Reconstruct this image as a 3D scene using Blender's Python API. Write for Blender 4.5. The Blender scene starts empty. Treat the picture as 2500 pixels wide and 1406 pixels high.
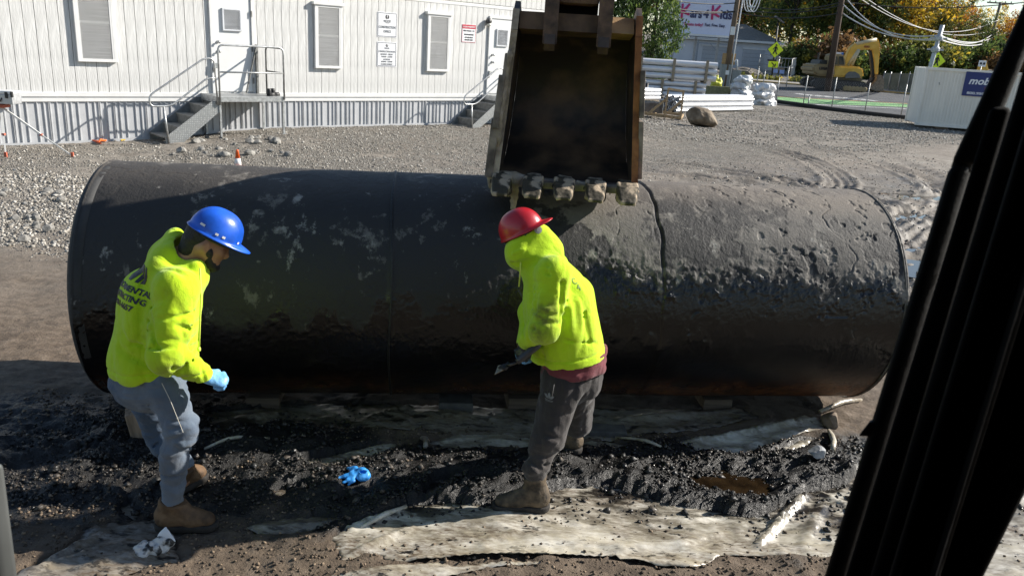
import bpy, bmesh, math, random
import numpy as np
from mathutils import Vector, Matrix, Quaternion
from mathutils.bvhtree import BVHTree
from mathutils.geometry import delaunay_2d_cdt

# ------------------------------------------------------------------ camera, sky, sun, exposure
scene = bpy.context.scene
COL = scene.collection
PI = math.pi
rad = math.radians

CAM_H = 2.5
FPX = 1944.0                       # focal length in pixels of a 2500 px wide picture
PITCH, ROLL = rad(17.1), rad(3.6)
_F = np.array([0, math.cos(PITCH), -math.sin(PITCH)])
_U0 = np.array([0, math.sin(PITCH), math.cos(PITCH)])
_R0 = np.array([1.0, 0, 0])
_R = math.cos(ROLL) * _R0 + math.sin(ROLL) * _U0
_U = math.cos(ROLL) * _U0 - math.sin(ROLL) * _R0
_C = np.array([0, 0, CAM_H])

cam_d = bpy.data.cameras.new('camera')
cam = bpy.data.objects.new('camera', cam_d)
COL.objects.link(cam)
cam_d.sensor_width = 36.0
cam_d.lens = 36.0 * FPX / 2500.0
cam_d.clip_start = 0.05
cam_d.clip_end = 2000.0
cam_d.dof.use_dof = True
cam_d.dof.focus_distance = 5.2
cam_d.dof.aperture_fstop = 13.0
m = Matrix.Identity(4)
for i in range(3):
    m[i][0], m[i][1], m[i][2], m[i][3] = _R[i], _U[i], -_F[i], _C[i]
cam.matrix_world = m
scene.camera = cam

SUN_AZ, SUN_EL = rad(73.5), rad(30.5)
SUN = Vector((math.cos(SUN_EL) * math.sin(SUN_AZ), math.cos(SUN_EL) * math.cos(SUN_AZ), math.sin(SUN_EL)))
world = bpy.data.worlds.new('World')
scene.world = world
world.use_nodes = True
nt = world.node_tree
sky = nt.nodes.new('ShaderNodeTexSky')
sky.sky_type = 'NISHITA'
sky.sun_disc = False
sky.sun_elevation = SUN_EL
sky.sun_rotation = SUN_AZ
sky.air_density = 1.0
sky.dust_density = 0.3
bg = nt.nodes['Background']
bg.inputs['Strength'].default_value = 0.08
nt.links.new(sky.outputs['Color'], bg.inputs['Color'])

sun_d = bpy.data.lights.new('sun', 'SUN')
sun_d.energy = 5.0
sun_d.angle = rad(0.53)
sun_d.color = (1.0, 0.94, 0.85)
sun_o = bpy.data.objects.new('sun', sun_d)
sun_o.rotation_euler = SUN.to_track_quat('Z', 'Y').to_euler()
sun_o.location = (20, 5, 30)
COL.objects.link(sun_o)

scene.view_settings.view_transform = 'Standard'
scene.view_settings.look = 'None'
scene.view_settings.exposure = 0.78
scene.view_settings.gamma = 1.0
scene.view_settings.use_curve_mapping = False
scene.render.engine = 'CYCLES'
scene.cycles.use_denoising = True
scene.cycles.max_bounces = 6
scene.cycles.diffuse_bounces = 3
scene.cycles.glossy_bounces = 3
scene.cycles.transmission_bounces = 4
scene.cycles.transparent_max_bounces = 8
scene.cycles.sample_clamp_indirect = 4.0
scene.cycles.caustics_reflective = False
scene.cycles.caustics_refractive = False

rng = np.random.default_rng(7)
random.seed(7)

# ------------------------------------------------------------------ numpy noise
_perm = np.random.default_rng(3).permutation(512).astype(np.int64)
_pv = np.random.default_rng(4).random(512)

def _h(ix, iy, iz):
    return _pv[_perm[(_perm[(_perm[ix & 511] + iy) & 511] + iz) & 511]]

def vnoise(x, y, z=0.0):
    x, y, z = np.broadcast_arrays(np.asarray(x, float), np.asarray(y, float), np.asarray(z, float))
    ix, iy, iz = np.floor(x).astype(np.int64), np.floor(y).astype(np.int64), np.floor(z).astype(np.int64)
    fx, fy, fz = x - ix, y - iy, z - iz
    fx = fx * fx * fx * (fx * (fx * 6 - 15) + 10)
    fy = fy * fy * fy * (fy * (fy * 6 - 15) + 10)
    fz = fz * fz * fz * (fz * (fz * 6 - 15) + 10)
    def lay(k):
        a = _h(ix, iy, iz + k) * (1 - fx) + _h(ix + 1, iy, iz + k) * fx
        b = _h(ix, iy + 1, iz + k) * (1 - fx) + _h(ix + 1, iy + 1, iz + k) * fx
        return a * (1 - fy) + b * fy
    if not np.any(fz):
        return lay(0) * 2 - 1
    return (lay(0) * (1 - fz) + lay(1) * fz) * 2 - 1

def fbm(x, y, z=0.0, o=4, g=0.5):
    t, a, n = 0.0, 1.0, 0.0
    for k in range(o):
        s = 2.03 ** k
        t = t + a * vnoise(np.asarray(x) * s + 13.7 * k, np.asarray(y) * s + 7.1 * k, np.asarray(z) * s)
        n += a
        a *= g
    return t / n

def sst(x, a, b):
    t = np.clip((np.asarray(x, float) - a) / (b - a), 0, 1)
    return t * t * (3 - 2 * t)

# ------------------------------------------------------------------ object helpers
def tag(o, label=None, cat=None, group=None, kind=None):
    if label: o['label'] = label
    if cat: o['category'] = cat
    if group: o['group'] = group
    if kind: o['kind'] = kind
    return o

def empty(name, loc=(0, 0, 0), rz=0.0, label=None, cat=None, group=None):
    o = bpy.data.objects.new(name, None)
    COL.objects.link(o)
    o.empty_display_size = 0.1
    o.location = loc
    o.rotation_euler = (0, 0, rz)
    return tag(o, label, cat, group)

def link_mesh(name, me, mat=None, parent=None, loc=None, rot=None):
    o = bpy.data.objects.new(name, me)
    COL.objects.link(o)
    if mat is not None and len(me.materials) == 0:
        me.materials.append(mat)
    o.parent = parent
    if loc is not None: o.location = loc
    if rot is not None: o.rotation_euler = rot
    return o

def np_mesh(name, V, F, smooth=False):
    """V (n,3), F (m,k) all faces of one size"""
    V = np.ascontiguousarray(V, dtype=np.float32)
    F = np.ascontiguousarray(F, dtype=np.int32)
    me = bpy.data.meshes.new(name)
    me.vertices.add(len(V)); me.vertices.foreach_set('co', V.ravel())
    k = F.shape[1]
    me.loops.add(F.size); me.loops.foreach_set('vertex_index', F.ravel())
    me.polygons.add(len(F)); me.polygons.foreach_set('loop_start', np.arange(0, F.size, k, dtype=np.int32))
    if smooth:
        me.polygons.foreach_set('use_smooth', np.ones(len(F), dtype=bool))
    me.update(calc_edges=True)
    return me

class MB:
    """collects simple shapes and links them as one mesh"""
    def __init__(self):
        self.v, self.f = [], []
    def add(self, V, F):
        n = len(self.v)
        self.v += [tuple(p) for p in V]
        self.f += [tuple(i + n for i in f) for f in F]
        return self
    def box(self, c, s, rz=0.0, rot=None, bev=0.0):
        x, y, z = s[0] / 2, s[1] / 2, s[2] / 2
        if bev <= 0:
            P = [(-x, -y, -z), (x, -y, -z), (x, y, -z), (-x, y, -z), (-x, -y, z), (x, -y, z), (x, y, z), (-x, y, z)]
            F = [(0, 3, 2, 1), (4, 5, 6, 7), (0, 1, 5, 4), (1, 2, 6, 5), (2, 3, 7, 6), (3, 0, 4, 7)]
        else:
            bm = bmesh.new()
            bmesh.ops.create_cube(bm, size=1.0)
            for v in bm.verts: v.co = Vector((v.co.x * s[0], v.co.y * s[1], v.co.z * s[2]))
            bmesh.ops.bevel(bm, geom=bm.edges[:], offset=bev, segments=2, affect='EDGES', profile=0.6)
            bm.verts.index_update()
            P = [tuple(v.co) for v in bm.verts]; F = [tuple(v.index for v in f.verts) for f in bm.faces]
            bm.free()
        R = rot if rot is not None else Matrix.Rotation(rz, 3, 'Z')
        R = R.to_3x3()
        return self.add([R @ Vector(p) + Vector(c) for p in P], F)
    def beam(self, a, b, w, h, up=(0, 0, 1), bev=0.0):
        a, b = Vector(a), Vector(b)
        d = b - a
        X = d.normalized(); Z = Vector(up)
        if abs(X.dot(Z)) > 0.98: Z = Vector((0, 1, 0))
        Y = Z.cross(X).normalized(); Z = X.cross(Y)
        R = Matrix((X, Y, Z)).transposed()
        return self.box((a + b) / 2, (d.length, w, h), rot=R, bev=bev)
    def tube(self, pts, r, n=8, cap=True, closed=False):
        pts = [Vector(p) for p in pts]
        rs = r if hasattr(r, '__len__') else [r] * len(pts)
        base = len(self.v)
        T = []
        m_ = len(pts)
        for i in range(m_):
            a = pts[i - 1] if (i > 0 or closed) else pts[0]
            b = pts[(i + 1) % m_] if (i < m_ - 1 or closed) else pts[-1]
            T.append((b - a).normalized())
        nrm = T[0].orthogonal().normalized()
        for i in range(m_):
            nrm = (nrm - T[i] * nrm.dot(T[i])).normalized()
            bn = T[i].cross(nrm)
            for k in range(n):
                a = 2 * PI * k / n
                self.v.append(tuple(pts[i] + (nrm * math.cos(a) + bn * math.sin(a)) * rs[i]))
        rng_ = range(m_ if closed else m_ - 1)
        for i in rng_:
            j = (i + 1) % m_
            for k in range(n):
                q = (k + 1) % n
                self.f.append((base + i * n + k, base + i * n + q, base + j * n + q, base + j * n + k))
        if cap and not closed:
            self.f.append(tuple(base + k for k in reversed(range(n))))
            self.f.append(tuple(base + (m_ - 1) * n + k for k in range(n)))
        return self
    def lathe(self, prof, n=16, c=(0, 0, 0), axis='Z'):
        base = len(self.v)
        for (r, z) in prof:
            for k in range(n):
                a = 2 * PI * k / n
                p = (r * math.cos(a), r * math.sin(a), z)
                if axis == 'X': p = (p[2], p[0], p[1])
                if axis == 'Y': p = (p[0], p[2], -p[1])
                self.v.append((p[0] + c[0], p[1] + c[1], p[2] + c[2]))
        for i in range(len(prof) - 1):
            for k in range(n):
                q = (k + 1) % n
                self.f.append((base + i * n + k, base + i * n + q, base + (i + 1) * n + q, base + (i + 1) * n + k))
        self.f.append(tuple(base + k for k in reversed(range(n))))
        self.f.append(tuple(base + (len(prof) - 1) * n + k for k in range(n)))
        return self
    def prism(self, poly, M4, h):
        """polygon in local xy, extruded along local z from 0 to h, placed by the 4x4 matrix"""
        n = len(poly)
        P = [M4 @ Vector((p[0], p[1], 0)) for p in poly] + [M4 @ Vector((p[0], p[1], h)) for p in poly]
        F = [tuple(reversed(range(n))), tuple(range(n, 2 * n))]
        F += [(k, (k + 1) % n, n + (k + 1) % n, n + k) for k in range(n)]
        return self.add(P, F)
    def mesh(self, name, smooth=False):
        me = bpy.data.meshes.new(name)
        me.from_pydata(self.v, [], self.f)
        me.update()
        if smooth:
            me.polygons.foreach_set('use_smooth', np.ones(len(me.polygons), dtype=bool))
        return me
    def build(self, name, mat, parent=None, loc=None, rot=None, smooth=False):
        return link_mesh(name, self.mesh(name, smooth), mat, parent, loc, rot)

def auto_smooth(o, ang=40):
    me = o.data
    bm = bmesh.new(); bm.from_mesh(me)
    for e in bm.edges:
        e.smooth = not (len(e.link_faces) == 2 and e.calc_face_angle(0) > rad(ang))
    for f in bm.faces: f.smooth = True
    bm.to_mesh(me); bm.free()
    return o

def arc(c, r, a0, a1, n, plane='xz'):
    out = []
    for k in range(n + 1):
        a = rad(a0 + (a1 - a0) * k / n)
        u, w = r * math.cos(a), r * math.sin(a)
        out.append((c[0] + u, c[1], c[2] + w) if plane == 'xz' else (c[0] + u, c[1] + w, c[2]))
    return out

def rounded(pts, r, n=4):
    """polyline with its inner corners rounded"""
    P = [Vector(p) for p in pts]
    out = [P[0]]
    for i in range(1, len(P) - 1):
        a, b, c = P[i - 1], P[i], P[i + 1]
        rr = min(r, (a - b).length * .48, (c - b).length * .48)
        p, q = b + (a - b).normalized() * rr, b + (c - b).normalized() * rr
        for k in range(n + 1):
            t = k / n
            out.append(p * (1 - t) ** 2 + b * 2 * t * (1 - t) + q * t * t)
    out.append(P[-1])
    return out

def copy_tree(o, parent=None):
    c = o.copy(); COL.objects.link(c)
    c.parent = parent
    for ch in o.children: copy_tree(ch, c)
    return c

def text_mesh(s, size, depth=0.002, bold=0.0, shear=0.0, align='CENTER', space=1.0):
    cu = bpy.data.curves.new('lettering', 'FONT')
    cu.body = s; cu.size = size; cu.extrude = depth; cu.offset = bold; cu.shear = shear
    cu.align_x = align; cu.align_y = 'CENTER'; cu.space_character = space
    cu.resolution_u = 3
    o = bpy.data.objects.new('lettering', cu)
    COL.objects.link(o)
    dg = bpy.context.evaluated_depsgraph_get()
    me = bpy.data.meshes.new_from_object(o.evaluated_get(dg))
    bpy.data.objects.remove(o)
    bpy.data.curves.remove(cu)
    me.name = 'lettering'
    return me

# ------------------------------------------------------------------ materials
_mats = {}
def M(name, col, rough=0.7, metal=0.0, var=0.12, scale=6.0, bump=0.0, bscale=40.0, col2=None, stretch=None,
      coat=0.0, spec=0.5, detail=5.0, thr=(0.35, 0.65), rvar=0.08, dist=0.01):
    """procedural Principled material: two tones mixed by noise, noise roughness, noise bump"""
    if name in _mats: return _mats[name]
    m = bpy.data.materials.new(name)
    m.use_nodes = True
    N, L = m.node_tree.nodes, m.node_tree.links
    b = N['Principled BSDF']
    tc = N.new('ShaderNodeTexCoord')
    mp = N.new('ShaderNodeMapping')
    L.new(tc.outputs['Object'], mp.inputs['Vector'])
    if stretch: mp.inputs['Scale'].default_value = stretch
    nz = N.new('ShaderNodeTexNoise'); nz.inputs['Scale'].default_value = scale; nz.inputs['Detail'].default_value = detail
    L.new(mp.outputs['Vector'], nz.inputs['Vector'])
    mr = N.new('ShaderNodeMapRange'); mr.inputs['From Min'].default_value = thr[0]; mr.inputs['From Max'].default_value = thr[1]
    L.new(nz.outputs['Fac'], mr.inputs['Value'])
    mx = N.new('ShaderNodeMix'); mx.data_type = 'RGBA'
    a = tuple(min(1, c * (1 - var)) for c in col); c2 = col2 or tuple(min(1, c * (1 + var)) for c in col)
    mx.inputs['A'].default_value = (*a, 1); mx.inputs['B'].default_value = (*c2, 1)
    L.new(mr.outputs['Result'], mx.inputs['Factor'])
    L.new(mx.outputs['Result'], b.inputs['Base Color'])
    rr = N.new('ShaderNodeMapRange')
    rr.inputs['To Min'].default_value = max(0.02, rough - rvar); rr.inputs['To Max'].default_value = min(1, rough + rvar)
    L.new(nz.outputs['Fac'], rr.inputs['Value']); L.new(rr.outputs['Result'], b.inputs['Roughness'])
    b.inputs['Metallic'].default_value = metal
    b.inputs['Specular IOR Level'].default_value = spec
    if coat: b.inputs['Coat Weight'].default_value = coat; b.inputs['Coat Roughness'].default_value = 0.15
    if bump:
        n2 = N.new('ShaderNodeTexNoise'); n2.inputs['Scale'].default_value = bscale; n2.inputs['Detail'].default_value = 6
        L.new(mp.outputs['Vector'], n2.inputs['Vector'])
        bp = N.new('ShaderNodeBump'); bp.inputs['Strength'].default_value = bump; bp.inputs['Distance'].default_value = dist
        L.new(n2.outputs['Fac'], bp.inputs['Height']); L.new(bp.outputs['Normal'], b.inputs['Normal'])
    _mats[name] = m
    return m
# ------------------------------------------------------------------ terrain
# frame of the office trailer: wall line from TP along TD, outward normal TN
T_AZ = rad(46.56)
TD = np.array([math.sin(T_AZ), math.cos(T_AZ)]); TN = np.array([math.cos(T_AZ), -math.sin(T_AZ)])
TP = np.array([-10.02, 15.29])
T_RZ = math.atan2(TD[1], TD[0])

def terrain(x, y):
    """large form of the ground"""
    x, y = np.asarray(x, float), np.asarray(y, float)
    u = .62 * x + .78 * y
    z = np.interp(u, [0, 47, 60, 75, 95, 130, 200, 400], [0, 0, .35, .8, 1.3, 3.2, 7, 9])
    s = (x - TP[0]) * TD[0] + (y - TP[1]) * TD[1]
    o = (x - TP[0]) * TN[0] + (y - TP[1]) * TN[1]
    z = z + .19 * sst(s, 1.0, 6.0) * (1 - sst(s, 17, 22)) * (1 - sst(o, 1.6, 4.2)) * sst(o, -14, -10)
    return z

def ray(px, py):
    d = _F + _R * ((px - 1250) / FPX) - _U * ((py - 703) / FPX)
    return d / np.linalg.norm(d)

def G(px, py):
    """where the line of sight of a photograph pixel meets the ground"""
    d = ray(px, py)
    t, step = 1.0, 0.25
    while t < 400:
        p = _C + d * t
        if p[2] <= terrain(p[0], p[1]):
            lo, hi = t - step, t
            for _ in range(18):
                mid = (lo + hi) / 2; q = _C + d * mid
                if q[2] <= terrain(q[0], q[1]): hi = mid
                else: lo = mid
            q = _C + d * hi
            return Vector((q[0], q[1], q[2]))
        t += step
    return Vector(_C + d * 150)

def at_y(px, py, y):
    d = ray(px, py); t = y / d[1]
    return Vector(_C + d * t)

# plastic sheeting laid on the ground: outlines traced on the ground plane
SHEETS = {
 'front': [(805,1325),(860,1285),(930,1268),(1000,1236),(1090,1228),(1180,1245),(1290,1215),(1350,1202),(1480,1184),(1560,1205),(1640,1232),(1740,1240),(1850,1262),(1930,1222),(1975,1196),(2060,1185),(2110,1160),(2180,1190),(2150,1345),(2030,1360),(1880,1354),(1760,1356),(1700,1388),(1600,1390),(1480,1366),(1300,1371),(1120,1376),(950,1379),(925,1362),(880,1368),(835,1384)],
 'edge': [(700,1420),(850,1402),(950,1388),(1080,1386),(1300,1381),(1330,1386),(1180,1395),(1050,1420)],
 'left': [(40,1402),(120,1362),(180,1332),(205,1292),(260,1282),(330,1270),(420,1258),(480,1288),(425,1322),(440,1372),(330,1400),(260,1425),(30,1425)],
 'scrap': [(285,1245),(318,1236),(345,1250),(330,1268),(292,1262)],
 'middle': [(720,1142),(800,1118),(900,1094),(962,1088),(975,1100),(905,1130),(810,1146)],
 'back': [(500,1008),(640,1000),(800,985),(1000,995),(1280,1000),(1500,1004),(1800,1000),(1855,1026),(1700,1050),(1500,1076),(1250,1072),(1010,1058),(700,1050),(520,1060)],
 'strip': [(1648,1086),(1700,1068),(1800,1054),(1900,1038),(1962,1028),(2004,1044),(2008,1060),(1960,1066),(1900,1090),(1800,1112),(1745,1118),(1662,1098)],
 'torn': [(1020,1226),(1060,1180),(1110,1178),(1140,1188),(1060,1225)],
 'patch': [(1036,1088),(1110,1064),(1200,1056),(1290,1058),(1296,1098),(1190,1096),(1095,1106)],
 'heel': [(1396,1086),(1480,1077),(1566,1090),(1490,1102)],
 'buried': [(585,1292),(700,1270),(800,1260),(868,1272),(770,1302),(640,1314)],
 'sliver': [(648,1208),(700,1190),(764,1182),(752,1200),(690,1217)],
 'crease': [(1872,1112),(1958,1078),(1992,1086),(1935,1122)],
 'far_right': [(2330,1170),(2650,1120),(2700,1500),(2360,1500)],
}
SHEET_XY = {k: np.array([G(*p)[:2] for p in v]) for k, v in SHEETS.items()}
def in_poly(x, y, P):
    r = np.zeros(np.shape(x), bool); n = len(P); j = n - 1
    for i in range(n):
        c = ((P[i, 1] > y) != (P[j, 1] > y)) & (x < (P[j, 0] - P[i, 0]) * (y - P[i, 1]) / (P[j, 1] - P[i, 1] + 1e-12) + P[i, 0])
        r ^= c; j = i
    return r
def sheet_mask(x, y):
    x, y = np.asarray(x, float), np.asarray(y, float)
    m_ = np.zeros(x.shape, bool)
    nb = (x > -4) & (x < 5) & (y > 2) & (y < 6.5)
    if nb.any():
        xs_, ys_ = x[nb], y[nb]; r = np.zeros(xs_.shape, bool)
        for P in SHEET_XY.values(): r |= in_poly(xs_, ys_, P)
        m_[nb] = r
    return m_
def sheet_base(x, y):
    return .035 * fbm(x * .5, y * .5, 1.0) + .020 * fbm(x * 2.6, y * 2.6, 3.0)
MUCK = G(1790, 1190)          # pool of brown water in the tar
# wet tyre tracks: circles (cx, cy, r, width)
TRACKS = [(1.6, 13.0, 4.6, .45), (1.2, 13.4, 5.9, .45), (11.2, 9.5, 5.3, .5), (11.6, 9.0, 6.9, .5), (12.2, 8.4, 8.6, .5), (-4, 21, 11.5, .6), (-4, 21, 13.6, .6), (-5, 24, 15.6, .6), (4, 5, 12.0, .5), (6.5, 2.5, 8.2, .5)]
PUDDLES = [(*G(2232, 526)[:2], .75, .36), (*G(2222, 600)[:2], .5, .3), (*G(2235, 482)[:2], .7, .22), (*G(2230, 655)[:2], .35, .3)]

def soil_masks(x, y):
    """gravel, tar (with painted tank shade at left), wet, brown"""
    n1 = fbm(x * .35, y * .35, 2.0); n2 = fbm(x * 1.3, y * 1.3, 5.0); n3 = fbm(x * 4, y * 4, 9.0)
    s = (x - TP[0]) * TD[0] + (y - TP[1]) * TD[1]
    o = (x - TP[0]) * TN[0] + (y - TP[1]) * TN[1]
    gravel = 1 - sst(o + 1.6 * n1 + .8 * n2, 6.0, 9.0)
    gravel = np.maximum(gravel, .95 * sst(y + 5 * n1 + 2 * n2, 27.0, 32.5))
    gravel = np.maximum(gravel, .9 * sst(-x + n2, 3.0, 4.0) * sst(y + .7 * n2, 8.2, 9.2) * (1 - sst(y, 11, 13)))
    gravel = np.clip(gravel * (.72 + .7 * n2 + .5 * n1 + .4 * n3), 0, 1)
    # tarry muck shed in front of the tank; tank shade painted in at left
    yt = 4.15 + .139 * x
    tar = np.exp(-((y - yt + .18 * n2 + .08 * sst(x, .4, 1.2)) / (.40 + .16 * sst(x, .4, 1.2))) ** 2) * sst(x + .35 * n2, -1.5, -.6) * (1 - sst(x, 2.9, 3.6))
    tar = np.maximum(tar, np.exp(-((y - yt - .35) / .75) ** 2) * (1 - sst(x, -1.1, -.5)) * sst(x, -5.5, -4.0) * .72)  # left lobe: dark oily soil plus tank and bucket shade put into the colour
    tar = np.clip(tar * (1.15 + .8 * n2 + .5 * n3), 0, 1)
    wet = np.clip(sst(x + n2 * 1.2 + n1, 2.4, 4.6) * (1 - sst(y + 2 * n1, 17.5, 23)) * sst(y, 4.5, 6.5) * (.8 + .7 * n2), 0, 1)
    brown = np.clip(.55 + .7 * n1 + .35 * n2, 0, 1)
    return gravel, tar, wet, brown

def ground_z(x, y, fine=True):
    x, y = np.asarray(x, float), np.asarray(y, float)
    z = terrain(x, y)
    u = .62 * x + .78 * y
    site = 1 - sst(u, 43.5, 45.0)
    if not fine: return z
    d = np.hypot(x, y)
    gravel, tar, wet, brown = soil_masks(x, y)
    near = 1 - sst(y, 6.0, 9.0)
    mid = 1 - sst(d, 25, 45)
    h = .035 * fbm(x * .5, y * .5, 1.0) * site
    h = h + .020 * fbm(x * 2.6, y * 2.6, 3.0) * mid * site
    h = h + .012 * fbm(x * 9, y * 9, 4.0, 3) * mid * site * (1 - .4 * near)
    r = 1 - np.abs(vnoise(x * 7, y * 7, 6.5)); r2 = 1 - np.abs(vnoise(x * 15 + 4, y * 15, 2.5)); r3 = 1 - np.abs(vnoise(x * 33, y * 33 + 9, 1.5))
    h = h + near * (.014 * (r - .6) + .012 * (r2 - .6) + .007 * (r3 - .6))
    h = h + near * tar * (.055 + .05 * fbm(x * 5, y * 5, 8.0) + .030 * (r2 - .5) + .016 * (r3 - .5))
    # churned field with tyre tracks, right of the tank
    act = sst(x + .6 * vnoise(x * .7, y * .7, 3.3), 2.2, 4.0) * (1 - sst(y, 22, 27)) * sst(y, 4.5, 7) * site
    for (cx, cy, cr, w) in TRACKS:
        dx, dy = x - cx, y - cy
        q = np.hypot(dx, dy) - cr + .12 * vnoise(x * .8, y * .8, cr)
        a = np.arctan2(dy, dx) * cr
        ins = np.exp(-(q / (w * .5)) ** 4)
        lug = np.abs(np.sin(a * 20 + np.sign(q) * q * 9))
        rib = np.cos(q / w * 19)
        m_ = act * (.45 + .55 * sst(vnoise(x * .5 + cr, y * .5, 7.7), -.3, .3))
        h = h + m_ * (ins * (-.045 + .02 * lug + .020 * rib) + .045 * np.exp(-((np.abs(q) - w * .62) / .09) ** 2))
    for (cx, cy, rx, ry) in PUDDLES:
        e = ((x - cx) / rx) ** 2 + ((y - cy) / ry) ** 2
        h = h - .06 * np.exp(-e * .8)
    e = ((x - MUCK.x) / .26) ** 2 + ((y - MUCK.y) / .13) ** 2
    h = h - (.05 + .05 * tar * near) * np.exp(-e * .9)
    sm = sheet_mask(x, y)
    h = np.where(sm, .035 * fbm(x * .5, y * .5, 1.0) + .020 * fbm(x * 2.6, y * 2.6, 3.0) - .014, h)
    return z + h

def gz(x, y): return float(ground_z(np.array([x]), np.array([y]))[0])

def axis(bands):
    out = []
    for (a, b, s) in bands:
        n = max(1, int(round((b - a) / s)))
        out += list(np.linspace(a, b, n, endpoint=False))
    return np.array(out + [bands[-1][1]])

gx = axis([(-600, -120, 40), (-120, -30, 6), (-30, -12, .6), (-12, -3.4, .075), (-3.4, 3.4, .0255), (3.4, 9.5, .042), (9.5, 22, .14), (22, 45, .8), (45, 120, 5), (120, 700, 40)])
gy = axis([(-60, -4, 4), (-4, 2.4, .4), (2.4, 5.6, .0255), (5.6, 10, .045), (10, 18, .052), (18, 20, .09), (20, 34, .16), (34, 60, .45), (60, 150, 3), (150, 800, 40)])
X, Y = np.meshgrid(gx, gy)
Z = ground_z(X, Y)
# the ground dips under the carriageway that is laid on it
U_ = .62 * X + .78 * Y
Z = Z - .04 * sst(U_, 45.0, 46.0) * (1 - sst(U_, 110, 120))
nx, ny = len(gx), len(gy)
idx = np.arange(nx * ny).reshape(ny, nx)
F = np.stack([idx[:-1, :-1], idx[:-1, 1:], idx[1:, 1:], idx[1:, :-1]], -1).reshape(-1, 4)
me = np_mesh('ground', np.stack([X.ravel(), Y.ravel(), Z.ravel()], -1), F, smooth=True)
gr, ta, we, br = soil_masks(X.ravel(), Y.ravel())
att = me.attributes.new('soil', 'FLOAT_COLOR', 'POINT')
att.data.foreach_set('color', np.stack([gr, ta, we, br], -1).astype(np.float32).ravel())

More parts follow.
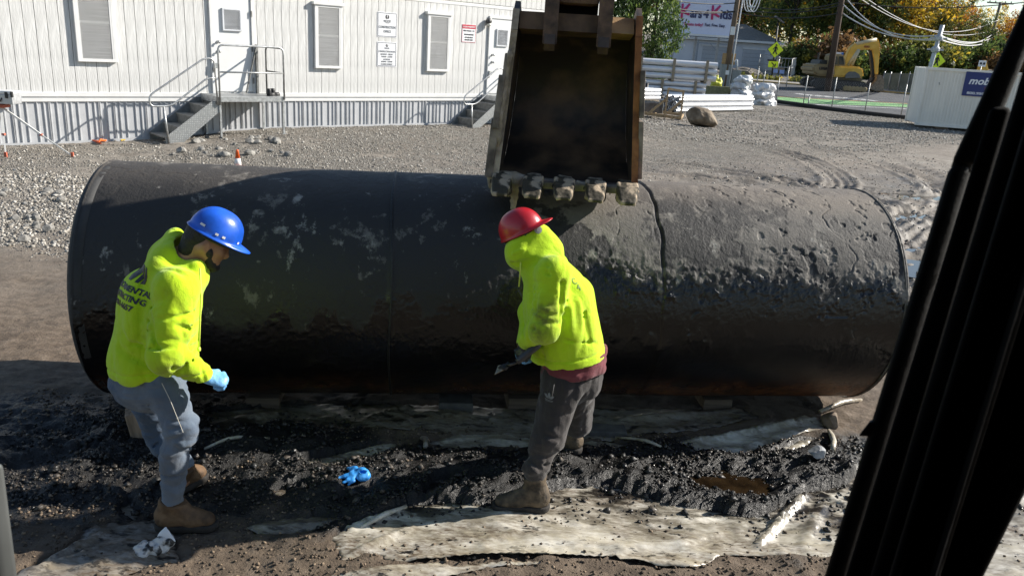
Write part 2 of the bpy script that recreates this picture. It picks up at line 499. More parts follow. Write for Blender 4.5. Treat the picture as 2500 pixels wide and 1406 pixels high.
def ground_material():
    m = bpy.data.materials.new('earth_and_gravel'); m.use_nodes = True
    N, L = m.node_tree.nodes, m.node_tree.links
    b = N['Principled BSDF']
    def node(t, **kw):
        n = N.new(t)
        for k, v in kw.items():
            if k in n.inputs: n.inputs[k].default_value = v
            else: setattr(n, k, v)
        return n
    tc = node('ShaderNodeTexCoord')
    P = tc.outputs['Object']
    at = node('ShaderNodeAttribute', attribute_name='soil')
    sp = node('ShaderNodeSeparateColor'); L.new(at.outputs['Color'], sp.inputs['Color'])
    def noise(sc, de=5, ro=.6):
        n = node('ShaderNodeTexNoise'); n.inputs['Scale'].default_value = sc; n.inputs['Detail'].default_value = de; n.inputs['Roughness'].default_value = ro
        L.new(P, n.inputs['Vector']); return n.outputs['Fac']
    def ramp(fac, stops):
        r = node('ShaderNodeValToRGB')
        e = r.color_ramp.elements
        while len(e) > 1: e.remove(e[-1])
        e[0].position, e[0].color = stops[0][0], (*stops[0][1], 1)
        for p, c in stops[1:]:
            q = e.new(p); q.color = (*c, 1)
        L.new(fac, r.inputs['Fac']); return r.outputs['Color']
    def mix(f, a, c):
        n = node('ShaderNodeMix', data_type='RGBA')
        for k, v in (('Factor', f), ('A', a), ('B', c)):
            if isinstance(v, (float, int)): n.inputs[k].default_value = v
            else: L.new(v, n.inputs[k])
        return n.outputs['Result']
    def mth(op, a, c=None, clamp=False):
        n = node('ShaderNodeMath', operation=op, use_clamp=clamp)
        for i, v in enumerate((a, c)):
            if v is None: continue
            if isinstance(v, (float, int)): n.inputs[i].default_value = v
            else: L.new(v, n.inputs[i])
        return n.outputs[0]
    # gravel stones
    vo = node('ShaderNodeTexVoronoi'); vo.inputs['Scale'].default_value = 34; L.new(P, vo.inputs['Vector'])
    sv = node('ShaderNodeSeparateColor'); L.new(vo.outputs['Color'], sv.inputs['Color'])
    stone = ramp(sv.outputs[0], [(0, (.16, .142, .12)), (.35, (.27, .247, .21)), (.7, (.38, .352, .305)), (1, (.56, .53, .475))])
    fine = noise(60, 6, .7); soft = noise(2.2, 6, .65); mid = noise(9, 6, .65)
    soil = ramp(mid, [(.25, (.055, .039, .027)), (.5, (.13, .097, .068)), (.75, (.22, .17, .125))])
    grey = ramp(soft, [(.3, (.155, .133, .108)), (.55, (.25, .222, .186)), (.75, (.35, .318, .272))])
    br_f = ramp(at.outputs['Alpha'], [(.35, (0, 0, 0)), (.75, (1, 1, 1))])
    near = node('ShaderNodeSeparateXYZ'); L.new(P, near.inputs[0])
    # the work area by the tank is brown, the yard grey
    nf = node('ShaderNodeMapRange'); nf.inputs['From Min'].default_value = 6.0; nf.inputs['From Max'].default_value = 9.5; L.new(near.outputs['Y'], nf.inputs['Value'])
    yard = mix(mth('MULTIPLY', br_f, .55), grey, mix(.5, soil, grey))
    base = mix(nf.outputs['Result'], soil, yard)
    gfac = mth('GREATER_THAN', mth('ADD', sp.outputs[0], mth('MULTIPLY', mth('SUBTRACT', sv.outputs[1], .5), .9)), .52)
    c = mix(mth('MULTIPLY', gfac, .9), base, stone)
    speck = mth('GREATER_THAN', fine, .69)
    c = mix(mth('MULTIPLY', speck, .45), c, grey)
    tarc = ramp(fine, [(.35, (.004, .004, .004)), (.6, (.013, .012, .0115)), (.8, (.035, .031, .028))])
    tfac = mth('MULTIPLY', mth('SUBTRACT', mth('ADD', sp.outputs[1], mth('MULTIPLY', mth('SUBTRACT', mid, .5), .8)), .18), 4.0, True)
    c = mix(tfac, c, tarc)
    wfac = mth('MULTIPLY', sp.outputs[2], mth('MULTIPLY', mth('SUBTRACT', soft, .25), 2.2, True), True)
    dark = mix(1.0, c, c); hs = node('ShaderNodeHueSaturation'); hs.inputs['Value'].default_value = .5; L.new(c, hs.inputs['Color'])
    c = mix(wfac, c, hs.outputs['Color'])
    L.new(c, b.inputs['Base Color'])
    ro = mth('SUBTRACT', .92, mth('MULTIPLY', wfac, .58)); ro = mth('SUBTRACT', ro, mth('MULTIPLY', tfac, mth('MULTIPLY', fine, .95)))
    L.new(mth('MAXIMUM', ro, .2), b.inputs['Roughness'])
    b.inputs['Specular IOR Level'].default_value = .45
    hgt = mth('ADD', mth('MULTIPLY', fine, .6), mth('ADD', mid, mth('MULTIPLY', mth('MULTIPLY', gfac, mth('SUBTRACT', .06, vo.outputs['Distance'])), 10.0)))
    bp = node('ShaderNodeBump'); bp.inputs['Strength'].default_value = .9; bp.inputs['Distance'].default_value = .022
    L.new(hgt, bp.inputs['Height']); L.new(bp.outputs['Normal'], b.inputs['Normal'])
    return m
MAT_GROUND = ground_material()
ground = link_mesh('ground', me, MAT_GROUND)
tag(ground, kind='structure')

def puddle_material():
    m = bpy.data.materials.new('muddy_water'); m.use_nodes = True
    b = m.node_tree.nodes['Principled BSDF']
    N, L = m.node_tree.nodes, m.node_tree.links
    nz = N.new('ShaderNodeTexNoise'); nz.inputs['Scale'].default_value = 2.5
    tc = N.new('ShaderNodeTexCoord'); L.new(tc.outputs['Object'], nz.inputs['Vector'])
    mx = N.new('ShaderNodeMix'); mx.data_type = 'RGBA'
    mx.inputs['A'].default_value = (.035, .03, .025, 1); mx.inputs['B'].default_value = (.06, .052, .043, 1)
    L.new(nz.outputs['Fac'], mx.inputs['Factor']); L.new(mx.outputs['Result'], b.inputs['Base Color'])
    b.inputs['Roughness'].default_value = .04; b.inputs['IOR'].default_value = 1.33
    b.inputs['Specular IOR Level'].default_value = .8
    return m
MAT_PUD = puddle_material()
for (cx, cy, rx, ry) in PUDDLES:
    zz = gz(cx, cy)
    mb = MB()
    n = 48
    lv = zz + .040
    mb.add([(0, 0, 0)] + [(rx * 1.7 * math.cos(2 * PI * k / n), ry * 1.7 * math.sin(2 * PI * k / n), 0) for k in range(n)], [(0, 1 + k, 1 + (k + 1) % n) for k in range(n)])
    tag(mb.build('puddle', MAT_PUD, loc=(cx, cy, lv)), kind='structure')
# ------------------------------------------------------------------ loose stones and clods
def ico_variants(n, sub=1, jag=.35, flat=.7):
    out = []
    for k in range(n):
        bm = bmesh.new()
        bmesh.ops.create_icosphere(bm, subdivisions=sub, radius=1.0)
        V = np.array([v.co[:] for v in bm.verts]); bm.verts.index_update()
        Fc = np.array([[v.index for v in f.verts] for f in bm.faces])
        bm.free()
        r_ = np.random.default_rng(100 + k)
        V = V * (1 + jag * (r_.random((len(V), 1)) - .5) * 2)
        V = V * np.array([1, .6 + .4 * r_.random(), flat * (.7 + .5 * r_.random())])
        out.append((V, Fc))
    return out

def scatter(name, pos, size, mat, variants, label=None, smooth=False, tone=None, seed=0):
    """pos (n,3) centres, size (n,) radii: one mesh of many loose pieces"""
    r_ = np.random.default_rng(seed)
    Vs, Fs, Ts, off = [], [], [], 0
    which = r_.integers(0, len(variants), len(pos))
    for k, (V, Fc) in enumerate(variants):
        sel = np.where(which == k)[0]
        if len(sel) == 0: continue
        a = r_.random(len(sel)) * 2 * PI; tl = (r_.random(len(sel)) - .5) * .9
        ca, sa, ct, st = np.cos(a), np.sin(a), np.cos(tl), np.sin(tl)
        R = np.zeros((len(sel), 3, 3))
        R[:, 0, 0] = ca; R[:, 0, 1] = -sa * ct; R[:, 0, 2] = sa * st
        R[:, 1, 0] = sa; R[:, 1, 1] = ca * ct; R[:, 1, 2] = -ca * st
        R[:, 2, 1] = st; R[:, 2, 2] = ct
        W = np.einsum('nij,vj->nvi', R, V) * size[sel][:, None, None] + pos[sel][:, None, :]
        nV = len(V)
        Vs.append(W.reshape(-1, 3))
        Fs.append((Fc[None] + (np.arange(len(sel)) * nV)[:, None, None] + off).reshape(-1, 3))
        t = r_.random(len(sel)) if tone is None else tone[sel]
        Ts.append(np.repeat(t, nV))
        off += nV * len(sel)
    me = np_mesh(name, np.concatenate(Vs), np.concatenate(Fs), smooth)
    at = me.attributes.new('tone', 'FLOAT', 'POINT')
    at.data.foreach_set('value', np.concatenate(Ts).astype(np.float32))
    o = link_mesh(name, me, mat)
    o['kind'] = 'stuff'
    if label: o['label'] = label
    return o

def stone_material(name, stops, rough=.85, bump=.5, rlow=None, spec=.4):
    m = bpy.data.materials.new(name); m.use_nodes = True
    N, L = m.node_tree.nodes, m.node_tree.links
    b = N['Principled BSDF']
    at = N.new('ShaderNodeAttribute'); at.attribute_name = 'tone'
    tc = N.new('ShaderNodeTexCoord')
    nz = N.new('ShaderNodeTexNoise'); nz.inputs['Scale'].default_value = 45; nz.inputs['Detail'].default_value = 5
    L.new(tc.outputs['Object'], nz.inputs['Vector'])
    ad = N.new('ShaderNodeMath'); ad.operation = 'MULTIPLY_ADD'; ad.inputs[1].default_value = .5; L.new(nz.outputs['Fac'], ad.inputs[0])
    sb = N.new('ShaderNodeMath'); sb.operation = 'SUBTRACT'; sb.inputs[1].default_value = .25; L.new(at.outputs['Fac'], sb.inputs[0]); L.new(sb.outputs[0], ad.inputs[2])
    r = N.new('ShaderNodeValToRGB'); e = r.color_ramp.elements
    e[0].position, e[0].color = stops[0][0], (*stops[0][1], 1)
    e[1].position, e[1].color = stops[-1][0], (*stops[-1][1], 1)
    for p, c in stops[1:-1]: e.new(p).color = (*c, 1)
    L.new(ad.outputs[0], r.inputs['Fac']); L.new(r.outputs['Color'], b.inputs['Base Color'])
    b.inputs['Specular IOR Level'].default_value = spec
    if rlow is None: b.inputs['Roughness'].default_value = rough
    else:
        mr = N.new('ShaderNodeMapRange'); mr.inputs['From Min'].default_value = .35; mr.inputs['From Max'].default_value = .65
        mr.inputs['To Min'].default_value = rlow; mr.inputs['To Max'].default_value = rough
        L.new(nz.outputs['Fac'], mr.inputs['Value']); L.new(mr.outputs['Result'], b.inputs['Roughness'])
    bp = N.new('ShaderNodeBump'); bp.inputs['Strength'].default_value = bump; bp.inputs['Distance'].default_value = .01
    L.new(nz.outputs['Fac'], bp.inputs['Height']); L.new(bp.outputs['Normal'], b.inputs['Normal'])
    return m
MAT_STONE = stone_material('crushed_stone', [(0, (.16, .142, .12)), (.4, (.28, .258, .222)), (.75, (.41, .382, .335)), (1, (.60, .565, .51))])
MAT_TAR = stone_material('tar_clod', [(0, (.004, .004, .004)), (.6, (.012, .0115, .011)), (1, (.075, .062, .05))], rough=.75, rlow=.22, bump=.8, spec=.5)
MAT_SOIL = stone_material('soil_crumb', [(0, (.045, .033, .024)), (.5, (.12, .09, .064)), (1, (.24, .18, .125))], rough=.95, bump=.8)

ICO = ico_variants(8)
ICO0 = []
for (V, Fc) in ico_variants(6, jag=.45):        # light octahedral chips for far gravel
    o8 = np.array([(1, 0, 0), (-1, 0, 0), (0, 1, 0), (0, -1, 0), (0, 0, 1), (0, 0, -1)], float)
    o8 = o8 * (.7 + .6 * rng.random((6, 1))) * np.array([1, .8, .6]) + .25 * (rng.random((6, 3)) - .5)
    ICO0.append((o8, np.array([(0, 2, 4), (2, 1, 4), (1, 3, 4), (3, 0, 4), (2, 0, 5), (1, 2, 5), (3, 1, 5), (0, 3, 5)])))

def sow(n, x0, x1, y0, y1, which, thr, size, sink=.3, seed=1, zt=None):
    r_ = np.random.default_rng(seed)
    x = x0 + (x1 - x0) * r_.random(n); y = y0 + (y1 - y0) * r_.random(n)
    mk = soil_masks(x, y)
    val = {'gravel': mk[0], 'tar': mk[1], 'brown': 1 - mk[1] - mk[0]}[which]
    keep = val > thr + .35 * r_.random(n)
    x, y = x[keep], y[keep]
    s = size[0] + (size[1] - size[0]) * r_.random(len(x)) ** 3
    z = ground_z(x, y) + s * (.5 - sink) + .02 * sheet_mask(x, y)
    return np.stack([x, y, z], -1), s

p1, s1 = sow(34000, -11.5, 1.5, 9.0, 26, 'gravel', .25, (.006, .034), seed=11)
s_ = (p1[:, 0] - TP[0]) * TN[0] + (p1[:, 1] - TP[1]) * TN[1]
k_ = s_ > .06
scatter('gravel', p1[k_], s1[k_], MAT_STONE, ICO0, 'pale grey crushed gravel spread in front of the trailer', seed=1)
p1, s1 = sow(26000, -9, -3, 5.8, 13, 'gravel', .25, (.006, .030), seed=12)
scatter('gravel', p1, s1, MAT_STONE, ICO, 'grey gravel and small rubble beside the round end of the tank', seed=2)
p1, s1 = sow(26000, 1, 20, 24, 43, 'gravel', .3, (.012, .055), seed=13)
scatter('gravel', p1, s1, MAT_STONE, ICO0, 'grey stones scattered over the yard towards the road', seed=3)
p1, s1 = sow(16000, -4, 12, 7, 26, 'brown', .3, (.008, .035), seed=14)
scatter('gravel', p1, s1, MAT_STONE, ICO0, 'sparse small stones in the dried mud behind the tank', seed=4)
# crumbs of brown soil and black tar round the workers' feet
p1, s1 = sow(26000, -3.2, 3.4, 2.7, 5.0, 'brown', .2, (.003, .015), seed=15)
k_ = ~sheet_mask(p1[:, 0], p1[:, 1]) | (np.random.default_rng(2).random(len(p1)) < .2); p1, s1 = p1[k_], s1[k_]
scatter('soil_crumbs', p1, s1, MAT_SOIL, ICO0, 'brown crumbled soil on the ground by the workers', seed=5)
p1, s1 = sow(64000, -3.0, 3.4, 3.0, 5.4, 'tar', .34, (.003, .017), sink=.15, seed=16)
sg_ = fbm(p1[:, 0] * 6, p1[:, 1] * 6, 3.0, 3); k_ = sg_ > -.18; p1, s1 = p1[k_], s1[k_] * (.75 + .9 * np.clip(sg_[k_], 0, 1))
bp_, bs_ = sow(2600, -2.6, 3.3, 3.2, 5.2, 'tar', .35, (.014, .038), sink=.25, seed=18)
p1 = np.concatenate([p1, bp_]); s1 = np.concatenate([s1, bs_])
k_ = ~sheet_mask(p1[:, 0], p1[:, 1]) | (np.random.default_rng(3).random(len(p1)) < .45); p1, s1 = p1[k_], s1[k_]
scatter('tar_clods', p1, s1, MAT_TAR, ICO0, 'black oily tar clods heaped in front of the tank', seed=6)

# single rocks one can pick out
def rock(loc, r, seed, label, group, mat, name='rock', flat=.72, jag=.28, sub=3):
    bm = bmesh.new(); bmesh.ops.create_icosphere(bm, subdivisions=sub, radius=1)
    V = np.array([v.co[:] for v in bm.verts])
    n = fbm(V[:, 0] * 1.3 + seed, V[:, 1] * 1.3, V[:, 2] * 1.3, 4)
    pl = np.zeros(len(V))
    r_ = np.random.default_rng(seed)
    W = V * (1 + jag * n)[:, None]
    for k in range(9):                        # knock flat facets
        d = r_.normal(size=3); d /= np.linalg.norm(d); h = .62 + .25 * r_.random()
        q = W @ d; W = W - np.maximum(q - h, 0)[:, None] * d
    W = W * np.array([1, .72 + .2 * r_.random(), flat])
    for v, c in zip(bm.verts, W): v.co = c * r
    me = bpy.data.meshes.new(name); bm.to_mesh(me); bm.free()
    o = link_mesh(name, me, mat, loc=loc, rot=(0, 0, r_.random() * 6.3))
    for p in me.polygons: p.use_smooth = False
    return tag(o, label, 'rock', group)
MAT_ROCK = M('rubble_rock', (.23, .22, .20), .9, var=.45, scale=9, bump=.7, bscale=25)
r_ = np.random.default_rng(5)
for k in range(34):                           # stony bank under the steps
    px, py = 420 + 300 * r_.random(), 340 + 45 * r_.random() ** 1.5
    g = G(px, py)
    s = .05 + .09 * r_.random() ** 2
    rock((g.x, g.y, gz(g.x, g.y) + s * .2), s, k, 'angular grey rock on the stony bank below the metal trailer steps', 'rocks on the bank below the steps', MAT_ROCK, sub=2)
for k in range(30):                           # rubble left of the tank
    px, py = 0 + 175 * r_.random(), 440 + 160 * r_.random()
    g = G(px, py)
    s = .035 + .06 * r_.random() ** 2
    rock((g.x, g.y, gz(g.x, g.y) + s * .2), s, 60 + k, 'grey rubble stone lying beyond the round end of the tank', 'rubble stones past the tank end', MAT_ROCK, sub=2)
# ------------------------------------------------------------------ the old storage tank
TK_Y, TK_Z, TK_R, TK_RZ, TK_A, TK_B = 5.42, .852, .763, .139, -2.653, 2.525
tank = empty('storage_tank', (0, TK_Y, 0), TK_RZ, 'long black tar-coated steel storage tank lying on its side on blocks', 'tank')

nS, nT = 900, 470
xs = np.linspace(TK_A, TK_B, nS)
ths = np.concatenate([np.linspace(rad(-62), rad(118), 410, endpoint=False), np.linspace(rad(118), rad(298), 60, endpoint=False)]) % (2 * PI)          # 0 faces the workers, 90 deg is the top
A, T = np.meshgrid(xs, ths)
cx, cy = TK_R * np.cos(T), TK_R * np.sin(T)               # noise on the cylinder itself: no seam
deg = np.degrees(T); deg = np.where(deg > 270, deg - 360, deg)
lo = fbm(A * .9, cx * .9, cy * .9); md = fbm(A * 3.1, cx * 3.1, cy * 3.1, 5); hi = fbm(A * 11, cx * 11, cy * 11, 4)
vh = fbm(A * 34, cx * 34, cy * 34, 3)
edge = 6 + 13 * md + 12 * fbm(A * 8, cx * 1.2, cy * 1.2 + 5, 4)          # ragged rim of the wet tar
edge = edge + 12 * sst(A, .5, 1.3) - 10 * sst(-A, .6, 2.6) + 16 * np.exp(-((A - .3) / .6) ** 2)
tarm = sst(edge - deg, -2, 4) * (deg > -90)
tarm = np.where((deg > 180) | (deg <= -90), 1 - sst(deg, 150, 190) * 0, tarm)
drip = np.exp(-((deg - edge) / 9.0) ** 2)
flake = sst(md + .45 * hi + .12 * vh, .05, .062) + sst(md * .6 + .7 * hi, -.135, -.15) * .6
disp = .006 * lo + .0018 * flake * (1 - tarm) + .0010 * hi * (1 - tarm) + .0006 * vh
disp = disp + drip * (.006 * np.maximum(0, hi + .1) + .011 * np.maximum(0, vh + .05)) * (.35 + .65 * sst(A, -.3, .6) + .4 * sst(-A, 1.9, 2.3))
disp = disp + tarm * (.002 * np.abs(hi) + .0025 * np.maximum(vh, 0) * sst(-A, -.5, .3)) + tarm * .010 * np.exp(-((deg - edge + 30 + 9 * md) / 5) ** 2) * sst(md, -.1, .3)
pits = sst(fbm(A * 13 + 3, cx * 13, cy * 13, 4), .42, .46) * (deg > 5) * (A > .1) * sst(lo, -.2, .3)
disp = disp - .006 * pits
sx = -.84 + .01 * vnoise(cy * 4, cx * 4, 3.0)
disp = disp + .007 * np.exp(-((A - sx) / .014) ** 2) + .002 * sst(A, sx - .002, sx + .002)
gxx = .86 + .012 * vnoise(cy * 9, cx * 9, 8.0)
disp = disp - .012 * np.exp(-((A - gxx) / .008) ** 2) * sst(deg, 10, 25) + .006 * sst(A, gxx, gxx + .01)
crk = np.abs(fbm(A * 2.2 + 7, cx * 2.2, cy * 2.2, 4))
disp = disp - .008 * np.exp(-(crk / .012) ** 2) * sst(md, 0, .2) * sst(A, -.2, .8)
disp = disp + .007 * np.exp(-((A - TK_B + .008) / .008) ** 2) + .007 * np.exp(-((A - TK_A - .008) / .008) ** 2)
Rr = TK_R + disp
V = np.stack([A, -Rr * np.cos(T), TK_Z + Rr * np.sin(T)], -1)
idx = np.arange(nS * nT).reshape(nT, nS)
F = np.stack([idx[:, :-1], idx[:, 1:], np.roll(idx, -1, 0)[:, 1:], np.roll(idx, -1, 0)[:, :-1]], -1).reshape(-1, 4)
me = np_mesh('shell', V.reshape(-1, 3), F, smooth=True)
rust = np.clip(np.exp(-((deg + 52 + 10 * lo) / 13) ** 2) * (.35 + .9 * md + .8 * sst(A, .6, 2.2) + .25 * sst(A, -1.2, .2)), 0, 1)
right = .10 + .90 * sst(A + .5 * md + .25 * hi, -.15, .75)
dust = np.clip((1 - tarm) * (.42 + .75 * md + .55 * hi) * right + .30 * (1 - tarm) * sst(md + .5 * hi, .28, .36) * (1 - right), 0, 1)
top = sst(deg + 9 * md, 52, 78) * (deg < 140) * (.25 + .75 * right)
at = me.attributes.new('coat', 'FLOAT_COLOR', 'POINT')
at.data.foreach_set('color', np.stack([dust, tarm, rust, top], -1).astype(np.float32).ravel())

def tank_material():
    m = bpy.data.materials.new('tarred_steel'); m.use_nodes = True
    N, L = m.node_tree.nodes, m.node_tree.links
    b = N['Principled BSDF']
    at = N.new('ShaderNodeAttribute'); at.attribute_name = 'coat'
    sp = N.new('ShaderNodeSeparateColor'); L.new(at.outputs['Color'], sp.inputs['Color'])
    tc = N.new('ShaderNodeTexCoord')
    mp = N.new('ShaderNodeMapping'); mp.inputs['Scale'].default_value = (1, 1, .55); L.new(tc.outputs['Object'], mp.inputs['Vector'])
    def noise(sc, de=6, ro=.65):
        n = N.new('ShaderNodeTexNoise'); n.inputs['Scale'].default_value = sc; n.inputs['Detail'].default_value = de; n.inputs['Roughness'].default_value = ro
        L.new(mp.outputs['Vector'], n.inputs['Vector']); return n.outputs['Fac']
    def mth(op, a, c, clamp=False):
        n = N.new('ShaderNodeMath'); n.operation = op; n.use_clamp = clamp
        for i, v in enumerate((a, c)):
            if isinstance(v, (int, float)): n.inputs[i].default_value = v
            else: L.new(v, n.inputs[i])
        return n.outputs[0]
    def mix(f, a, c):
        n = N.new('ShaderNodeMix'); n.data_type = 'RGBA'
        for k, v in (('Factor', f), ('A', a), ('B', c)):
            if isinstance(v, tuple): n.inputs[k].default_value = (*v, 1)
            elif isinstance(v, (int, float)): n.inputs[k].default_value = v
            else: L.new(v, n.inputs[k])
        return n.outputs['Result']
    n1, n2, n3 = noise(3.2), noise(11, 8, .72), noise(60)
    patch = mth('MULTIPLY', mth('SUBTRACT', mth('ADD', sp.outputs[0], mth('MULTIPLY', mth('SUBTRACT', n2, .5), 2.4)), .36), 4.5, True)
    pale = mix(mth('MULTIPLY', mth('SUBTRACT', n1, .5), 5, True), (.13, .12, .106), (.25, .235, .205))
    dry = mix(patch, (.020, .019, .018), pale)
    fl = mth('MULTIPLY', mth('SUBTRACT', mth('ADD', n2, mth('MULTIPLY', n1, .6)), .93), 14, True)
    dry = mix(mth('MULTIPLY', fl, .5), dry, (.38, .365, .33))
    dry = mix(mth('MULTIPLY', at.outputs['Alpha'], .75), dry, mix(n2, (.12, .10, .08), (.24, .205, .165)))
    c = mix(sp.outputs[1], dry, mix(mth('MULTIPLY', mth('SUBTRACT', n2, .55), 5, True), (.0035, .0035, .004), (.012, .012, .0125)))
    c = mix(mth('MULTIPLY', sp.outputs[2], mth('MULTIPLY', mth('SUBTRACT', n2, .35), 3.2, True), True), c, mix(n3, (.10, .032, .010), (.26, .10, .03)))
    L.new(c, b.inputs['Base Color'])
    ro = mth('SUBTRACT', .80, mth('MULTIPLY', sp.outputs[1], mth('ADD', .50, mth('MULTIPLY', n3, .24))))
    ro = mth('ADD', ro, mth('MULTIPLY', sp.outputs[2], .4))
    ro = mth('SUBTRACT', ro, mth('MULTIPLY', mth('SUBTRACT', 1, patch), .14))
    L.new(mth('MAXIMUM', ro, .16), b.inputs['Roughness'])
    L.new(mth('SUBTRACT', .5, mth('MULTIPLY', sp.outputs[1], .05)), b.inputs['Specular IOR Level'])
    bp = N.new('ShaderNodeBump'); bp.inputs['Strength'].default_value = .6; bp.inputs['Distance'].default_value = .006
    L.new(mth('ADD', mth('MULTIPLY', n3, 1.3), mth('MULTIPLY', n2, .8)), bp.inputs['Height']); L.new(bp.outputs['Normal'], b.inputs['Normal'])
    return m
MAT_TANK = tank_material()
link_mesh('shell', me, MAT_TANK, tank)
MAT_CAP = M('tank_end_steel', (.03, .03, .03), .7, var=.4, scale=5, bump=.5, bscale=20)
for s, xe in ((-1, TK_A), (1, TK_B)):
    prof = [(TK_R + .002, xe - s * .06), (TK_R + .002, xe + s * .004)] + [(TK_R * math.cos(a), xe + s * (.004 + .10 * math.sin(a))) for a in np.linspace(.12, 1.45, 9)]
    mb = MB(); mb.lathe(prof, 64, (0, 0, TK_Z), 'X')
    mb.build('end_cap', MAT_CAP, tank, smooth=True)
mb = MB()
mb.tube([(-.84 + .006 * math.sin(5 * a), -(TK_R + .006) * math.cos(a), TK_Z + (TK_R + .006) * math.sin(a)) for a in np.linspace(0, 2 * PI, 90, endpoint=False)], .008, 6, closed=True)
mb.build('weld_seam', M('tarred_weld', (.010, .010, .010), .5, var=.5, scale=30, bump=.6, bscale=60), tank, smooth=True)
mb = MB()
ring = [(TK_B - .02, -(TK_R + .012) * math.cos(a), TK_Z + (TK_R + .012) * math.sin(a)) for a in np.linspace(0, 2 * PI, 96, endpoint=False)]
mb.tube(ring, .006, 6, closed=True)
mb.build('rim', M('worn_rim_steel', (.11, .105, .095), .55, metal=.4, var=.4, scale=18, bump=.4), tank, smooth=True)

# blocks that carry it
MAT_BLOCK = M('concrete_block', (.10, .095, .09), .95, var=.3, scale=10, bump=.6, bscale=60)
MAT_WOOD_OLD = M('old_timber', (.13, .095, .065), .9, var=.35, scale=4, stretch=(1, 12, 12), bump=.5, bscale=20)
def block(name, px, py, size, rz, label, mat, cat='block', sink=.01):
    g = G(px, py)
    mb = MB(); mb.box((0, 0, size[2] / 2), size, bev=.008)
    return tag(mb.build(name, mat, loc=(g.x, g.y, gz(g.x, g.y) - sink), rot=(0, 0, rz)), label, cat)
block('concrete_block', 1112, 998, (.24, .16, .09), .1, 'concrete block set on edge in shadow below the middle of the tank', MAT_BLOCK)
block('concrete_block', 1480, 1058, (.26, .12, .075), .06, 'dirty concrete brick lying in the tank shadow behind the worker in red helmet', MAT_BLOCK)
for lx, lab in ((-1.7, 'timber block wedged under the tank behind the worker in blue helmet'), (1.55, 'timber block wedged under the tank at its rusty end'), (.1, 'timber block wedged under the middle of the tank')):
    for sgn, hh, yy in ((0, .10, 0),):
        p = Vector((lx * math.cos(TK_RZ), TK_Y + lx * math.sin(TK_RZ), 0))
        g0 = gz(p.x, p.y)
        mb = MB(); mb.box((0, 0, 0), (.22, .5, .089 - g0 + .05), bev=.008)
        tag(mb.build('timber_block', MAT_WOOD_OLD, loc=(p.x, p.y, (g0 - .05 + .089) / 2 - .004), rot=(0, 0, TK_RZ)), lab, 'block')
mb = MB(); mb.box((0, 0, .09), (.07, .1, .2), bev=.006)
g = G(340, 1085)
tag(mb.build('timber_post', M('split_timber', (.27, .2, .14), .9, var=.3, scale=5, stretch=(8, 8, 1), bump=.4), loc=(g.x, g.y, gz(g.x, g.y) - .02), rot=(.1, -.15, .4)), 'short split timber offcut standing behind the blue jeans leg', 'timber')
g = G(2025, 1050)
rock((g.x, g.y, gz(g.x, g.y) + .04), .085, 301, 'rounded brown stone at the end of the plastic strip under the tank', None, M('brown_stone', (.16, .12, .085), .85, var=.4, scale=9, bump=.5))
g = G(1985, 1150)
rock((g.x, g.y, gz(g.x, g.y) + .03), .06, 302, 'pale grey stone sitting on the black tar heap', None, M('pale_stone', (.26, .27, .28), .7, var=.3, scale=9, bump=.4))
# ------------------------------------------------------------------ site office trailer
# local frame: x along the wall, -y outward, z up
trailer = empty('office_trailer', (TP[0], TP[1], 0), T_RZ, 'long white site office trailer with grooved siding and ribbed metal skirt', 'trailer')
S0, S1 = -1.2, 17.35
MAT_SIDING = M('white_siding', (.62, .62, .605), .75, var=.10, scale=3, stretch=(6, 6, .8), bump=.55, bscale=9, col2=(.70, .70, .685), dist=.012)
MAT_TRIM = M('white_trim', (.72, .72, .71), .55, var=.04, scale=5)
MAT_DARKGAP = M('wall_backing', (.16, .16, .16), .95)
MAT_SKIRT = M('skirt_metal', (.46, .47, .485), .5, var=.06, scale=4)
MAT_GALV = M('galvanised_steel', (.46, .47, .47), .42, metal=.75, var=.18, scale=14, bump=.12, bscale=60)
MAT_GALV_DARK = M('weathered_galvanised', (.20, .20, .19), .6, metal=.45, var=.25, scale=10, bump=.2)

mb = MB()
mb.box(((S0 + S1) / 2, 1.62, 2.45), (S1 - S0, 3.2, 3.0))
mb.build('wall_core', MAT_DARKGAP, trailer)
mb = MB(); mb.box(((S0 + S1) / 2, 1.62, 3.99), (S1 - S0 + .3, 3.5, .08), bev=.01)
mb.build('roof', MAT_TRIM, trailer)
# siding planks, each a board with chamfered edges
PW = .2032
pb = MB(); pb.box((0, 0, 0), (PW - .009, .022, 2.36), bev=.004); plank_me = pb.mesh('siding_plank'); plank_me.materials.append(MAT_SIDING)
pu = MB(); pu.box((0, 0, 0), (PW - .009, .022, .48), bev=.004); plank_up = pu.mesh('siding_plank'); plank_up.materials.append(MAT_SIDING)
k = 0
x = S0 + PW / 2
while x < S1 - .06:
    link_mesh('siding_plank', plank_me, None, trailer, (x, -.011 + .0015 * math.sin(k * 2.3), 2.195))
    link_mesh('siding_plank', plank_up, None, trailer, (x, -.011 + .0015 * math.sin(k * 1.7), 3.71))
    x += PW; k += 1
MB().box(((S0 + S1) / 2, -.016, 3.415), (S1 - S0, .03, .085), bev=.004).build('belt_trim', MAT_TRIM, trailer)
b_ = MB()
b_.box(((S0 + S1) / 2, -.02, .975), (S1 - S0, .045, .085), bev=.006)
b_.box(((S0 + S1) / 2, -.008, .885), (S1 - S0, .03, .1), bev=.006)
b_.build('floor_trim', MAT_TRIM, trailer)
MB().box((S1 - .03, -.014, 2.2), (.14, .05, 2.5), bev=.005).build('corner_trim', MAT_TRIM, trailer)

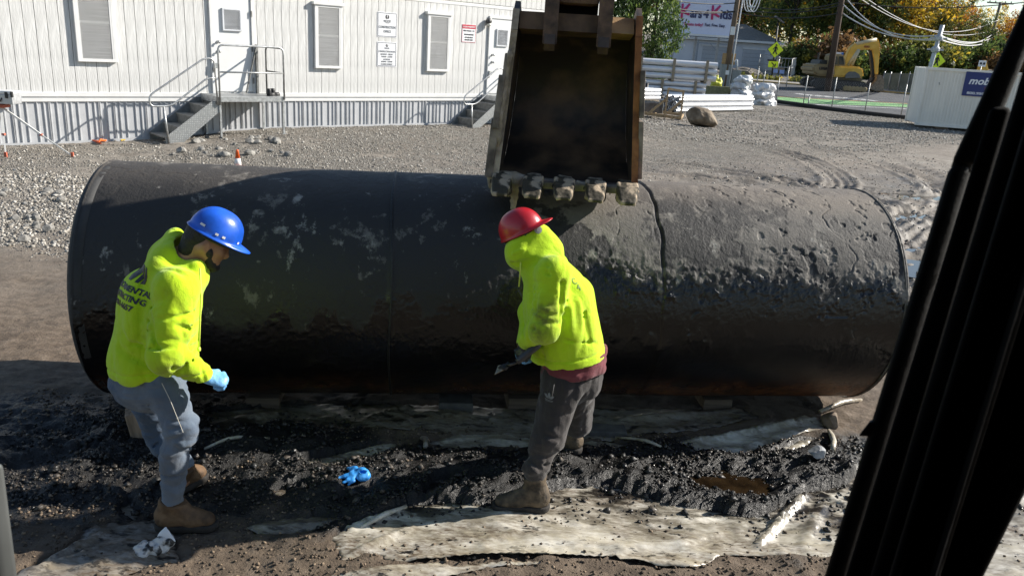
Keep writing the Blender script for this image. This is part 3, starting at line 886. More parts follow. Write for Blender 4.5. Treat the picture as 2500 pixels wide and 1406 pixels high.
# ribbed skirt panels
def skirt_profile():
    pts = [(0, 0)]
    x = 0
    for w, kind in ((.05, 0), (.03, 1), (.085, 0), (.03, 1), (.05, 0), (.02, 1), (.03, 1), (.09, 0), (.03, 1), (.1, 0), (.02, 1), (.03, 1), (.06, 0), (.03, 1), (.09, 0), (.03, 1), (.1, 0)):
        if kind == 0:
            x += w; pts.append((x, 0))
        else:
            pts += [(x + .008, -.022), (x + w - .006, -.022), (x + w + .004, 0)]; x += w + .004
    s = .92 / x
    return [(p[0] * s, p[1]) for p in pts]
prof = skirt_profile()
V = [(p[0], p[1], z) for z in (-.15, .845) for p in prof]
n = len(prof)
pm = MB(); pm.add(V, [(i, i + 1, n + i + 1, n + i) for i in range(n - 1)])
skirt_me = pm.mesh('skirt_panel'); skirt_me.materials.append(MAT_SKIRT)
x = S0
while x < S1 - .3:
    o = link_mesh('skirt_panel', skirt_me, None, trailer, (x, .012, 0)); x += .92
for a in np.arange(S0, S1 - .6, 1.15):
    gg = [Vector((TP[0] + TD[0] * (a + q), TP[1] + TD[1] * (a + q), 0)) for q in (0, 1.15)]
    za, zb = float(terrain(gg[0].x, gg[0].y)), float(terrain(gg[1].x, gg[1].y))
    mb = MB(); mb.beam((a, -.016, za + .015), (a + 1.15, -.016, zb + .015), .02, .07)
    mb.build('skirt_rail', MAT_SKIRT, trailer)

MAT_GLASS = M('blind_behind_glass', (.20, .21, .23), .12, var=.35, scale=6, stretch=(.2, .2, 14), spec=.6, col2=(.40, .41, .43))
MAT_SHADE = M('grey_side_metal', (.62, .64, .67), .5)
def window(x0, x1, z0, z1, par):
    w, h = x1 - x0, z1 - z0
    fr = MB()
    d = .10
    for (c, s) in (((x0 + .03, -d / 2, (z0 + z1) / 2), (.06, d, h)), ((x1 - .03, -d / 2, (z0 + z1) / 2), (.06, d, h)),
                   (((x0 + x1) / 2, -d / 2 - .001, z0 + .03), (w - .004, d, .06)), (((x0 + x1) / 2, -d / 2 - .001, z1 - .03), (w - .004, d, .06))):
        fr.box(c, s, bev=.004)
    o = fr.build('window', MAT_TRIM, par)
    MB().box(((x0 + x1) / 2, -.03, (z0 + z1) / 2), (w - .1, .012, h - .1)).build('pane', MAT_GLASS, o)
    MB().box(((x0 + x1) / 2, -.05, z0 + h * .52), (w - .12, .03, .05), bev=.004).build('sash_bar', MAT_TRIM, o)
    sc = MB()                                   # expanded-metal security screen
    W, Hh = w - .1, h - .1
    cx_, cz_ = (x0 + x1) / 2, (z0 + z1) / 2
    p = .042
    for sg in (1, -1):
        n_ = int((W + Hh * 1.7) / p) + 2
        for i in range(n_):
            c = -W / 2 - Hh * 1.7 / 2 + i * p + p / 2
            # x = c + sg*1.7*z/…  clip to the opening
            pts = []
            for z in np.linspace(-Hh / 2, Hh / 2, 2):
                pts.append((c + sg * 1.7 * z, z))
            (xa, za), (xb, zb) = pts
            t0, t1 = 0.0, 1.0
            dx = xb - xa
            for lim, s_ in ((-W / 2, 1), (W / 2, -1)):
                fa, fb = (xa - lim) * s_, (xb - lim) * s_
                if fa < 0 and fb < 0: t0, t1 = 1, 0; break
                if fa < 0: t0 = max(t0, fa / (fa - fb))
                elif fb < 0: t1 = min(t1, fa / (fa - fb))
            if t1 - t0 < .01: continue
            A_ = (cx_ + xa + dx * t0, -.088, cz_ + za + (zb - za) * t0); B_ = (cx_ + xa + dx * t1, -.088, cz_ + za + (zb - za) * t1)
            sc.beam(A_, B_, .004, .007, up=(0, 1, 0))
    sc.build('security_screen', MAT_TRIM, o)
    for (c, s) in (((x0 + .075, -.088, cz_), (.03, .02, Hh)), ((x1 - .075, -.088, cz_), (.03, .02, Hh))):
        MB().box(c, s).build('screen_edge', MAT_TRIM, o)
    return o
for (a, b_) in ((1.50, 2.24), (6.73, 7.47), (10.06, 10.82)):
    wdw = window(a, b_, 1.62, 3.08, trailer)
    MB().box(((a + b_) / 2, -.065, 3.11), (b_ - a + .1, .13, .075), bev=.01).build('drip_cap', MAT_TRIM, wdw)
window(17.0, 17.25, 2.1, 3.0, trailer)

MAT_DOOR = M('white_door_paint', (.74, .745, .74), .45, var=.03, scale=3)
MAT_DARKMETAL = M('dark_metal', (.05, .05, .05), .5, metal=.6)
def door(x0, x1, par, win=True):
    z0, z1 = 1.04, 3.12
    fr = MB()
    fr.box((x0 - .035, -.035, (z0 + z1) / 2), (.07, .07, z1 - z0 + .1), bev=.004)
    fr.box((x1 + .035, -.035, (z0 + z1) / 2), (.07, .07, z1 - z0 + .1), bev=.004)
    fr.box(((x0 + x1) / 2, -.035, z1 + .02), (x1 - x0 - .004, .066, .06), bev=.004)
    o = MB().box(((x0 + x1) / 2, -.03, (z0 + z1) / 2), (x1 - x0 - .012, .03, z1 - z0 - .02), bev=.005).build('door', MAT_DOOR, par)
    fr.build('door_frame', MAT_TRIM, o)
    for zz, r_ in ((2.12, .03), (1.92, .035)):
        mb = MB(); mb.lathe([(r_, 0), (r_, .02), (.018, .03), (.018, .055), (.032, .062), (.034, .085), (.02, .1)], 12, (0, 0, 0), 'Y')
        mb.build('door_knob', MAT_GALV, o, loc=(x0 + .1, -.045, zz), rot=(0, 0, 0), smooth=True).scale = (1, -1, 1)
    for zz in (1.3, 2.0, 2.75):
        MB().box((x1 + .005, -.075, zz), (.03, .02, .13), bev=.003).build('hinge', MAT_GALV_DARK, o)
    if win:
        wx0, wx1, wz0, wz1 = x0 + .23, x0 + .63, 2.38, 2.82
        f2 = MB()
        for (c, s) in (((wx0, -.06, (wz0 + wz1) / 2), (.035, .05, wz1 - wz0)), ((wx1, -.06, (wz0 + wz1) / 2), (.035, .05, wz1 - wz0)), (((wx0 + wx1) / 2, -.06, wz0), (wx1 - wx0 + .036, .048, .035)), (((wx0 + wx1) / 2, -.06, wz1), (wx1 - wx0 + .036, .048, .035))):
            f2.box(c, s, bev=.003)
        dw = f2.build('door_window', MAT_SHADE, o)
        MB().box(((wx0 + wx1) / 2, -.05, (wz0 + wz1) / 2), (wx1 - wx0, .008, wz1 - wz0)).build('pane', MAT_GLASS, dw)
        sc = MB()
        for i in range(24):
            for sg in (1, -1):
                c = -.42 + i * .036
                za, zb = -.2, .2
                xa, xb = c + sg * za * 1.0, c + sg * zb * 1.0
                t0, t1 = 0, 1
                for lim, s_ in ((-.19, 1), (.19, -1)):
                    fa, fb = (xa - lim) * s_, (xb - lim) * s_
                    if fa < 0 and fb < 0: t0, t1 = 1, 0; break
                    if fa < 0: t0 = max(t0, fa / (fa - fb))
                    elif fb < 0: t1 = min(t1, fa / (fa - fb))
                if t1 - t0 < .02: continue
                m0 = Vector(((wx0 + wx1) / 2, -.082, (wz0 + wz1) / 2))
                sc.beam(m0 + Vector((xa + (xb - xa) * t0, 0, za + (zb - za) * t0)), m0 + Vector((xa + (xb - xa) * t1, 0, za + (zb - za) * t1)), .004, .006, up=(0, 1, 0))
        sc.build('security_screen', MAT_SHADE, dw)
    # hasp with padlock
    MB().box((x0 + .02, -.09, 1.62), (.1, .04, .12), bev=.008).build('lock_hasp', MAT_GALV, o)
    MB().box((x0 - .03, -.085, 1.53), (.06, .03, .09), bev=.006).build('padlock', MAT_GALV_DARK, o)
    return o
door(4.27, 5.15, trailer)
door(12.3, 13.2, trailer)
def wall_lamp(x, z):
    mb = MB(); mb.lathe([(.05, 0), (.05, .03), (.085, .05), (.085, .11), (.06, .15)], 12, (0, 0, 0), 'Y')
    o = mb.build('wall_lamp', M('dark_lamp_housing', (.06, .06, .06), .5), trailer, loc=(x, -.022, z), smooth=True); o.scale = (1, -1, 1)
    mb = MB(); mb.lathe([(.07, 0), (.07, .03), (.045, .07)], 12); mb.build('lamp_globe', M('frosted_lamp_glass', (.75, .72, .62), .3), trailer, loc=(x, -.13, z - .12), smooth=True)
wall_lamp(12.16, 3.02); wall_lamp(3.8, 3.42)

# ------------------------------------------------------------------ signs on the trailer
MAT_SIGN = M('white_sign_face', (.80, .81, .83), .4, var=.02)
MAT_NAVY = M('navy_print', (.035, .045, .09), .5)
MAT_INK = M('black_print', (.02, .02, .025), .5)
MAT_RED = M('red_print', (.50, .02, .05), .5)
MAT_GREYINK = M('grey_print', (.16, .17, .19), .5)
def wall_pt(s, z, out=.0): return Vector((TP[0] + TD[0] * s + TN[0] * out, TP[1] + TD[1] * s + TN[1] * out, z))
def print_text(par, s, size, x, z, mat, bold=.0, out=-.012, shear=0, width=None):
    me = text_mesh(s, size, .0008, bold, shear)
    o = link_mesh('lettering', me, mat, par, (x, out, z), (PI / 2, 0, 0))
    if width:
        xs_ = [v.co.x for v in me.vertices]; w_ = max(xs_) - min(xs_)
        if w_ > 0: o.scale = (width / w_, 1, 1)
    return o
def sign(name, s0, s1, z0, z1, label, bmat, bw=.012, gap=.03):
    o = empty(name, wall_pt((s0 + s1) / 2, (z0 + z1) / 2, .022), T_RZ, label, 'sign')
    w, h = s1 - s0, z1 - z0
    MB().box((0, -.004, 0), (w, .008, h), bev=.002).build('panel', MAT_SIGN, o)
    mb = MB()
    wi, hi_ = w - gap, h - gap
    for (c, sz) in (((-wi / 2 + bw / 2, -.009, 0), (bw, .002, hi_)), ((wi / 2 - bw / 2, -.009, 0), (bw, .002, hi_)), ((0, -.009, hi_ / 2 - bw / 2), (wi - 2 * bw, .002, bw)), ((0, -.009, -hi_ / 2 + bw / 2), (wi - 2 * bw, .002, bw))):
        mb.box(c, sz)
    mb.build('border', bmat, o)
    return o
def roundel(par, x, z, r):
    # black disc with a pale upright figure cut into it
    mb = MB(); n = 28
    def sect(a0, a1, rr):
        pts = [(0, 0)] + [(rr * math.cos(rad(a)), rr * math.sin(rad(a))) for a in np.linspace(a0, a1, 12)]
        mb.prism([(p[0] + x, p[1] + z) for p in pts], Matrix(((1, 0, 0, 0), (0, 0, -1, -.009), (0, 1, 0, 0), (0, 0, 0, 1))), .0025)
    sect(100, 255, r); sect(-80, 70, r)
    mb.build('emblem', MAT_INK, par)
    mb = MB()
    mb.prism([(x - .008, z + r * .5), (x + .012, z + r * .95), (x + .010, z - r * .2), (x - r * .5, z - r * .12), (x - r * .45, z + r * .05), (x - .006, z + r * .1)], Matrix(((1, 0, 0, 0), (0, 0, -1, -.0118), (0, 1, 0, 0), (0, 0, 0, 1))), .002)
    mb.build('emblem', MAT_SIGN, par)
sg = sign('office_sign', 8.52, 9.11, 2.43, 3.03, 'white sign with navy border reading construction office on the trailer', MAT_NAVY)
roundel(sg, 0, .19, .055)
print_text(sg, 'WOOD', .085, 0, .085, MAT_GREYINK, .001, width=.22)
print_text(sg, 'PARTNERS', .02, 0, .045, MAT_GREYINK, width=.12)
print_text(sg, 'CONSTRUCTION', .085, 0, -.06, MAT_GREYINK, .0015, width=.50)
print_text(sg, 'OFFICE', .085, 0, -.165, MAT_GREYINK, .0015, width=.23)
sg = sign('hours_sign', 8.52, 9.11, 1.70, 2.31, 'white sign with navy border listing construction hours on the trailer', MAT_NAVY)
roundel(sg, 0, .22, .036)
print_text(sg, 'WOOD', .055, 0, .15, MAT_GREYINK, .001, width=.15)
print_text(sg, 'CONSTRUCTION HOURS', .06, 0, .07, MAT_GREYINK, .001, width=.51)
print_text(sg, 'MONDAY - FRIDAY', .055, 0, 0, MAT_GREYINK, .001, width=.38)
print_text(sg, '7:00AM - 5:00PM', .05, 0, -.06, MAT_GREYINK, .001, width=.34)
print_text(sg, 'SATURDAY', .05, 0, -.125, MAT_GREYINK, .001, width=.22)
print_text(sg, '8:00AM - 5:00PM', .05, 0, -.18, MAT_GREYINK, .001, width=.34)
print_text(sg, 'CLOSED SUNDAY', .055, 0, -.245, MAT_GREYINK, .001, width=.36)
sg = sign('emergency_sign', 11.27, 11.76, 2.42, 2.89, 'white notice with red header listing emergency phone numbers', MAT_RED, .01, .006)
MB().box((0, -.0105, .175), (.46, .003, .095)).build('header', MAT_RED, sg)
print_text(sg, 'IN CASE OF EMERGENCY', .05, 0, .175, MAT_SIGN, .0015, out=-.0135, width=.42)
print_text(sg, 'FIRE / POLICE   911', .05, 0, .07, MAT_INK, .002, width=.39)
print_text(sg, 'WOOD PARTNERS', .05, 0, -.03, MAT_INK, .002, width=.34)
print_text(sg, '617-626-8140', .05, 0, -.105, MAT_INK, .002, width=.29)
print_text(sg, '508-207-9278', .05, 0, -.17, MAT_INK, .002, width=.29)

# ------------------------------------------------------------------ metal steps
def tread_plate_material():
    m = bpy.data.materials.new('tread_plate'); m.use_nodes = True
    N, L = m.node_tree.nodes, m.node_tree.links
    b = N['Principled BSDF']
    tc = N.new('ShaderNodeTexCoord'); vo = N.new('ShaderNodeTexVoronoi'); vo.inputs['Scale'].default_value = 26; vo.inputs['Randomness'].default_value = .15
    L.new(tc.outputs['Object'], vo.inputs['Vector'])
    r = N.new('ShaderNodeValToRGB'); r.color_ramp.elements[0].position = .22; r.color_ramp.elements[1].position = .34
    r.color_ramp.elements[0].color = (.62, .63, .63, 1); r.color_ramp.elements[1].color = (.30, .31, .31, 1)
    L.new(vo.outputs['Distance'], r.inputs['Fac']); L.new(r.outputs['Color'], b.inputs['Base Color'])
    b.inputs['Metallic'].default_value = .45; b.inputs['Roughness'].default_value = .42
    bp = N.new('ShaderNodeBump'); bp.inputs['Strength'].default_value = .6; bp.inputs['Distance'].default_value = .006; bp.invert = True
    L.new(vo.outputs['Distance'], bp.inputs['Height']); L.new(bp.outputs['Normal'], b.inputs['Normal'])
    return m
MAT_TREAD = tread_plate_material()
MAT_STEP = M('step_steel', (.23, .23, .22), .6, metal=.35, var=.22, scale=9, bump=.2)
def steps(s_off, label, landing=True):
    """metal stair going up along the wall to a landing; drawn in trailer axes, first flight's landing at x 3.95..5.43"""
    o = empty('metal_steps', (TP[0] + TD[0] * s_off, TP[1] + TD[1] * s_off, 0), T_RZ, label, 'steps', 'metal steps of the trailer')
    T_ = lambda pts: [(p[0], -p[1], p[2]) for p in pts]
    def gl(x, out):
        p = wall_pt(s_off + x, 0, out); return float(terrain(p.x, p.y))
    x0, x1 = 3.95, 5.43
    MB().box(((x0 + x1) / 2, -.52, 1.005), (x1 - x0, .92, .028), bev=.004).build('landing', MAT_TREAD, o)
    fr = MB()
    fr.box(((x0 + x1) / 2, -.985, .965), (x1 - x0 + .03, .03, .11), bev=.003)
    fr.box((x0 - .012, -.5, .95), (.03, .93, .14), bev=.003); fr.box((x1 + .012, -.5, .965), (.03, .93, .11), bev=.003)
    fr.build('landing_frame', MAT_GALV, o)
    for (lx, ly) in ((x0 + .01, .965), (x1 - .01, .965), (x1 - .06, .07), (x0 + .06, .07)):
        z = gl(lx, ly)
        mb = MB(); mb.box((lx, -ly, (z + .96) / 2 - .02), (.045, .045, .96 - z), bev=.004); mb.box((lx, -ly, z + .012), (.1, .1, .018))
        mb.build('leg', MAT_GALV, o)
    mb = MB(); mb.tube(rounded(T_([(x0, 1.01, .85), (x0, 1.01, 2.08), (x1, 1.01, 2.08), (x1, 1.01, .96)]), .13), .021, 8); mb.build('guard_rail', MAT_GALV, o, smooth=True)
    mb = MB(); mb.tube(T_([(x0, 1.01, 1.53), (x1, 1.01, 1.53)]), .017, 8); mb.build('mid_rail', MAT_GALV, o, smooth=True)
    mb = MB(); mb.tube(rounded(T_([(x1, .99, 2.06), (x1, .16, 2.06), (x1, .16, 1.0)]), .1), .021, 8); mb.build('guard_rail', MAT_GALV_DARK, o, smooth=True)
    mb = MB(); mb.tube(T_([(x1, .99, 1.53), (x1, .16, 1.53)]), .017, 8); mb.build('mid_rail', MAT_GALV_DARK, o, smooth=True)
    mb = MB(); mb.box((x1 - .2, -.11, 1.55), (.05, .05, 1.1), bev=.004); mb.build('wall_post', MAT_GALV_DARK, o)
    mb = MB(); mb.beam((x0 + 1.26, -.11, 2.0), (x0 + 1.0, -.12, 1.03), .05, .02); mb.build('brace', MAT_GALV_DARK, o)
    # treads and risers
    for k, (tx, tz) in enumerate(((3.66, .80), (3.37, .59), (3.08, .38), (2.79, .18))):
        MB().box((tx + .15, -.5, tz), (.31, .9, .03), bev=.003).build('tread', MAT_STEP, o)
        MB().box((tx + .30, -.5, tz + .105), (.012, .88, .18)).build('riser', MAT_GALV_DARK, o)
    def stringer(yy, name, m_):
        z = gl(2.9, abs(yy)) - .02
        pl = [(2.78, z), (3.10, z), (3.94, .70), (3.94, .93), (3.80, .93), (2.78, .2)]
        mb = MB(); mb.prism(pl, Matrix(((1, 0, 0, 0), (0, 0, -1, yy), (0, 1, 0, 0), (0, 0, 0, 1))), .012)
        mb.build(name, m_, o)
    stringer(-.955, 'stringer', MAT_TREAD); stringer(-.04, 'stringer', MAT_STEP)
    hr = T_([(3.90, 1.0, .86), (3.86, 1.0, 1.80), (3.66, 1.0, 1.80), (2.50, 1.0, 1.04), (2.50, 1.0, .83), (2.92, 1.0, .83), (3.70, 1.0, 1.40), (3.88, 1.0, 1.40)])
    mb = MB(); mb.tube(rounded(hr, .14), .019, 8); mb.build('handrail', MAT_GALV, o, smooth=True)
    z = gl(2.82, 1.0)
    mb = MB(); mb.tube(T_([(2.84, .99, z - .02), (2.77, 1.0, .83)]), .019, 8); mb.build('handrail_post', MAT_GALV, o, smooth=True)
    return o
steps(0, 'galvanised metal steps and railed landing at the door with the square window')
steps(8.15, 'galvanised metal steps at the trailer door beside the red notice')
# black boots left on the landing
def shoe(loc, rz):
    mb = MB()
    mb.lathe([(.045, 0), (.055, .01), (.056, .06), (.05, .12), (.042, .16)], 12)
    mb.add([(p[0] * 1.0 + .09, p[1] * .85, p[2]) for p in [(.09 * math.cos(a) * (1 if z < .05 else .7), .06 * math.sin(a) * (1 if z < .05 else .7), z) for z in (0, .04, .075) for a in np.linspace(0, 2 * PI, 12, endpoint=False)]],
           [(r * 12 + k, r * 12 + (k + 1) % 12, (r + 1) * 12 + (k + 1) % 12, (r + 1) * 12 + k) for r in range(2) for k in range(12)] + [tuple(range(24, 36))])
    o = mb.build('rubber_boot', M('black_rubber', (.012, .012, .013), .5, bump=.1), loc=loc, rot=(0, 0, rz), smooth=True)
    return tag(o, 'black rubber boot left at the railing on the metal landing', 'boot', 'boots left on the landing')
p = wall_pt(5.18, 1.02, .78); shoe(p, T_RZ + .3)
p = wall_pt(5.30, 1.02, .72); shoe(p, T_RZ + .1)

# ------------------------------------------------------------------ survey tripod with its case
tg = G(12, 384)
tri = empty('survey_tripod', (tg.x - .12, tg.y + .25, 0), 0, 'white and orange surveyor tripod standing in front of the trailer skirt', 'tripod')
MAT_TRI = M('tripod_white', (.62, .62, .60), .5); MAT_ORANGE = M('tripod_orange', (.45, .11, .06), .6, var=.2)
for k, (dx, dy) in enumerate(((.14, -.25), (1.0, .35), (-.55, .5))):
    foot = Vector((dx, dy, gz(tri.location.x + dx, tri.location.y + dy)))
    head = Vector((0, 0, .86))
    kn = foot.lerp(head, .45)
    mb = MB(); mb.beam(foot + Vector((0, 0, .02)), kn, .022, .02); mb.beam(kn - (kn - foot) * .08, head, .042, .032)
    lg = mb.build('leg', MAT_TRI, tri)
    MB().box(kn, (.052, .05, .035)).build('clamp', MAT_ORANGE, lg)
    MB().box(foot + Vector((0, 0, .04)), (.045, .035, .09)).build('foot', MAT_ORANGE, lg)
MB().box((0, 0, .875), (.24, .2, .06), bev=.02).build('head', MAT_ORANGE, tri)
case = empty('instrument_case', (tri.location.x + .02, tri.location.y, .905), .05, 'silver aluminium instrument case resting on top of the tripod', 'case')
MB().box((0, 0, .10), (.56, .3, .17), bev=.012).build('body', M('ribbed_aluminium', (.52, .53, .54), .4, metal=.5, var=.15, scale=20, stretch=(6, 1, 1)), case)
MB().box((0, 0, .215), (.575, .31, .055), bev=.012).build('lid', M('pale_aluminium', (.74, .75, .76), .35, metal=.3), case)
for xx in (-.2, .19):
    MB().box((xx, -.16, .175), (.045, .025, .11), bev=.005).build('latch', MAT_DARKMETAL, case)
mb = MB(); mb.tube(rounded([(-.1, -.15, .12), (-.08, -.18, .06), (.08, -.18, .06), (.1, -.15, .12)], .03), .012, 6); mb.build('handle', MAT_DARKMETAL, case)
for xx in (-.275, .275):
    MB().box((xx, -.14, .19), (.035, .05, .1), bev=.008).build('corner_cap', MAT_DARKMETAL, case)

# small traffic cone behind the tank
g = G(581, 408)
cone = empty('traffic_cone', (g.x, g.y, gz(g.x, g.y)), 0, 'small orange traffic cone with white collar behind the tank', 'cone')
mb = MB(); mb.box((0, 0, .012), (.2, .2, .025), bev=.008); mb.build('base', M('cone_base', (.5, .08, .02), .6), cone)
mb = MB(); mb.lathe([(.07, .025), (.045, .17)], 16); mb.build('collar', M('cone_white', (.75, .74, .72), .5), cone, smooth=True)
mb = MB(); mb.lathe([(.046, .17), (.026, .28), (.03, .285), (.022, .32), (.012, .325)], 16); mb.build('tip', M('cone_orange', (.75, .12, .02), .45), cone, smooth=True)
# bits of flagging tape at the skirt
for k, (px, py, lab, c_) in enumerate(((290, 344, 'yellow strip of litter at the trailer skirt', (.7, .45, .03)), (252, 348, 'crumpled orange flagging tape at the trailer skirt', (.7, .16, .03)), (238, 352, 'short orange tape end lying on the gravel by the trailer skirt', (.6, .10, .03)))):
    g = G(px, py); mb = MB()
    mb.tube([(-.16, 0, .02), (-.06, .03, .05), (.05, -.02, .03), (.17, .02, .05)], [.012, .03, .022, .012], 6)
    tag(mb.build('flagging_tape', M('tape_%s' % ('yellow', 'orange', 'red')[k], c_, .5), None, (g.x, g.y, gz(g.x, g.y)), (0, 0, .5 + k)), lab, 'tape')
# ------------------------------------------------------------------ implicit modelling for bodies and clothes
def surface_nets(D, org, h):
    S = D < 0
    nx, ny, nz = D.shape
    c = lambda a, i, j, k: a[i:nx - 1 + i, j:ny - 1 + j, k:nz - 1 + k]
    cnt = np.zeros((nx - 1, ny - 1, nz - 1), np.int8)
    for i in (0, 1):
        for j in (0, 1):
            for k in (0, 1): cnt += c(S, i, j, k)
    act = (cnt > 0) & (cnt < 8)
    I = np.argwhere(act)
    ids = -np.ones(act.shape, np.int32); ids[act] = np.arange(len(I))
    acc = np.zeros((len(I), 3)); num = np.zeros(len(I))
    corners = [(i, j, k) for i in (0, 1) for j in (0, 1) for k in (0, 1)]
    for a in corners:
        for ax in range(3):
            if a[ax]: continue
            b = list(a); b[ax] = 1
            da = D[I[:, 0] + a[0], I[:, 1] + a[1], I[:, 2] + a[2]]; db = D[I[:, 0] + b[0], I[:, 1] + b[1], I[:, 2] + b[2]]
            m_ = (da < 0) != (db < 0)
            t = np.where(m_, da / np.where(m_, da - db, 1), 0)
            p = np.array(a, float)[None] + t[:, None] * np.eye(3)[ax][None]
            acc += p * m_[:, None]; num += m_
    V = (I + acc / num[:, None]) * h + org
    Fs = []
    for ax in range(3):
        sl0 = [slice(1, -1)] * 3; sl1 = [slice(1, -1)] * 3
        sl0[ax] = slice(0, -1); sl1[ax] = slice(1, None)
        a, b = S[tuple(sl0)], S[tuple(sl1)]
        E_ = np.argwhere(a != b)
        off = np.array([1, 1, 1]); off[ax] = 0
        P = E_ + off
        u, v = (ax + 1) % 3, (ax + 2) % 3
        du, dv = np.eye(3, dtype=int)[u], np.eye(3, dtype=int)[v]
        q = [P - du - dv, P - dv, P, P - du]
        f = np.stack([ids[x[:, 0], x[:, 1], x[:, 2]] for x in q], -1)
        flip = ~a[tuple(E_.T)]
        f[flip] = f[flip][:, ::-1]
        Fs.append(f)
    return V, np.concatenate(Fs)

class Sdf:
    def __init__(self, lo, hi, h):
        self.lo, self.h = np.array(lo, float), h
        n = np.ceil((np.array(hi, float) - self.lo) / h).astype(int) + 1
        g = [self.lo[i] + h * np.arange(n[i]) for i in range(3)]
        self.P = np.stack(np.meshgrid(*g, indexing='ij'), -1).astype(np.float32)
        self.D = np.full(n, 9.0, np.float32)
    def win(self, lo, hi, pad):
        n = self.D.shape
        a = np.floor((np.array(lo, float) - pad - self.lo) / self.h).astype(int); b = np.ceil((np.array(hi, float) + pad - self.lo) / self.h).astype(int) + 1
        return tuple(slice(min(max(0, a[i]), n[i] - 1), max(1, min(n[i], b[i]))) for i in range(3))
    def cone(self, a, b, ra, rb, u=None, su=1.0, v=None, sv=1.0):
        """tapered round limb between two points, optionally flattened along u, v"""
        a, b = np.array(a, np.float32), np.array(b, np.float32)
        sl = self.win(np.minimum(a, b), np.maximum(a, b), max(ra, rb) * max(1, su, sv) + .09)
        d = b - a; L2 = max(float(d @ d), 1e-9)
        p = self.P[sl] - a
        t = np.clip((p @ d) / L2, 0, 1)
        q = p - t[..., None] * d
        for ax, s in ((u, su), (v, sv)):
            if ax is None or s == 1.0: continue
            ax = np.array(ax, np.float32); ax = ax / np.linalg.norm(ax)
            q = q + ax * ((q @ ax) * (1 / s - 1))[..., None]
        return sl, (np.sqrt((q * q).sum(-1)) - (ra + (rb - ra) * t)) * min(su, sv, 1.0)
    def ell(self, c, r, R=None):
        c = np.array(c, np.float32); r = np.array(r, np.float32)
        sl = self.win(c, c, float(r.max()) + .09)
        p = self.P[sl] - c
        if R is not None: p = p @ np.array(R, np.float32)      # columns of R are the ellipsoid's axes
        k = np.sqrt(((p / r) ** 2).sum(-1))
        return sl, (k - 1) * r.min()
    def add(self, sd, k=.03):
        sl, b = sd
        a = self.D[sl]
        h = np.clip(.5 + .5 * (b - a) / k, 0, 1)
        self.D[sl] = (b * (1 - h) + a * h - k * h * (1 - h)).astype(np.float32); return self
    def cut(self, n, p0, k=.0):
        """keep the side where (P-p0).n < 0"""
        n = np.array(n, np.float32); n = n / np.linalg.norm(n)
        self.D = np.maximum(self.D, (self.P - np.array(p0, np.float32)) @ n); return self
    def sub(self, sd):
        sl, d = sd; self.D[sl] = np.maximum(self.D[sl], -d); return self
    def crease(self, a, b, w, depth):
        """soft groove along a segment (negative depth: raised seam or fold)"""
        depth *= 1.5
        a, b = np.array(a, np.float32), np.array(b, np.float32)
        sl = self.win(np.minimum(a, b), np.maximum(a, b), w * 2.6)
        d = b - a; p = self.P[sl] - a
        t = np.clip((p @ d) / max(float(d @ d), 1e-9), 0, 1)
        q = p - t[..., None] * d
        r2 = (q * q).sum(-1)
        self.D[sl] += (depth * np.exp(-r2 / (w * w))).astype(np.float32); return self
    def groove(self, n, p0, off, w, depth):
        n = np.array(n, np.float32); n = n / np.linalg.norm(n)
        q = (self.P - np.array(p0, np.float32)) @ n + off
        self.D += (depth * np.exp(-(q / w) ** 2)).astype(np.float32); return self
    def noise(self, amp, sc, seed=0.0, o=3, stretch=(1, 1, 1), ridge=False, band=.08):
        m_ = np.abs(self.D) < band
        q = self.P[m_].astype(float) * np.array(stretch) * sc
        n = fbm(q[:, 0] + seed, q[:, 1] - seed, q[:, 2] + seed * .5, o)
        if ridge: n = .5 - np.abs(n) * 2
        self.D[m_] += (amp * n).astype(np.float32); return self
    def wedge(self, y0, y1, hx0, hx1, hz0, hz1, zc0=0., zc1=0., r=.01):
        """tapered block along local -y from y0 (root) to y1 (tip)"""
        P = self.P; t = np.clip((P[..., 1] - y0) / (y1 - y0), 0, 1)
        q = np.stack([np.abs(P[..., 0]) - (hx0 + (hx1 - hx0) * t) + r, np.abs(P[..., 2] - (zc0 + (zc1 - zc0) * t)) - (hz0 + (hz1 - hz0) * t) + r, np.abs(P[..., 1] - (y0 + y1) / 2) - abs(y1 - y0) / 2 + r], -1)
        return (slice(None),) * 3, np.sqrt((np.maximum(q, 0) ** 2).sum(-1)) + np.minimum(q.max(-1), 0) - r
    def mesh(self, name):
        self.D[0], self.D[-1] = 9, 9; self.D[:, 0], self.D[:, -1] = 9, 9; self.D[:, :, 0], self.D[:, :, -1] = 9, 9
        V, Fc = surface_nets(self.D, self.lo, self.h)
        return np_mesh(name, V, Fc, smooth=True)

def basis(fwd, up):
    x = Vector(fwd).normalized(); z = Vector(up); z = (z - x * z.dot(x)).normalized(); y = z.cross(x)
    return x, y, z
def loc_mat(o, X_, Y_, Z_):
    return Matrix(((X_[0], Y_[0], Z_[0], o[0]), (X_[1], Y_[1], Z_[1], o[1]), (X_[2], Y_[2], Z_[2], o[2]), (0, 0, 0, 1)))
def dirt_attr(me, spots):
    co = np.empty(len(me.vertices) * 3, np.float32); me.vertices.foreach_get('co', co); co = co.reshape(-1, 3)
    v = np.zeros(len(co))
    for (c, r, a) in spots:
        d = np.linalg.norm(co - np.array(c), axis=1)
        v = np.maximum(v, a * np.exp(-(d / r) ** 2))
    at = me.attributes.new('dirt', 'FLOAT', 'POINT'); at.data.foreach_set('value', v.astype(np.float32))

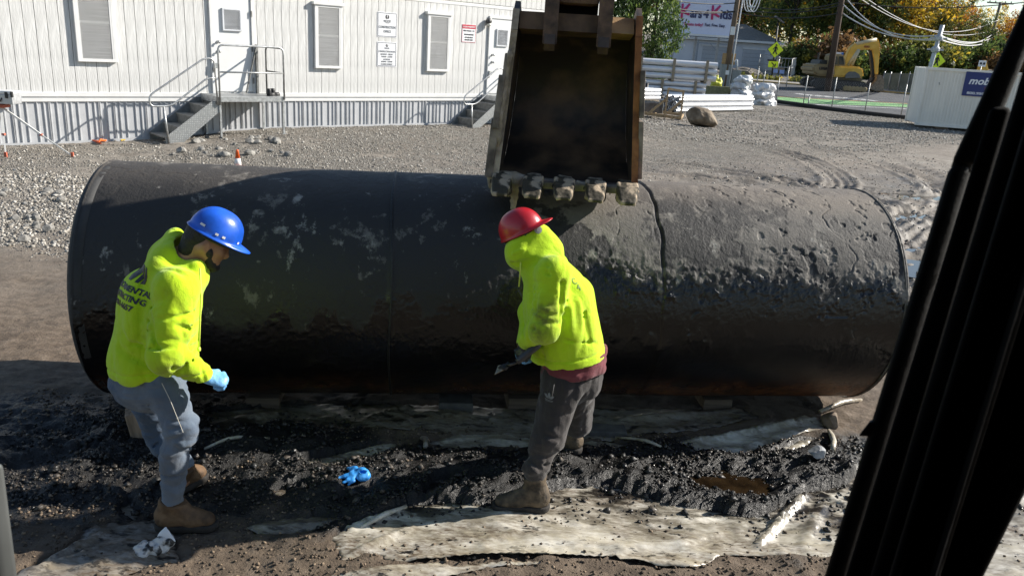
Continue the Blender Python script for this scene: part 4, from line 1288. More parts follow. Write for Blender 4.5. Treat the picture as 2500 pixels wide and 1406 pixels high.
def cloth_material(name, col, dirt, scale=7, amt=.5, rough=.9, weave=260, sheen=.2, bumpy=.35, col2=None, fold=.22):
    m = bpy.data.materials.new(name); m.use_nodes = True
    N, L = m.node_tree.nodes, m.node_tree.links
    b = N['Principled BSDF']
    tc = N.new('ShaderNodeTexCoord')
    def noise(sc, de=5):
        n = N.new('ShaderNodeTexNoise'); n.inputs['Scale'].default_value = sc; n.inputs['Detail'].default_value = de
        L.new(tc.outputs['Object'], n.inputs['Vector']); return n.outputs['Fac']
    def mix(f, a, c):
        n = N.new('ShaderNodeMix'); n.data_type = 'RGBA'
        for k, v in (('Factor', f), ('A', a), ('B', c)):
            if isinstance(v, tuple): n.inputs[k].default_value = (*v, 1)
            else: L.new(v, n.inputs[k])
        return n.outputs['Result']
    def rng_(f, a, c, t0, t1):
        n = N.new('ShaderNodeMapRange'); n.inputs['From Min'].default_value = a; n.inputs['From Max'].default_value = c
        n.inputs['To Min'].default_value = t0; n.inputs['To Max'].default_value = t1; L.new(f, n.inputs['Value']); return n.outputs['Result']
    n1, n2 = noise(scale), noise(scale * 4)
    c = mix(rng_(n2, .3, .7, 0, 1), tuple(x * .93 for x in col), col)
    if col2: c = mix(rng_(noise(scale * .6), .42, .62, 0, 1), c, col2)
    at = N.new('ShaderNodeAttribute'); at.attribute_name = 'dirt'
    ad = N.new('ShaderNodeMath'); ad.operation = 'MULTIPLY_ADD'; ad.use_clamp = True
    L.new(at.outputs['Fac'], ad.inputs[0]); L.new(rng_(n2, .3, .6, .35, 1.1), ad.inputs[1]); L.new(rng_(n1, .60, .78, 0, amt), ad.inputs[2])
    c = mix(ad.outputs[0], c, dirt)
    L.new(c, b.inputs['Base Color'])
    b.inputs['Roughness'].default_value = rough; b.inputs['Specular IOR Level'].default_value = .2
    b.inputs['Sheen Weight'].default_value = sheen
    b.inputs['Sheen Roughness'].default_value = .6
    w = noise(weave, 2); w2 = noise(22, 6)
    sm = N.new('ShaderNodeMath'); sm.operation = 'MULTIPLY_ADD'; sm.inputs[1].default_value = 2.5; L.new(w2, sm.inputs[0]); L.new(w, sm.inputs[2])
    bp = N.new('ShaderNodeBump'); bp.inputs['Strength'].default_value = bumpy; bp.inputs['Distance'].default_value = .009
    L.new(sm.outputs[0], bp.inputs['Height'])
    # crisp drag creases
    fo = N.new('ShaderNodeTexNoise'); fo.inputs['Scale'].default_value = 4.2; fo.inputs['Detail'].default_value = 2; fo.inputs['Distortion'].default_value = .8
    mp = N.new('ShaderNodeMapping'); mp.inputs['Scale'].default_value = (1.3, 1.3, .75); L.new(tc.outputs['Object'], mp.inputs['Vector']); L.new(mp.outputs['Vector'], fo.inputs['Vector'])
    ab = N.new('ShaderNodeMath'); ab.operation = 'SUBTRACT'; ab.inputs[1].default_value = .5; L.new(fo.outputs['Fac'], ab.inputs[0])
    a2 = N.new('ShaderNodeMath'); a2.operation = 'ABSOLUTE'; L.new(ab.outputs[0], a2.inputs[0])
    a3 = rng_(a2.outputs[0], 0, .10, 0, 1)
    b2 = N.new('ShaderNodeBump'); b2.inputs['Strength'].default_value = fold; b2.inputs['Distance'].default_value = .016
    L.new(a3, b2.inputs['Height']); L.new(bp.outputs['Normal'], b2.inputs['Normal']); L.new(b2.outputs['Normal'], b.inputs['Normal'])
    return m
MAT_HIVIS = cloth_material('hi_vis_fleece', (.49, .72, .008), (.14, .15, .025), amt=.45)
MAT_JEANS = cloth_material('faded_denim', (.065, .10, .155), (.13, .115, .095), scale=4, amt=.5, weave=400, col2=(.155, .195, .25))
MAT_JOGGER = cloth_material('charcoal_jersey', (.034, .029, .028), (.07, .058, .050), scale=5, amt=.5)
MAT_SHIRT = cloth_material('maroon_jersey', (.16, .030, .040), (.09, .03, .035), amt=.3)
MAT_NITRILE = M('blue_nitrile', (.16, .42, .80), .45, var=.12, scale=20, bump=.35, bscale=50, col2=(.27, .55, .88))
MAT_DIRTYGLOVE = M('soiled_glove', (.02, .024, .03), .4, var=.4, scale=18, bump=.4, bscale=50, col2=(.22, .42, .62), thr=(.52, .66))
MAT_SKIN = M('tanned_skin', (.34, .175, .10), .5, var=.12, scale=25, bump=.15, bscale=120)
MAT_HAIR = M('dark_hair', (.012, .010, .009), .6, var=.4, scale=60, bump=.8, bscale=150)
MAT_BOOT_T = M('tan_boot_leather', (.095, .052, .024), .75, var=.35, scale=14, bump=.6, bscale=45, col2=(.18, .105, .052))
MAT_BOOT_M = M('muddy_boot_leather', (.034, .026, .018), .8, var=.4, scale=16, bump=.7, bscale=40, col2=(.135, .10, .064))
MAT_SOLE = M('boot_sole', (.025, .021, .018), .85, var=.4, scale=20, bump=.4)
MAT_CORD = M('pale_drawcord', (.72, .80, .12), .8)

def helmet(parent, o, fwd, up, col, name_col, ribs=True, stickers=False, knob=False, k=1.0):
    X_, Y_, Z_ = basis(fwd, up)
    Mx = loc_mat(o, X_, Y_, Z_) @ Matrix.Scale(k, 4)
    mat = M(name_col + '_helmet_shell', col, .36, var=.22, scale=9, coat=.2, spec=.5, bump=.06, bscale=50, rvar=.15)
    V, F_ = [], []
    nA, nE = 56, 18
    for e in range(nE + 1):
        for a in range(nA):
            th, ph = 2 * PI * a / nA, (e / nE) * PI / 2
            ce, se = math.cos(ph) ** .86, math.sin(ph)
            rx, ry, rz = .142, .113, .135
            x, y, z = rx * ce * math.cos(th), ry * ce * math.sin(th), rz * se
            if ribs:                                     # three raised ridges over the crown
                for yy, hh in ((-.032, .004), (0, .0055), (.032, .004)):
                    k = math.exp(-((y - yy) / .008) ** 2) * min(1, max(0, (z - .04) / .03))
                    z += hh * k
            V.append((x, y, z)); 
    for e in range(nE):
        for a in range(nA):
            b = (a + 1) % nA
            F_.append((e * nA + a, e * nA + b, (e + 1) * nA + b, (e + 1) * nA + a))
    mb = MB(); mb.add([Mx @ Vector(v) for v in V], F_)
    # rim and visor: a sheet flaring from the bottom edge, deep in front
    base = len(mb.v)
    R_ = []
    for ring in range(4):
        for a in range(nA):
            th = 2 * PI * a / nA
            front = max(0, math.cos(th)) ** 2.2
            ext = (.010 + .058 * front) * ring / 3
            drop = -.004 * ring / 3 - .010 * front * (ring / 3) ** 1.5
            th_z = -.012 * (1 - front) * (ring / 3) if ring < 3 else -.012 * (1 - front)
            mb.v.append(tuple(Mx @ Vector(((.142 + ext) * math.cos(th), (.113 + ext * .75) * math.sin(th), drop + th_z))))
    for r_ in range(3):
        for a in range(nA):
            b = (a + 1) % nA
            mb.f.append((base + r_ * nA + a, base + (r_ + 1) * nA + a, base + (r_ + 1) * nA + b, base + r_ * nA + b))
    o_ = mb.build('hard_hat', mat, parent, smooth=True)
    bm = bmesh.new(); bm.from_mesh(o_.data); bmesh.ops.remove_doubles(bm, verts=bm.verts, dist=.0012); bmesh.ops.recalc_face_normals(bm, faces=bm.faces); bm.to_mesh(o_.data); bm.free()
    sol = o_.modifiers.new('thickness', 'SOLIDIFY'); sol.thickness = .0035; sol.offset = -1
    mb = MB()
    ring = [Mx @ Vector((.122 * math.cos(t), .096 * math.sin(t), -.018)) for t in np.linspace(0, 2 * PI, 40, endpoint=False)]
    for dz in (-.008, .004, .016):
        mb.tube([p + Z_ * dz for p in ring], .008, 6, closed=True)
    mb.build('suspension_band', M('black_plastic', (.012, .012, .013), .45), o_, smooth=True)
    if stickers:
        for (t, ww, zz) in ((-2.25, .10, .022), (-1.62, .055, .012), (-1.35, .055, .012), (-.62, .05, .010)):
            mb = MB()
            for k in range(4):
                ta, tb = t + ww * 2.2 * (k / 4 - .5), t + ww * 2.2 * ((k + 1) / 4 - .5)
                f = 1.018
                P = [(.142 * f * math.cos(q) * math.cos(zz2 / .135) ** .86, .113 * f * math.sin(q) * math.cos(zz2 / .135) ** .86, zz2) for q, zz2 in ((ta, zz), (tb, zz), (tb, zz + .012), (ta, zz + .012))]
                mb.add([Mx @ Vector(p) for p in P], [(0, 1, 2, 3)])
            mb.build('sticker', M('white_sticker', (.8, .8, .8), .5), o_)
    if knob:
        mb = MB(); mb.lathe([(.020, 0), (.022, .006), (.020, .014), (.010, .015), (.010, .018), (.002, .018)], 12)
        kk = mb.build('ratchet_knob', M('grey_plastic', (.35, .34, .33), .5), o_)
        c = Mx @ Vector((.112, -.055, -.035)); n = (X_ * .55 - Y_ * .85)
        q = n.to_track_quat('Z', 'Y'); kk.location = c; kk.rotation_euler = q.to_euler()
        mb = MB(); mb.beam(Mx @ Vector((.04, -.098, -.022)), Mx @ Vector((.105, -.062, -.032)), .006, .03, up=Z_); mb.build('strap', M('black_plastic', (.012, .012, .013), .45), o_)
    return o_

def glove(parent, w, fwd, back, mat, curl=1.0, side=1, scale=1.0, h=.0042):
    """five fingers and a palm; X to the knuckles, Z the back of the hand, thumb on side*Y"""
    X_, Y_, Z_ = basis(fwd, back)
    W = lambda x, y, z: np.array(Vector(w) + X_ * x * scale + Y_ * y * side * scale + Z_ * z * scale)
    c = W(.06, 0, -.02)
    S = Sdf(c - .15, c + .15, h)
    S.add(S.cone(W(-.055, 0, 0), W(.01, 0, 0), .036, .031, u=Z_, su=.8), .01)
    S.add(S.cone(W(.015, 0, 0), W(.078, .0, 0), .032, .036, u=Z_, su=.48), .02)
    S.add(S.cone(W(.04, -.012, 0), W(.08, -.02, 0), .024, .024, u=Z_, su=.6), .02)
    for i, (ln, y) in enumerate(((.040, .031), (.045, .010), (.042, -.011), (.034, -.030))):
        a0 = .15 + .95 * curl; a1 = a0 + 1.35 * curl; a2 = a1 + 1.0 * curl
        p = [np.array((.084, y, 0))]
        for a, l in ((a0, ln), (a1, ln * .68), (a2, ln * .55)):
            p.append(p[-1] + np.array((math.cos(a) * l, 0, -math.sin(a) * l)))
        rs = (.0115, .0108, .0098, .0088)
        for q in range(3):
            S.add(S.cone(W(*p[q]), W(*p[q + 1]), rs[q], rs[q + 1]), .004)
    th = [(.022, .026, -.006), (.055, .048, -.022), (.083, .040, -.042), (.098, .022, -.050)]
    for q in range(3):
        S.add(S.cone(W(*th[q]), W(*th[q + 1]), .0145 - .0015 * q, .013 - .0015 * q), .008)
    S.noise(.0012, 60, 2.0, 2, band=.02)
    return link_mesh('glove', S.mesh('glove'), mat, parent)

def boot(parent, heel, toe, ankle, mat, hgt=.17, wid=.05, laces=True):
    """heel and toe: ground points; ankle: centre of the shaft top"""
    heel, toe, ankle = Vector(heel), Vector(toe), Vector(ankle)
    f = (toe - heel); L = f.length; f = f.normalized(); up = Vector((0, 0, 1)); f = (f - up * 0).normalized(); s = up.cross(f).normalized()
    P = lambda a, b, c: np.array(heel + f * a * L + s * b + up * c)
    lo = np.minimum(np.minimum(P(0, 0, 0), P(1, 0, 0)), np.array(ankle)) - .11; hi = np.maximum(np.maximum(P(0, 0, 0), P(1, 0, 0)), np.array(ankle)) + .1
    S = Sdf(lo, hi, .0062)
    S.add(S.cone(P(.17, 0, .065), P(.62, 0, .055), .056, .050, u=s, su=.82), .02)
    S.add(S.cone(P(.60, 0, .050), P(.84, 0, .046), .048, .044, u=s, su=1.04), .03)
    S.add(S.cone(P(.20, 0, .08), np.array(ankle), .058, .060, u=s, su=.88), .045)
    S.add(S.cone(P(.55, 0, .07), P(.33, 0, .125), .036, .042, u=s, su=.9), .03)
    S.add(S.cone(np.array(ankle), np.array(ankle) + np.array((0, 0, .006)), .064, .064, u=s, su=.9), .012)
    S.cut((0, 0, -1), P(0, 0, .022))
    n = (ankle - Vector(P(.2, 0, .08))).normalized()
    S.cut(n, ankle + n * .012)
    S.crease(P(.30, .055, .06), P(.60, .06, .04), .008, .003); S.crease(P(.30, -.055, .06), P(.60, -.06, .04), .008, .003)
    S.crease(P(.58, -.04, .085), P(.58, .04, .085), .007, .004); S.crease(P(.66, -.04, .08), P(.66, .04, .08), .006, .003)
    S.crease(P(.28, -.06, .12), P(.5, -.05, .075), .005, .004); S.crease(P(.28, .06, .12), P(.5, .05, .075), .005, .004); S.crease(P(.06, -.05, .05), P(.10, -.06, .13), .006, .004)
    S.groove((0, 0, 1), heel + up * .034, 0, .005, .004)
    S.noise(.004, 22, 3.0, 3, band=.03)
    o = link_mesh('boot', S.mesh('boot'), mat, parent)
    S2 = Sdf(lo - .02, hi, .007)
    S2.add(S2.cone(P(.13, 0, .02), P(.4, 0, .02), .056, .047), .02); S2.add(S2.cone(P(.4, 0, .02), P(.87, 0, .02), .047, .052), .02)
    S2.cut((0, 0, 1), P(0, 0, .036)); S2.cut((0, 0, -1), P(0, 0, -.004))
    link_mesh('sole', S2.mesh('sole'), MAT_SOLE, o)
    if laces:
        mb = MB()
        for k in range(4):
            t = k / 3
            c = Vector(P(.62 - .26 * t, 0, .098 + .055 * t)); 
            mb.tube([c + s * .034 - up * .012, c + s * .012 + up * .004, c - s * .012 + up * .004, c - s * .034 - up * .012], .0035, 5)
        mb.build('laces', M('boot_lace', (.09, .06, .03), .8), o, smooth=True)
    return o

def seg_folds(S, a, b, r, n, depth, w, seed, lo=.15, hi=.95):
    """curved drag folds across a limb"""
    q = np.random.default_rng(seed)
    a, b = Vector(a), Vector(b); d = (b - a).normalized(); u = d.orthogonal().normalized(); v = d.cross(u)
    for k in range(n):
        t = lo + (hi - lo) * (k + .6 * q.random()) / n
        c = a.lerp(b, t); ph = q.random() * 6.28; sp = 1.0 + 1.1 * q.random(); sl = (q.random() - .5) * .10
        pts = [c + (u * math.cos(ph + s * sp) + v * math.sin(ph + s * sp)) * r + d * sl * s for s in (-.5, -.17, .17, .5)]
        for i in range(3): S.crease(pts[i], pts[i + 1], w * (.7 + .6 * q.random()), depth * (.6 + .6 * q.random()))

def project_print(par, me, o, X_, Y_, target, mat, name='print', flip=1):
    """lay a flat mesh (xy) on a garment: origin o, axes X_, Y_, thrown along -(X_ x Y_)"""
    Z_ = Vector(X_).cross(Vector(Y_)).normalized()
    bm = bmesh.new(); bm.from_mesh(me)
    bmesh.ops.triangulate(bm, faces=bm.faces)
    bmesh.ops.subdivide_edges(bm, edges=[e for e in bm.edges if e.calc_length() > .012], cuts=1)
    bmesh.ops.triangulate(bm, faces=bm.faces)
    tm = target.data
    bv = BVHTree.FromPolygons([v.co for v in tm.vertices], [p.vertices[:] for p in tm.polygons])
    dead = []
    for v in bm.verts:
        p = Vector(o) + Vector(X_) * v.co.x + Vector(Y_) * v.co.y
        hit = bv.ray_cast(p + Z_ * .3, -Z_, 1.0)
        if hit[0] is None: dead.append(v); continue
        v.co = hit[0] + hit[1] * (.0016 + (v.co.z > 0) * .001)
    bmesh.ops.delete(bm, geom=dead, context='VERTS')
    out = bpy.data.meshes.new(name); bm.to_mesh(out); bm.free()
    return link_mesh(name, out, mat, par)

def person_body(parent, hd, HX, HY, HZ, neck, chest, pelvis, arms, legs, h=.0115):
    """one continuous body: head with face, neck, trunk, arms with hands, legs with feet"""
    pts = np.array([hd, chest, pelvis] + [p for a in arms for p in a] + [p for l in legs for p in l])
    S = Sdf(pts.min(0) - .17, pts.max(0) + .19, h)
    H = lambda x, y, z: np.array(Vector(hd) + HX * x + HY * y + HZ * z)
    R = np.array([HX, HY, HZ]).T
    S.add(S.ell(H(-.01, 0, .03), (.098, .078, .105), R), .02)
    S.add(S.ell(H(.035, 0, -.035), (.066, .060, .075), R), .03)
    S.add(S.cone(H(.03, 0, -.07), H(.072, 0, -.092), .042, .026), .03)
    for s in (1, -1):
        S.add(S.cone(H(-.005, s * .062, -.03), H(.055, s * .03, -.085), .024, .022), .03)
        S.add(S.ell(H(.055, s * .04, -.02), (.03, .026, .026), R), .02)
    S.add(S.cone(H(.085, 0, .012), H(.108, 0, -.030), .011, .016), .012)
    S.add(S.cone(H(.088, -.022, -.062), H(.088, .022, -.062), .008, .008), .008)
    S.add(S.cone(H(.082, -.034, .028), H(.082, .034, .028), .014, .014), .02)
    for s in (1, -1):
        S.crease(H(.092, s * .024, .008), H(.092, s * .036, .008), .014, .008)
        S.add(S.ell(H(-.012, s * .083, -.012), (.022, .012, .034), R), .005)
        S.crease(H(-.006, s * .096, -.018), H(-.008, s * .096, .002), .009, .006)
    S.crease(H(.1, -.02, -.062), H(.1, .02, -.062), .005, .005)
    S.add(S.cone(H(-.025, 0, -.05), neck, .058, .066), .035)
    S.add(S.cone(neck, chest, .075, .13), .05)
    S.add(S.cone(chest, pelvis, .135, .125), .08)
    for a in arms:
        S.add(S.cone(chest, a[0], .09, .062), .04)
        S.add(S.cone(a[0], a[1], .050, .040), .03); S.add(S.cone(a[1], a[2], .040, .026), .02)
        d = (Vector(a[2]) - Vector(a[1])).normalized()
        S.add(S.cone(a[2], Vector(a[2]) + d * .075, .024, .022), .02)
    for l in legs:
        S.add(S.cone(pelvis, l[0], .10, .085), .05)
        S.add(S.cone(l[0], l[1], .080, .052), .04); S.add(S.cone(l[1], l[2], .052, .036), .03)
        S.add(S.cone(l[2], l[3], .036, .03), .02)
    return link_mesh('body', S.mesh('body'), MAT_SKIN, parent)
def V3(*a): return Vector(a)
def rebase(e, base):
    """put the thing's Empty at its base without moving its parts"""
    base = Vector(base)
    for ch in e.children: ch.location = Vector(ch.location) - base
    e.location = base
# ------------------------------------------------------------------ worker in the blue helmet
wk = empty('person', (0, 0, 0), 0, 'worker in blue hard hat, yellow hoodie and faded jeans, bending toward the tank', 'person')
FW = Vector((.87, .50, 0)).normalized(); RT = Vector((.50, -.87, 0)).normalized()
pel = at_y(372, 905, 3.66); che = at_y(398, 735, 3.68); nek = at_y(450, 640, 3.70)
HX, HY, HZ = basis((.80, .34, -.50), (.42, .18, .89))
hed = at_y(508, 588, 3.71)
shR = at_y(428, 708, 3.50); elR = at_y(410, 868, 3.42); wrR = at_y(492, 912, 3.50)
shL = at_y(420, 690, 3.86); elL = at_y(395, 840, 3.96); wrL = at_y(430, 890, 3.90)
hpR = at_y(395, 925, 3.56); knR = at_y(440, 1040, 3.51); anR = at_y(413, 1212, 3.475)
hpL = at_y(352, 925, 3.76); knL = at_y(388, 1060, 3.86); anL = at_y(412, 1180, 3.83)
bR0 = G(388, 1297); bR1 = G(528, 1296); bL0 = G(425, 1232); bL1 = G(497, 1192)
for b in (bR0, bR1, bL0, bL1): b.z = gz(b.x, b.y) + .012
z_ = max(bR0.z, bR1.z); bR0.z = bR1.z = z_; z_ = max(bL0.z, bL1.z); bL0.z = bL1.z = z_
anR = V3(bR0.x + .075, bR0.y + .01, bR0.z + .15); anL = V3(bL0.x + .05, bL0.y + .03, bL0.z + .15)
person_body(wk, hed, HX, HY, HZ, nek, che, pel, [(shR, elR, wrR), (shL, elL, wrL)], [(hpR, knR, anR, anR - V3(0, 0, .09)), (hpL, knL, anL, anL - V3(0, 0, .09))])
# hoodie
S = Sdf(np.minimum(np.array(pel), np.array(shR)) - (.36, .32, .20), np.array(hed) + (.22, .42, .12), .0064)
bel = pel.lerp(che, .18)
S.add(S.cone(bel, che, .195, .185, u=RT, su=1.10, v=FW, sv=.92), .05)
S.add(S.cone(bel - FW * .035, che - FW * .045, .165, .15, u=RT, su=1.1), .06)
S.add(S.cone(che, nek - V3(0, 0, .045), .17, .10, u=RT, su=1.2), .07)
S.add(S.cone(bel + FW * .05 - V3(0, 0, .02), bel + FW * .06 + V3(0, 0, .12), .15, .14), .06)
for (a, b, c, kk) in ((shR, elR, wrR, 1), (shL, elL, wrL, 0)):
    S.add(S.cone(nek - V3(0, 0, .075), a, .085, .098), .05)
    S.add(S.cone(a, b, .102, .088), .030); S.add(S.cone(b, c, .086, .054), .035)
    S.add(S.cone(c - (c - b).normalized() * .035, c, .052, .046), .01)
# hood lying on the shoulders, collar standing up at the nape
S.add(S.cone(nek + V3(-.045, .0, -.02), nek + V3(.02, -.02, -.06), .115, .095, u=RT, su=1.25), .035)
hb = at_y(415, 590, 3.70)
S.add(S.cone(hb + V3(0, .06, 0), hb + V3(.015, -.07, -.035), .050, .046), .045)
S.add(S.cone(hb + V3(-.05, .05, -.10), hb + V3(-.01, -.12, -.11), .075, .06), .05)
fr = at_y(476, 650, 3.62)
S.add(S.cone(nek + RT * .08 + V3(.0, 0, -.02), fr, .06, .036), .03)
S.add(S.cone(fr, fr + V3(.01, .09, -.015), .036, .04), .03)
# opening for the neck
S.sub(S.cone(hed + HZ * .02 - HX * .02, nek + V3(-.005, 0, .03), .098, .075))
hem = pel + V3(0, 0, .018)
S.cut((.10, 0, -1), hem); S.D += 0
# seams and folds
S.crease(at_y(445, 640, 3.42), at_y(448, 745, 3.37), .007, .005)
S.crease(at_y(448, 745, 3.34), at_y(368, 760, 3.40), .008, .006); S.crease(at_y(448, 745, 3.34), at_y(478, 790, 3.42), .010, .010)
S.crease(at_y(362, 770, 3.42), at_y(388, 850, 3.36), .016, .016); S.crease(at_y(388, 850, 3.36), at_y(425, 900, 3.36), .013, .012)
S.crease(at_y(470, 720, 3.42), at_y(480, 800, 3.42), .012, .010); S.crease(at_y(462, 770, 3.38), at_y(474, 850, 3.40), .012, .011)
S.crease(at_y(360, 640, 3.50), at_y(470, 675, 3.46), .014, .016); S.crease(at_y(365, 620, 3.55), at_y(420, 640, 3.46), .012, -.010)
S.crease(at_y(430, 610, 3.50), at_y(475, 665, 3.46), .006, .006)
S.crease(at_y(405, 880, 3.32), at_y(470, 900, 3.36), .012, .009); S.crease(at_y(425, 905, 3.33), at_y(480, 925, 3.40), .010, .008); S.crease(at_y(440, 870, 3.33), at_y(485, 880, 3.40), .010, .007)
S.crease(at_y(492, 895, 3.45), at_y(500, 935, 3.45), .008, .006)
for (px, py, qx, qy) in ((300, 820, 340, 870), (290, 850, 370, 895), (330, 830, 385, 890), (350, 700, 345, 780), (280, 800, 300, 850)):
    S.crease(at_y(px, py, 3.48), at_y(qx, qy, 3.46), .018, .009)
seg_folds(S, elR, wrR, .07, 6, .006, .012, 4); seg_folds(S, shR, elR, .095, 6, .005, .014, 8)
seg_folds(S, elR, wrR, .066, 7, .010, .0075, 5); seg_folds(S, shR, elR, .092, 8, .009, .008, 9); seg_folds(S, bel, che, .19, 12, .009, .010, 10)
S.groove((.10, 0, -1), hem, .045, .006, .006); dw_ = (wrR - elR).normalized(); S.crease(wrR - dw_ * .045 + V3(0, -.06, .02), wrR - dw_ * .045 + V3(.02, -.02, -.06), .007, .007)
S.noise(.010, 6, 1.0, 2); S.noise(.008, 9, 4.0, 1, stretch=(1, 1, .4), ridge=True)
hood_me = S.mesh('hoodie')
dirt_attr(hood_me, [(at_y(420, 905, 3.34), .09, .35), (at_y(360, 790, 3.42), .07, .25), (at_y(470, 660, 3.45), .03, .5), (at_y(380, 870, 3.4), .05, .35), (at_y(390, 640, 3.5), .06, .2)])
hoodie = link_mesh('hoodie', hood_me, MAT_HIVIS, wk)
mb = MB(); mb.tube([at_y(488, 655, 3.56), at_y(491, 720, 3.55), at_y(488, 790, 3.54), at_y(486, 850, 3.54)], .0045, 6); mb.lathe([(.006, 0), (.009, .006), (.009, .016), (.005, .022)], 8, at_y(486, 857, 3.54)); mb.build('drawcord', MAT_CORD, hoodie, smooth=True)
# print on the back
BX = (FW * .30 + RT * .95).normalized()
BZ = -(BX.cross(Vector((0, 0, 1)))).normalized()
tl = Vector((.30, .16, .94)); tl = (tl - BX * tl.dot(BX)).normalized()
bc = at_y(306, 700, 3.50)
for (s, sz, dy, w_, dx) in (('ENVIRONMENTAL', .038, -.010, .34, -.165), ('CONTRACTING', .038, -.052, .29, -.16), ('781-6657', .036, -.094, .18, -.14)):
    t_ = text_mesh(s, sz, .0004, .0012)
    xs_ = [v.co.x for v in t_.vertices]; k_ = w_ / (max(xs_) - min(xs_))
    for v in t_.vertices: v.co.x = v.co.x * k_ + dx + .10; v.co.y += dy
    project_print(hoodie, t_, bc, BX, tl, hoodie, MAT_INK, 'lettering')
em = MB()
I4 = Matrix.Identity(4)
for pl in ([(-.075, .045), (-.035, .045), (.005, .10), (.02, .145), (-.02, .15), (-.055, .10)], [(.0, .045), (.02, .045), (.055, .12), (.045, .15), (.03, .15)], [(.03, .045), (.06, .05), (.085, .10), (.08, .14), (.062, .15), (.066, .11)], [(-.09, .045), (-.08, .045), (-.03, .15), (-.045, .155), (-.08, .10)]):
    em.prism([(p[0] * .85 - .01, p[1] * .85 - .012) for p in pl], I4, .0006)
project_print(hoodie, em.mesh('emblem'), bc, BX, tl, hoodie, MAT_INK, 'emblem')
# jeans
lo_ = np.minimum.reduce([np.array(anR), np.array(anL), np.array(pel)]) - (.20, .2, .09); hi_ = np.maximum.reduce([np.array(pel), np.array(knR), np.array(knL)]) + (.22, .24, .12)
S = Sdf(lo_, hi_, .0066)
S.add(S.cone(pel + V3(0, 0, .03), pel - V3(.0, 0, .05), .155, .16, u=RT, su=1.15, v=FW, sv=.98), .04)
S.add(S.ell(pel - FW * .07 - V3(0, 0, .04), (.13, .14, .12)), .06)
for (a, b, c) in ((hpR, knR, anR), (hpL, knL, anL)):
    S.add(S.cone(a, b, .106, .073), .035); S.add(S.cone(b, c + V3(0, 0, .02), .070, .053), .03)
    S.add(S.cone(b + FW * .015, b + FW * .015 - V3(0, 0, .05), .066, .064), .03)
    S.add(S.cone(b.lerp(c, .35) - FW * .018, b.lerp(c, .6) - FW * .012, .058, .054), .03)
S.cut((0, 0, 1), pel + V3(0, 0, .07))
D_ = S.D.copy()
cutL = (S.P[..., 2] < anR.z + .008) & (S.P[..., 1] < 3.66); cutL2 = (S.P[..., 2] < anL.z + .008) & (S.P[..., 1] >= 3.66)
S.D = np.where(cutL | cutL2, 9, S.D)
seg_folds(S, knR, anR, .060, 12, .010, .009, 21); seg_folds(S, hpR, knR, .095, 10, .009, .010, 22, .3, 1.0); seg_folds(S, knL, anL, .060, 12, .010, .009, 23); seg_folds(S, hpL, knL, .10, 5, .006, .014, 24)
S.crease(at_y(405, 950, 3.44), at_y(448, 1065, 3.43), .006, -.004); S.crease(at_y(448, 1065, 3.43), at_y(420, 1200, 3.41), .006, -.003)
S.crease(at_y(415, 1075, 3.44), at_y(470, 1055, 3.43), .013, .011); S.crease(at_y(410, 1090, 3.44), at_y(460, 1092, 3.43), .012, .009); S.crease(at_y(420, 1050, 3.44), at_y(455, 1035, 3.43), .010, .007)
S.crease(at_y(340, 940, 3.50), at_y(360, 1010, 3.50), .008, .004); S.crease(at_y(330, 935, 3.52), at_y(385, 935, 3.46), .006, .004)
S.noise(.008, 9, 6.0, 3, band=.04); S.noise(.008, 14, 7.0, 2, stretch=(.6, .6, 1.4), ridge=True, band=.04)
me = S.mesh('jeans'); dirt_attr(me, [(at_y(420, 1150, 3.42), .12, .4), (at_y(350, 895, 3.5), .04, .6), (at_y(440, 1000, 3.42), .1, .5)])
jeans = link_mesh('jeans', me, MAT_JEANS, wk)
mb = MB()
mb.tube(rounded([at_y(395, 935, 3.425), at_y(415, 975, 3.42), at_y(447, 1055, 3.425)], .03), .0016, 5); mb.build('stitching', M('pale_thread', (.5, .48, .42), .8), jeans)
glove(wk, wrR + (wrR - elR).normalized() * .012, (.93, .22, -.28), (-.15, -.5, .85), MAT_NITRILE, 1.0, side=1, scale=1.02)
glove(wk, wrL, (.5, .3, -.8), (.5, -.5, .4), MAT_NITRILE, .8, side=-1)
boot(wk, bR0, bR1, anR, MAT_BOOT_T); boot(wk, bL0, bL1, anL, MAT_BOOT_T)
hat_o = hed + HZ * .050 + HX * .012
helmet(wk, hat_o, HX, HZ, (.012, .10, .58), 'blue', True, True, k=.90)
# hair and beard
S = Sdf(np.array(hed) - .16, np.array(hed) + .16, .006)
H = lambda x, y, z: np.array(Vector(hed) + HX * x + HY * y + HZ * z)
R = np.array([HX, HY, HZ]).T
S.add(S.ell(H(-.018, 0, .025), (.097, .083, .108), R), .01); S.add(S.cone(H(-.06, 0, -.03), H(-.055, 0, -.075), .05, .052), .03)
S.cut(HX, H(.0, 0, 0)); S.cut(-HZ, H(0, 0, -.105))
S.sub(S.ell(H(.0, -.09, -.02), (.028, .03, .035), R)); S.noise(.003, 40, 2.0, 2, band=.02)
link_mesh('hair', S.mesh('hair'), MAT_HAIR, wk)
S = Sdf(np.array(hed) - .17, np.array(hed) + .16, .006)
S.add(S.cone(H(.03, 0, -.075), H(.078, 0, -.100), .049, .034), .03)
for s in (1, -1): S.add(S.cone(H(.012, s * .062, -.030), H(.055, s * .034, -.09), .024, .027), .02)
S.sub(S.ell(H(.10, 0, -.03), (.05, .06, .035), R)); S.noise(.004, 45, 3.0, 2, band=.02)
link_mesh('beard', S.mesh('beard'), MAT_HAIR, wk)
rebase(wk, (bR0 + bL0) / 2)
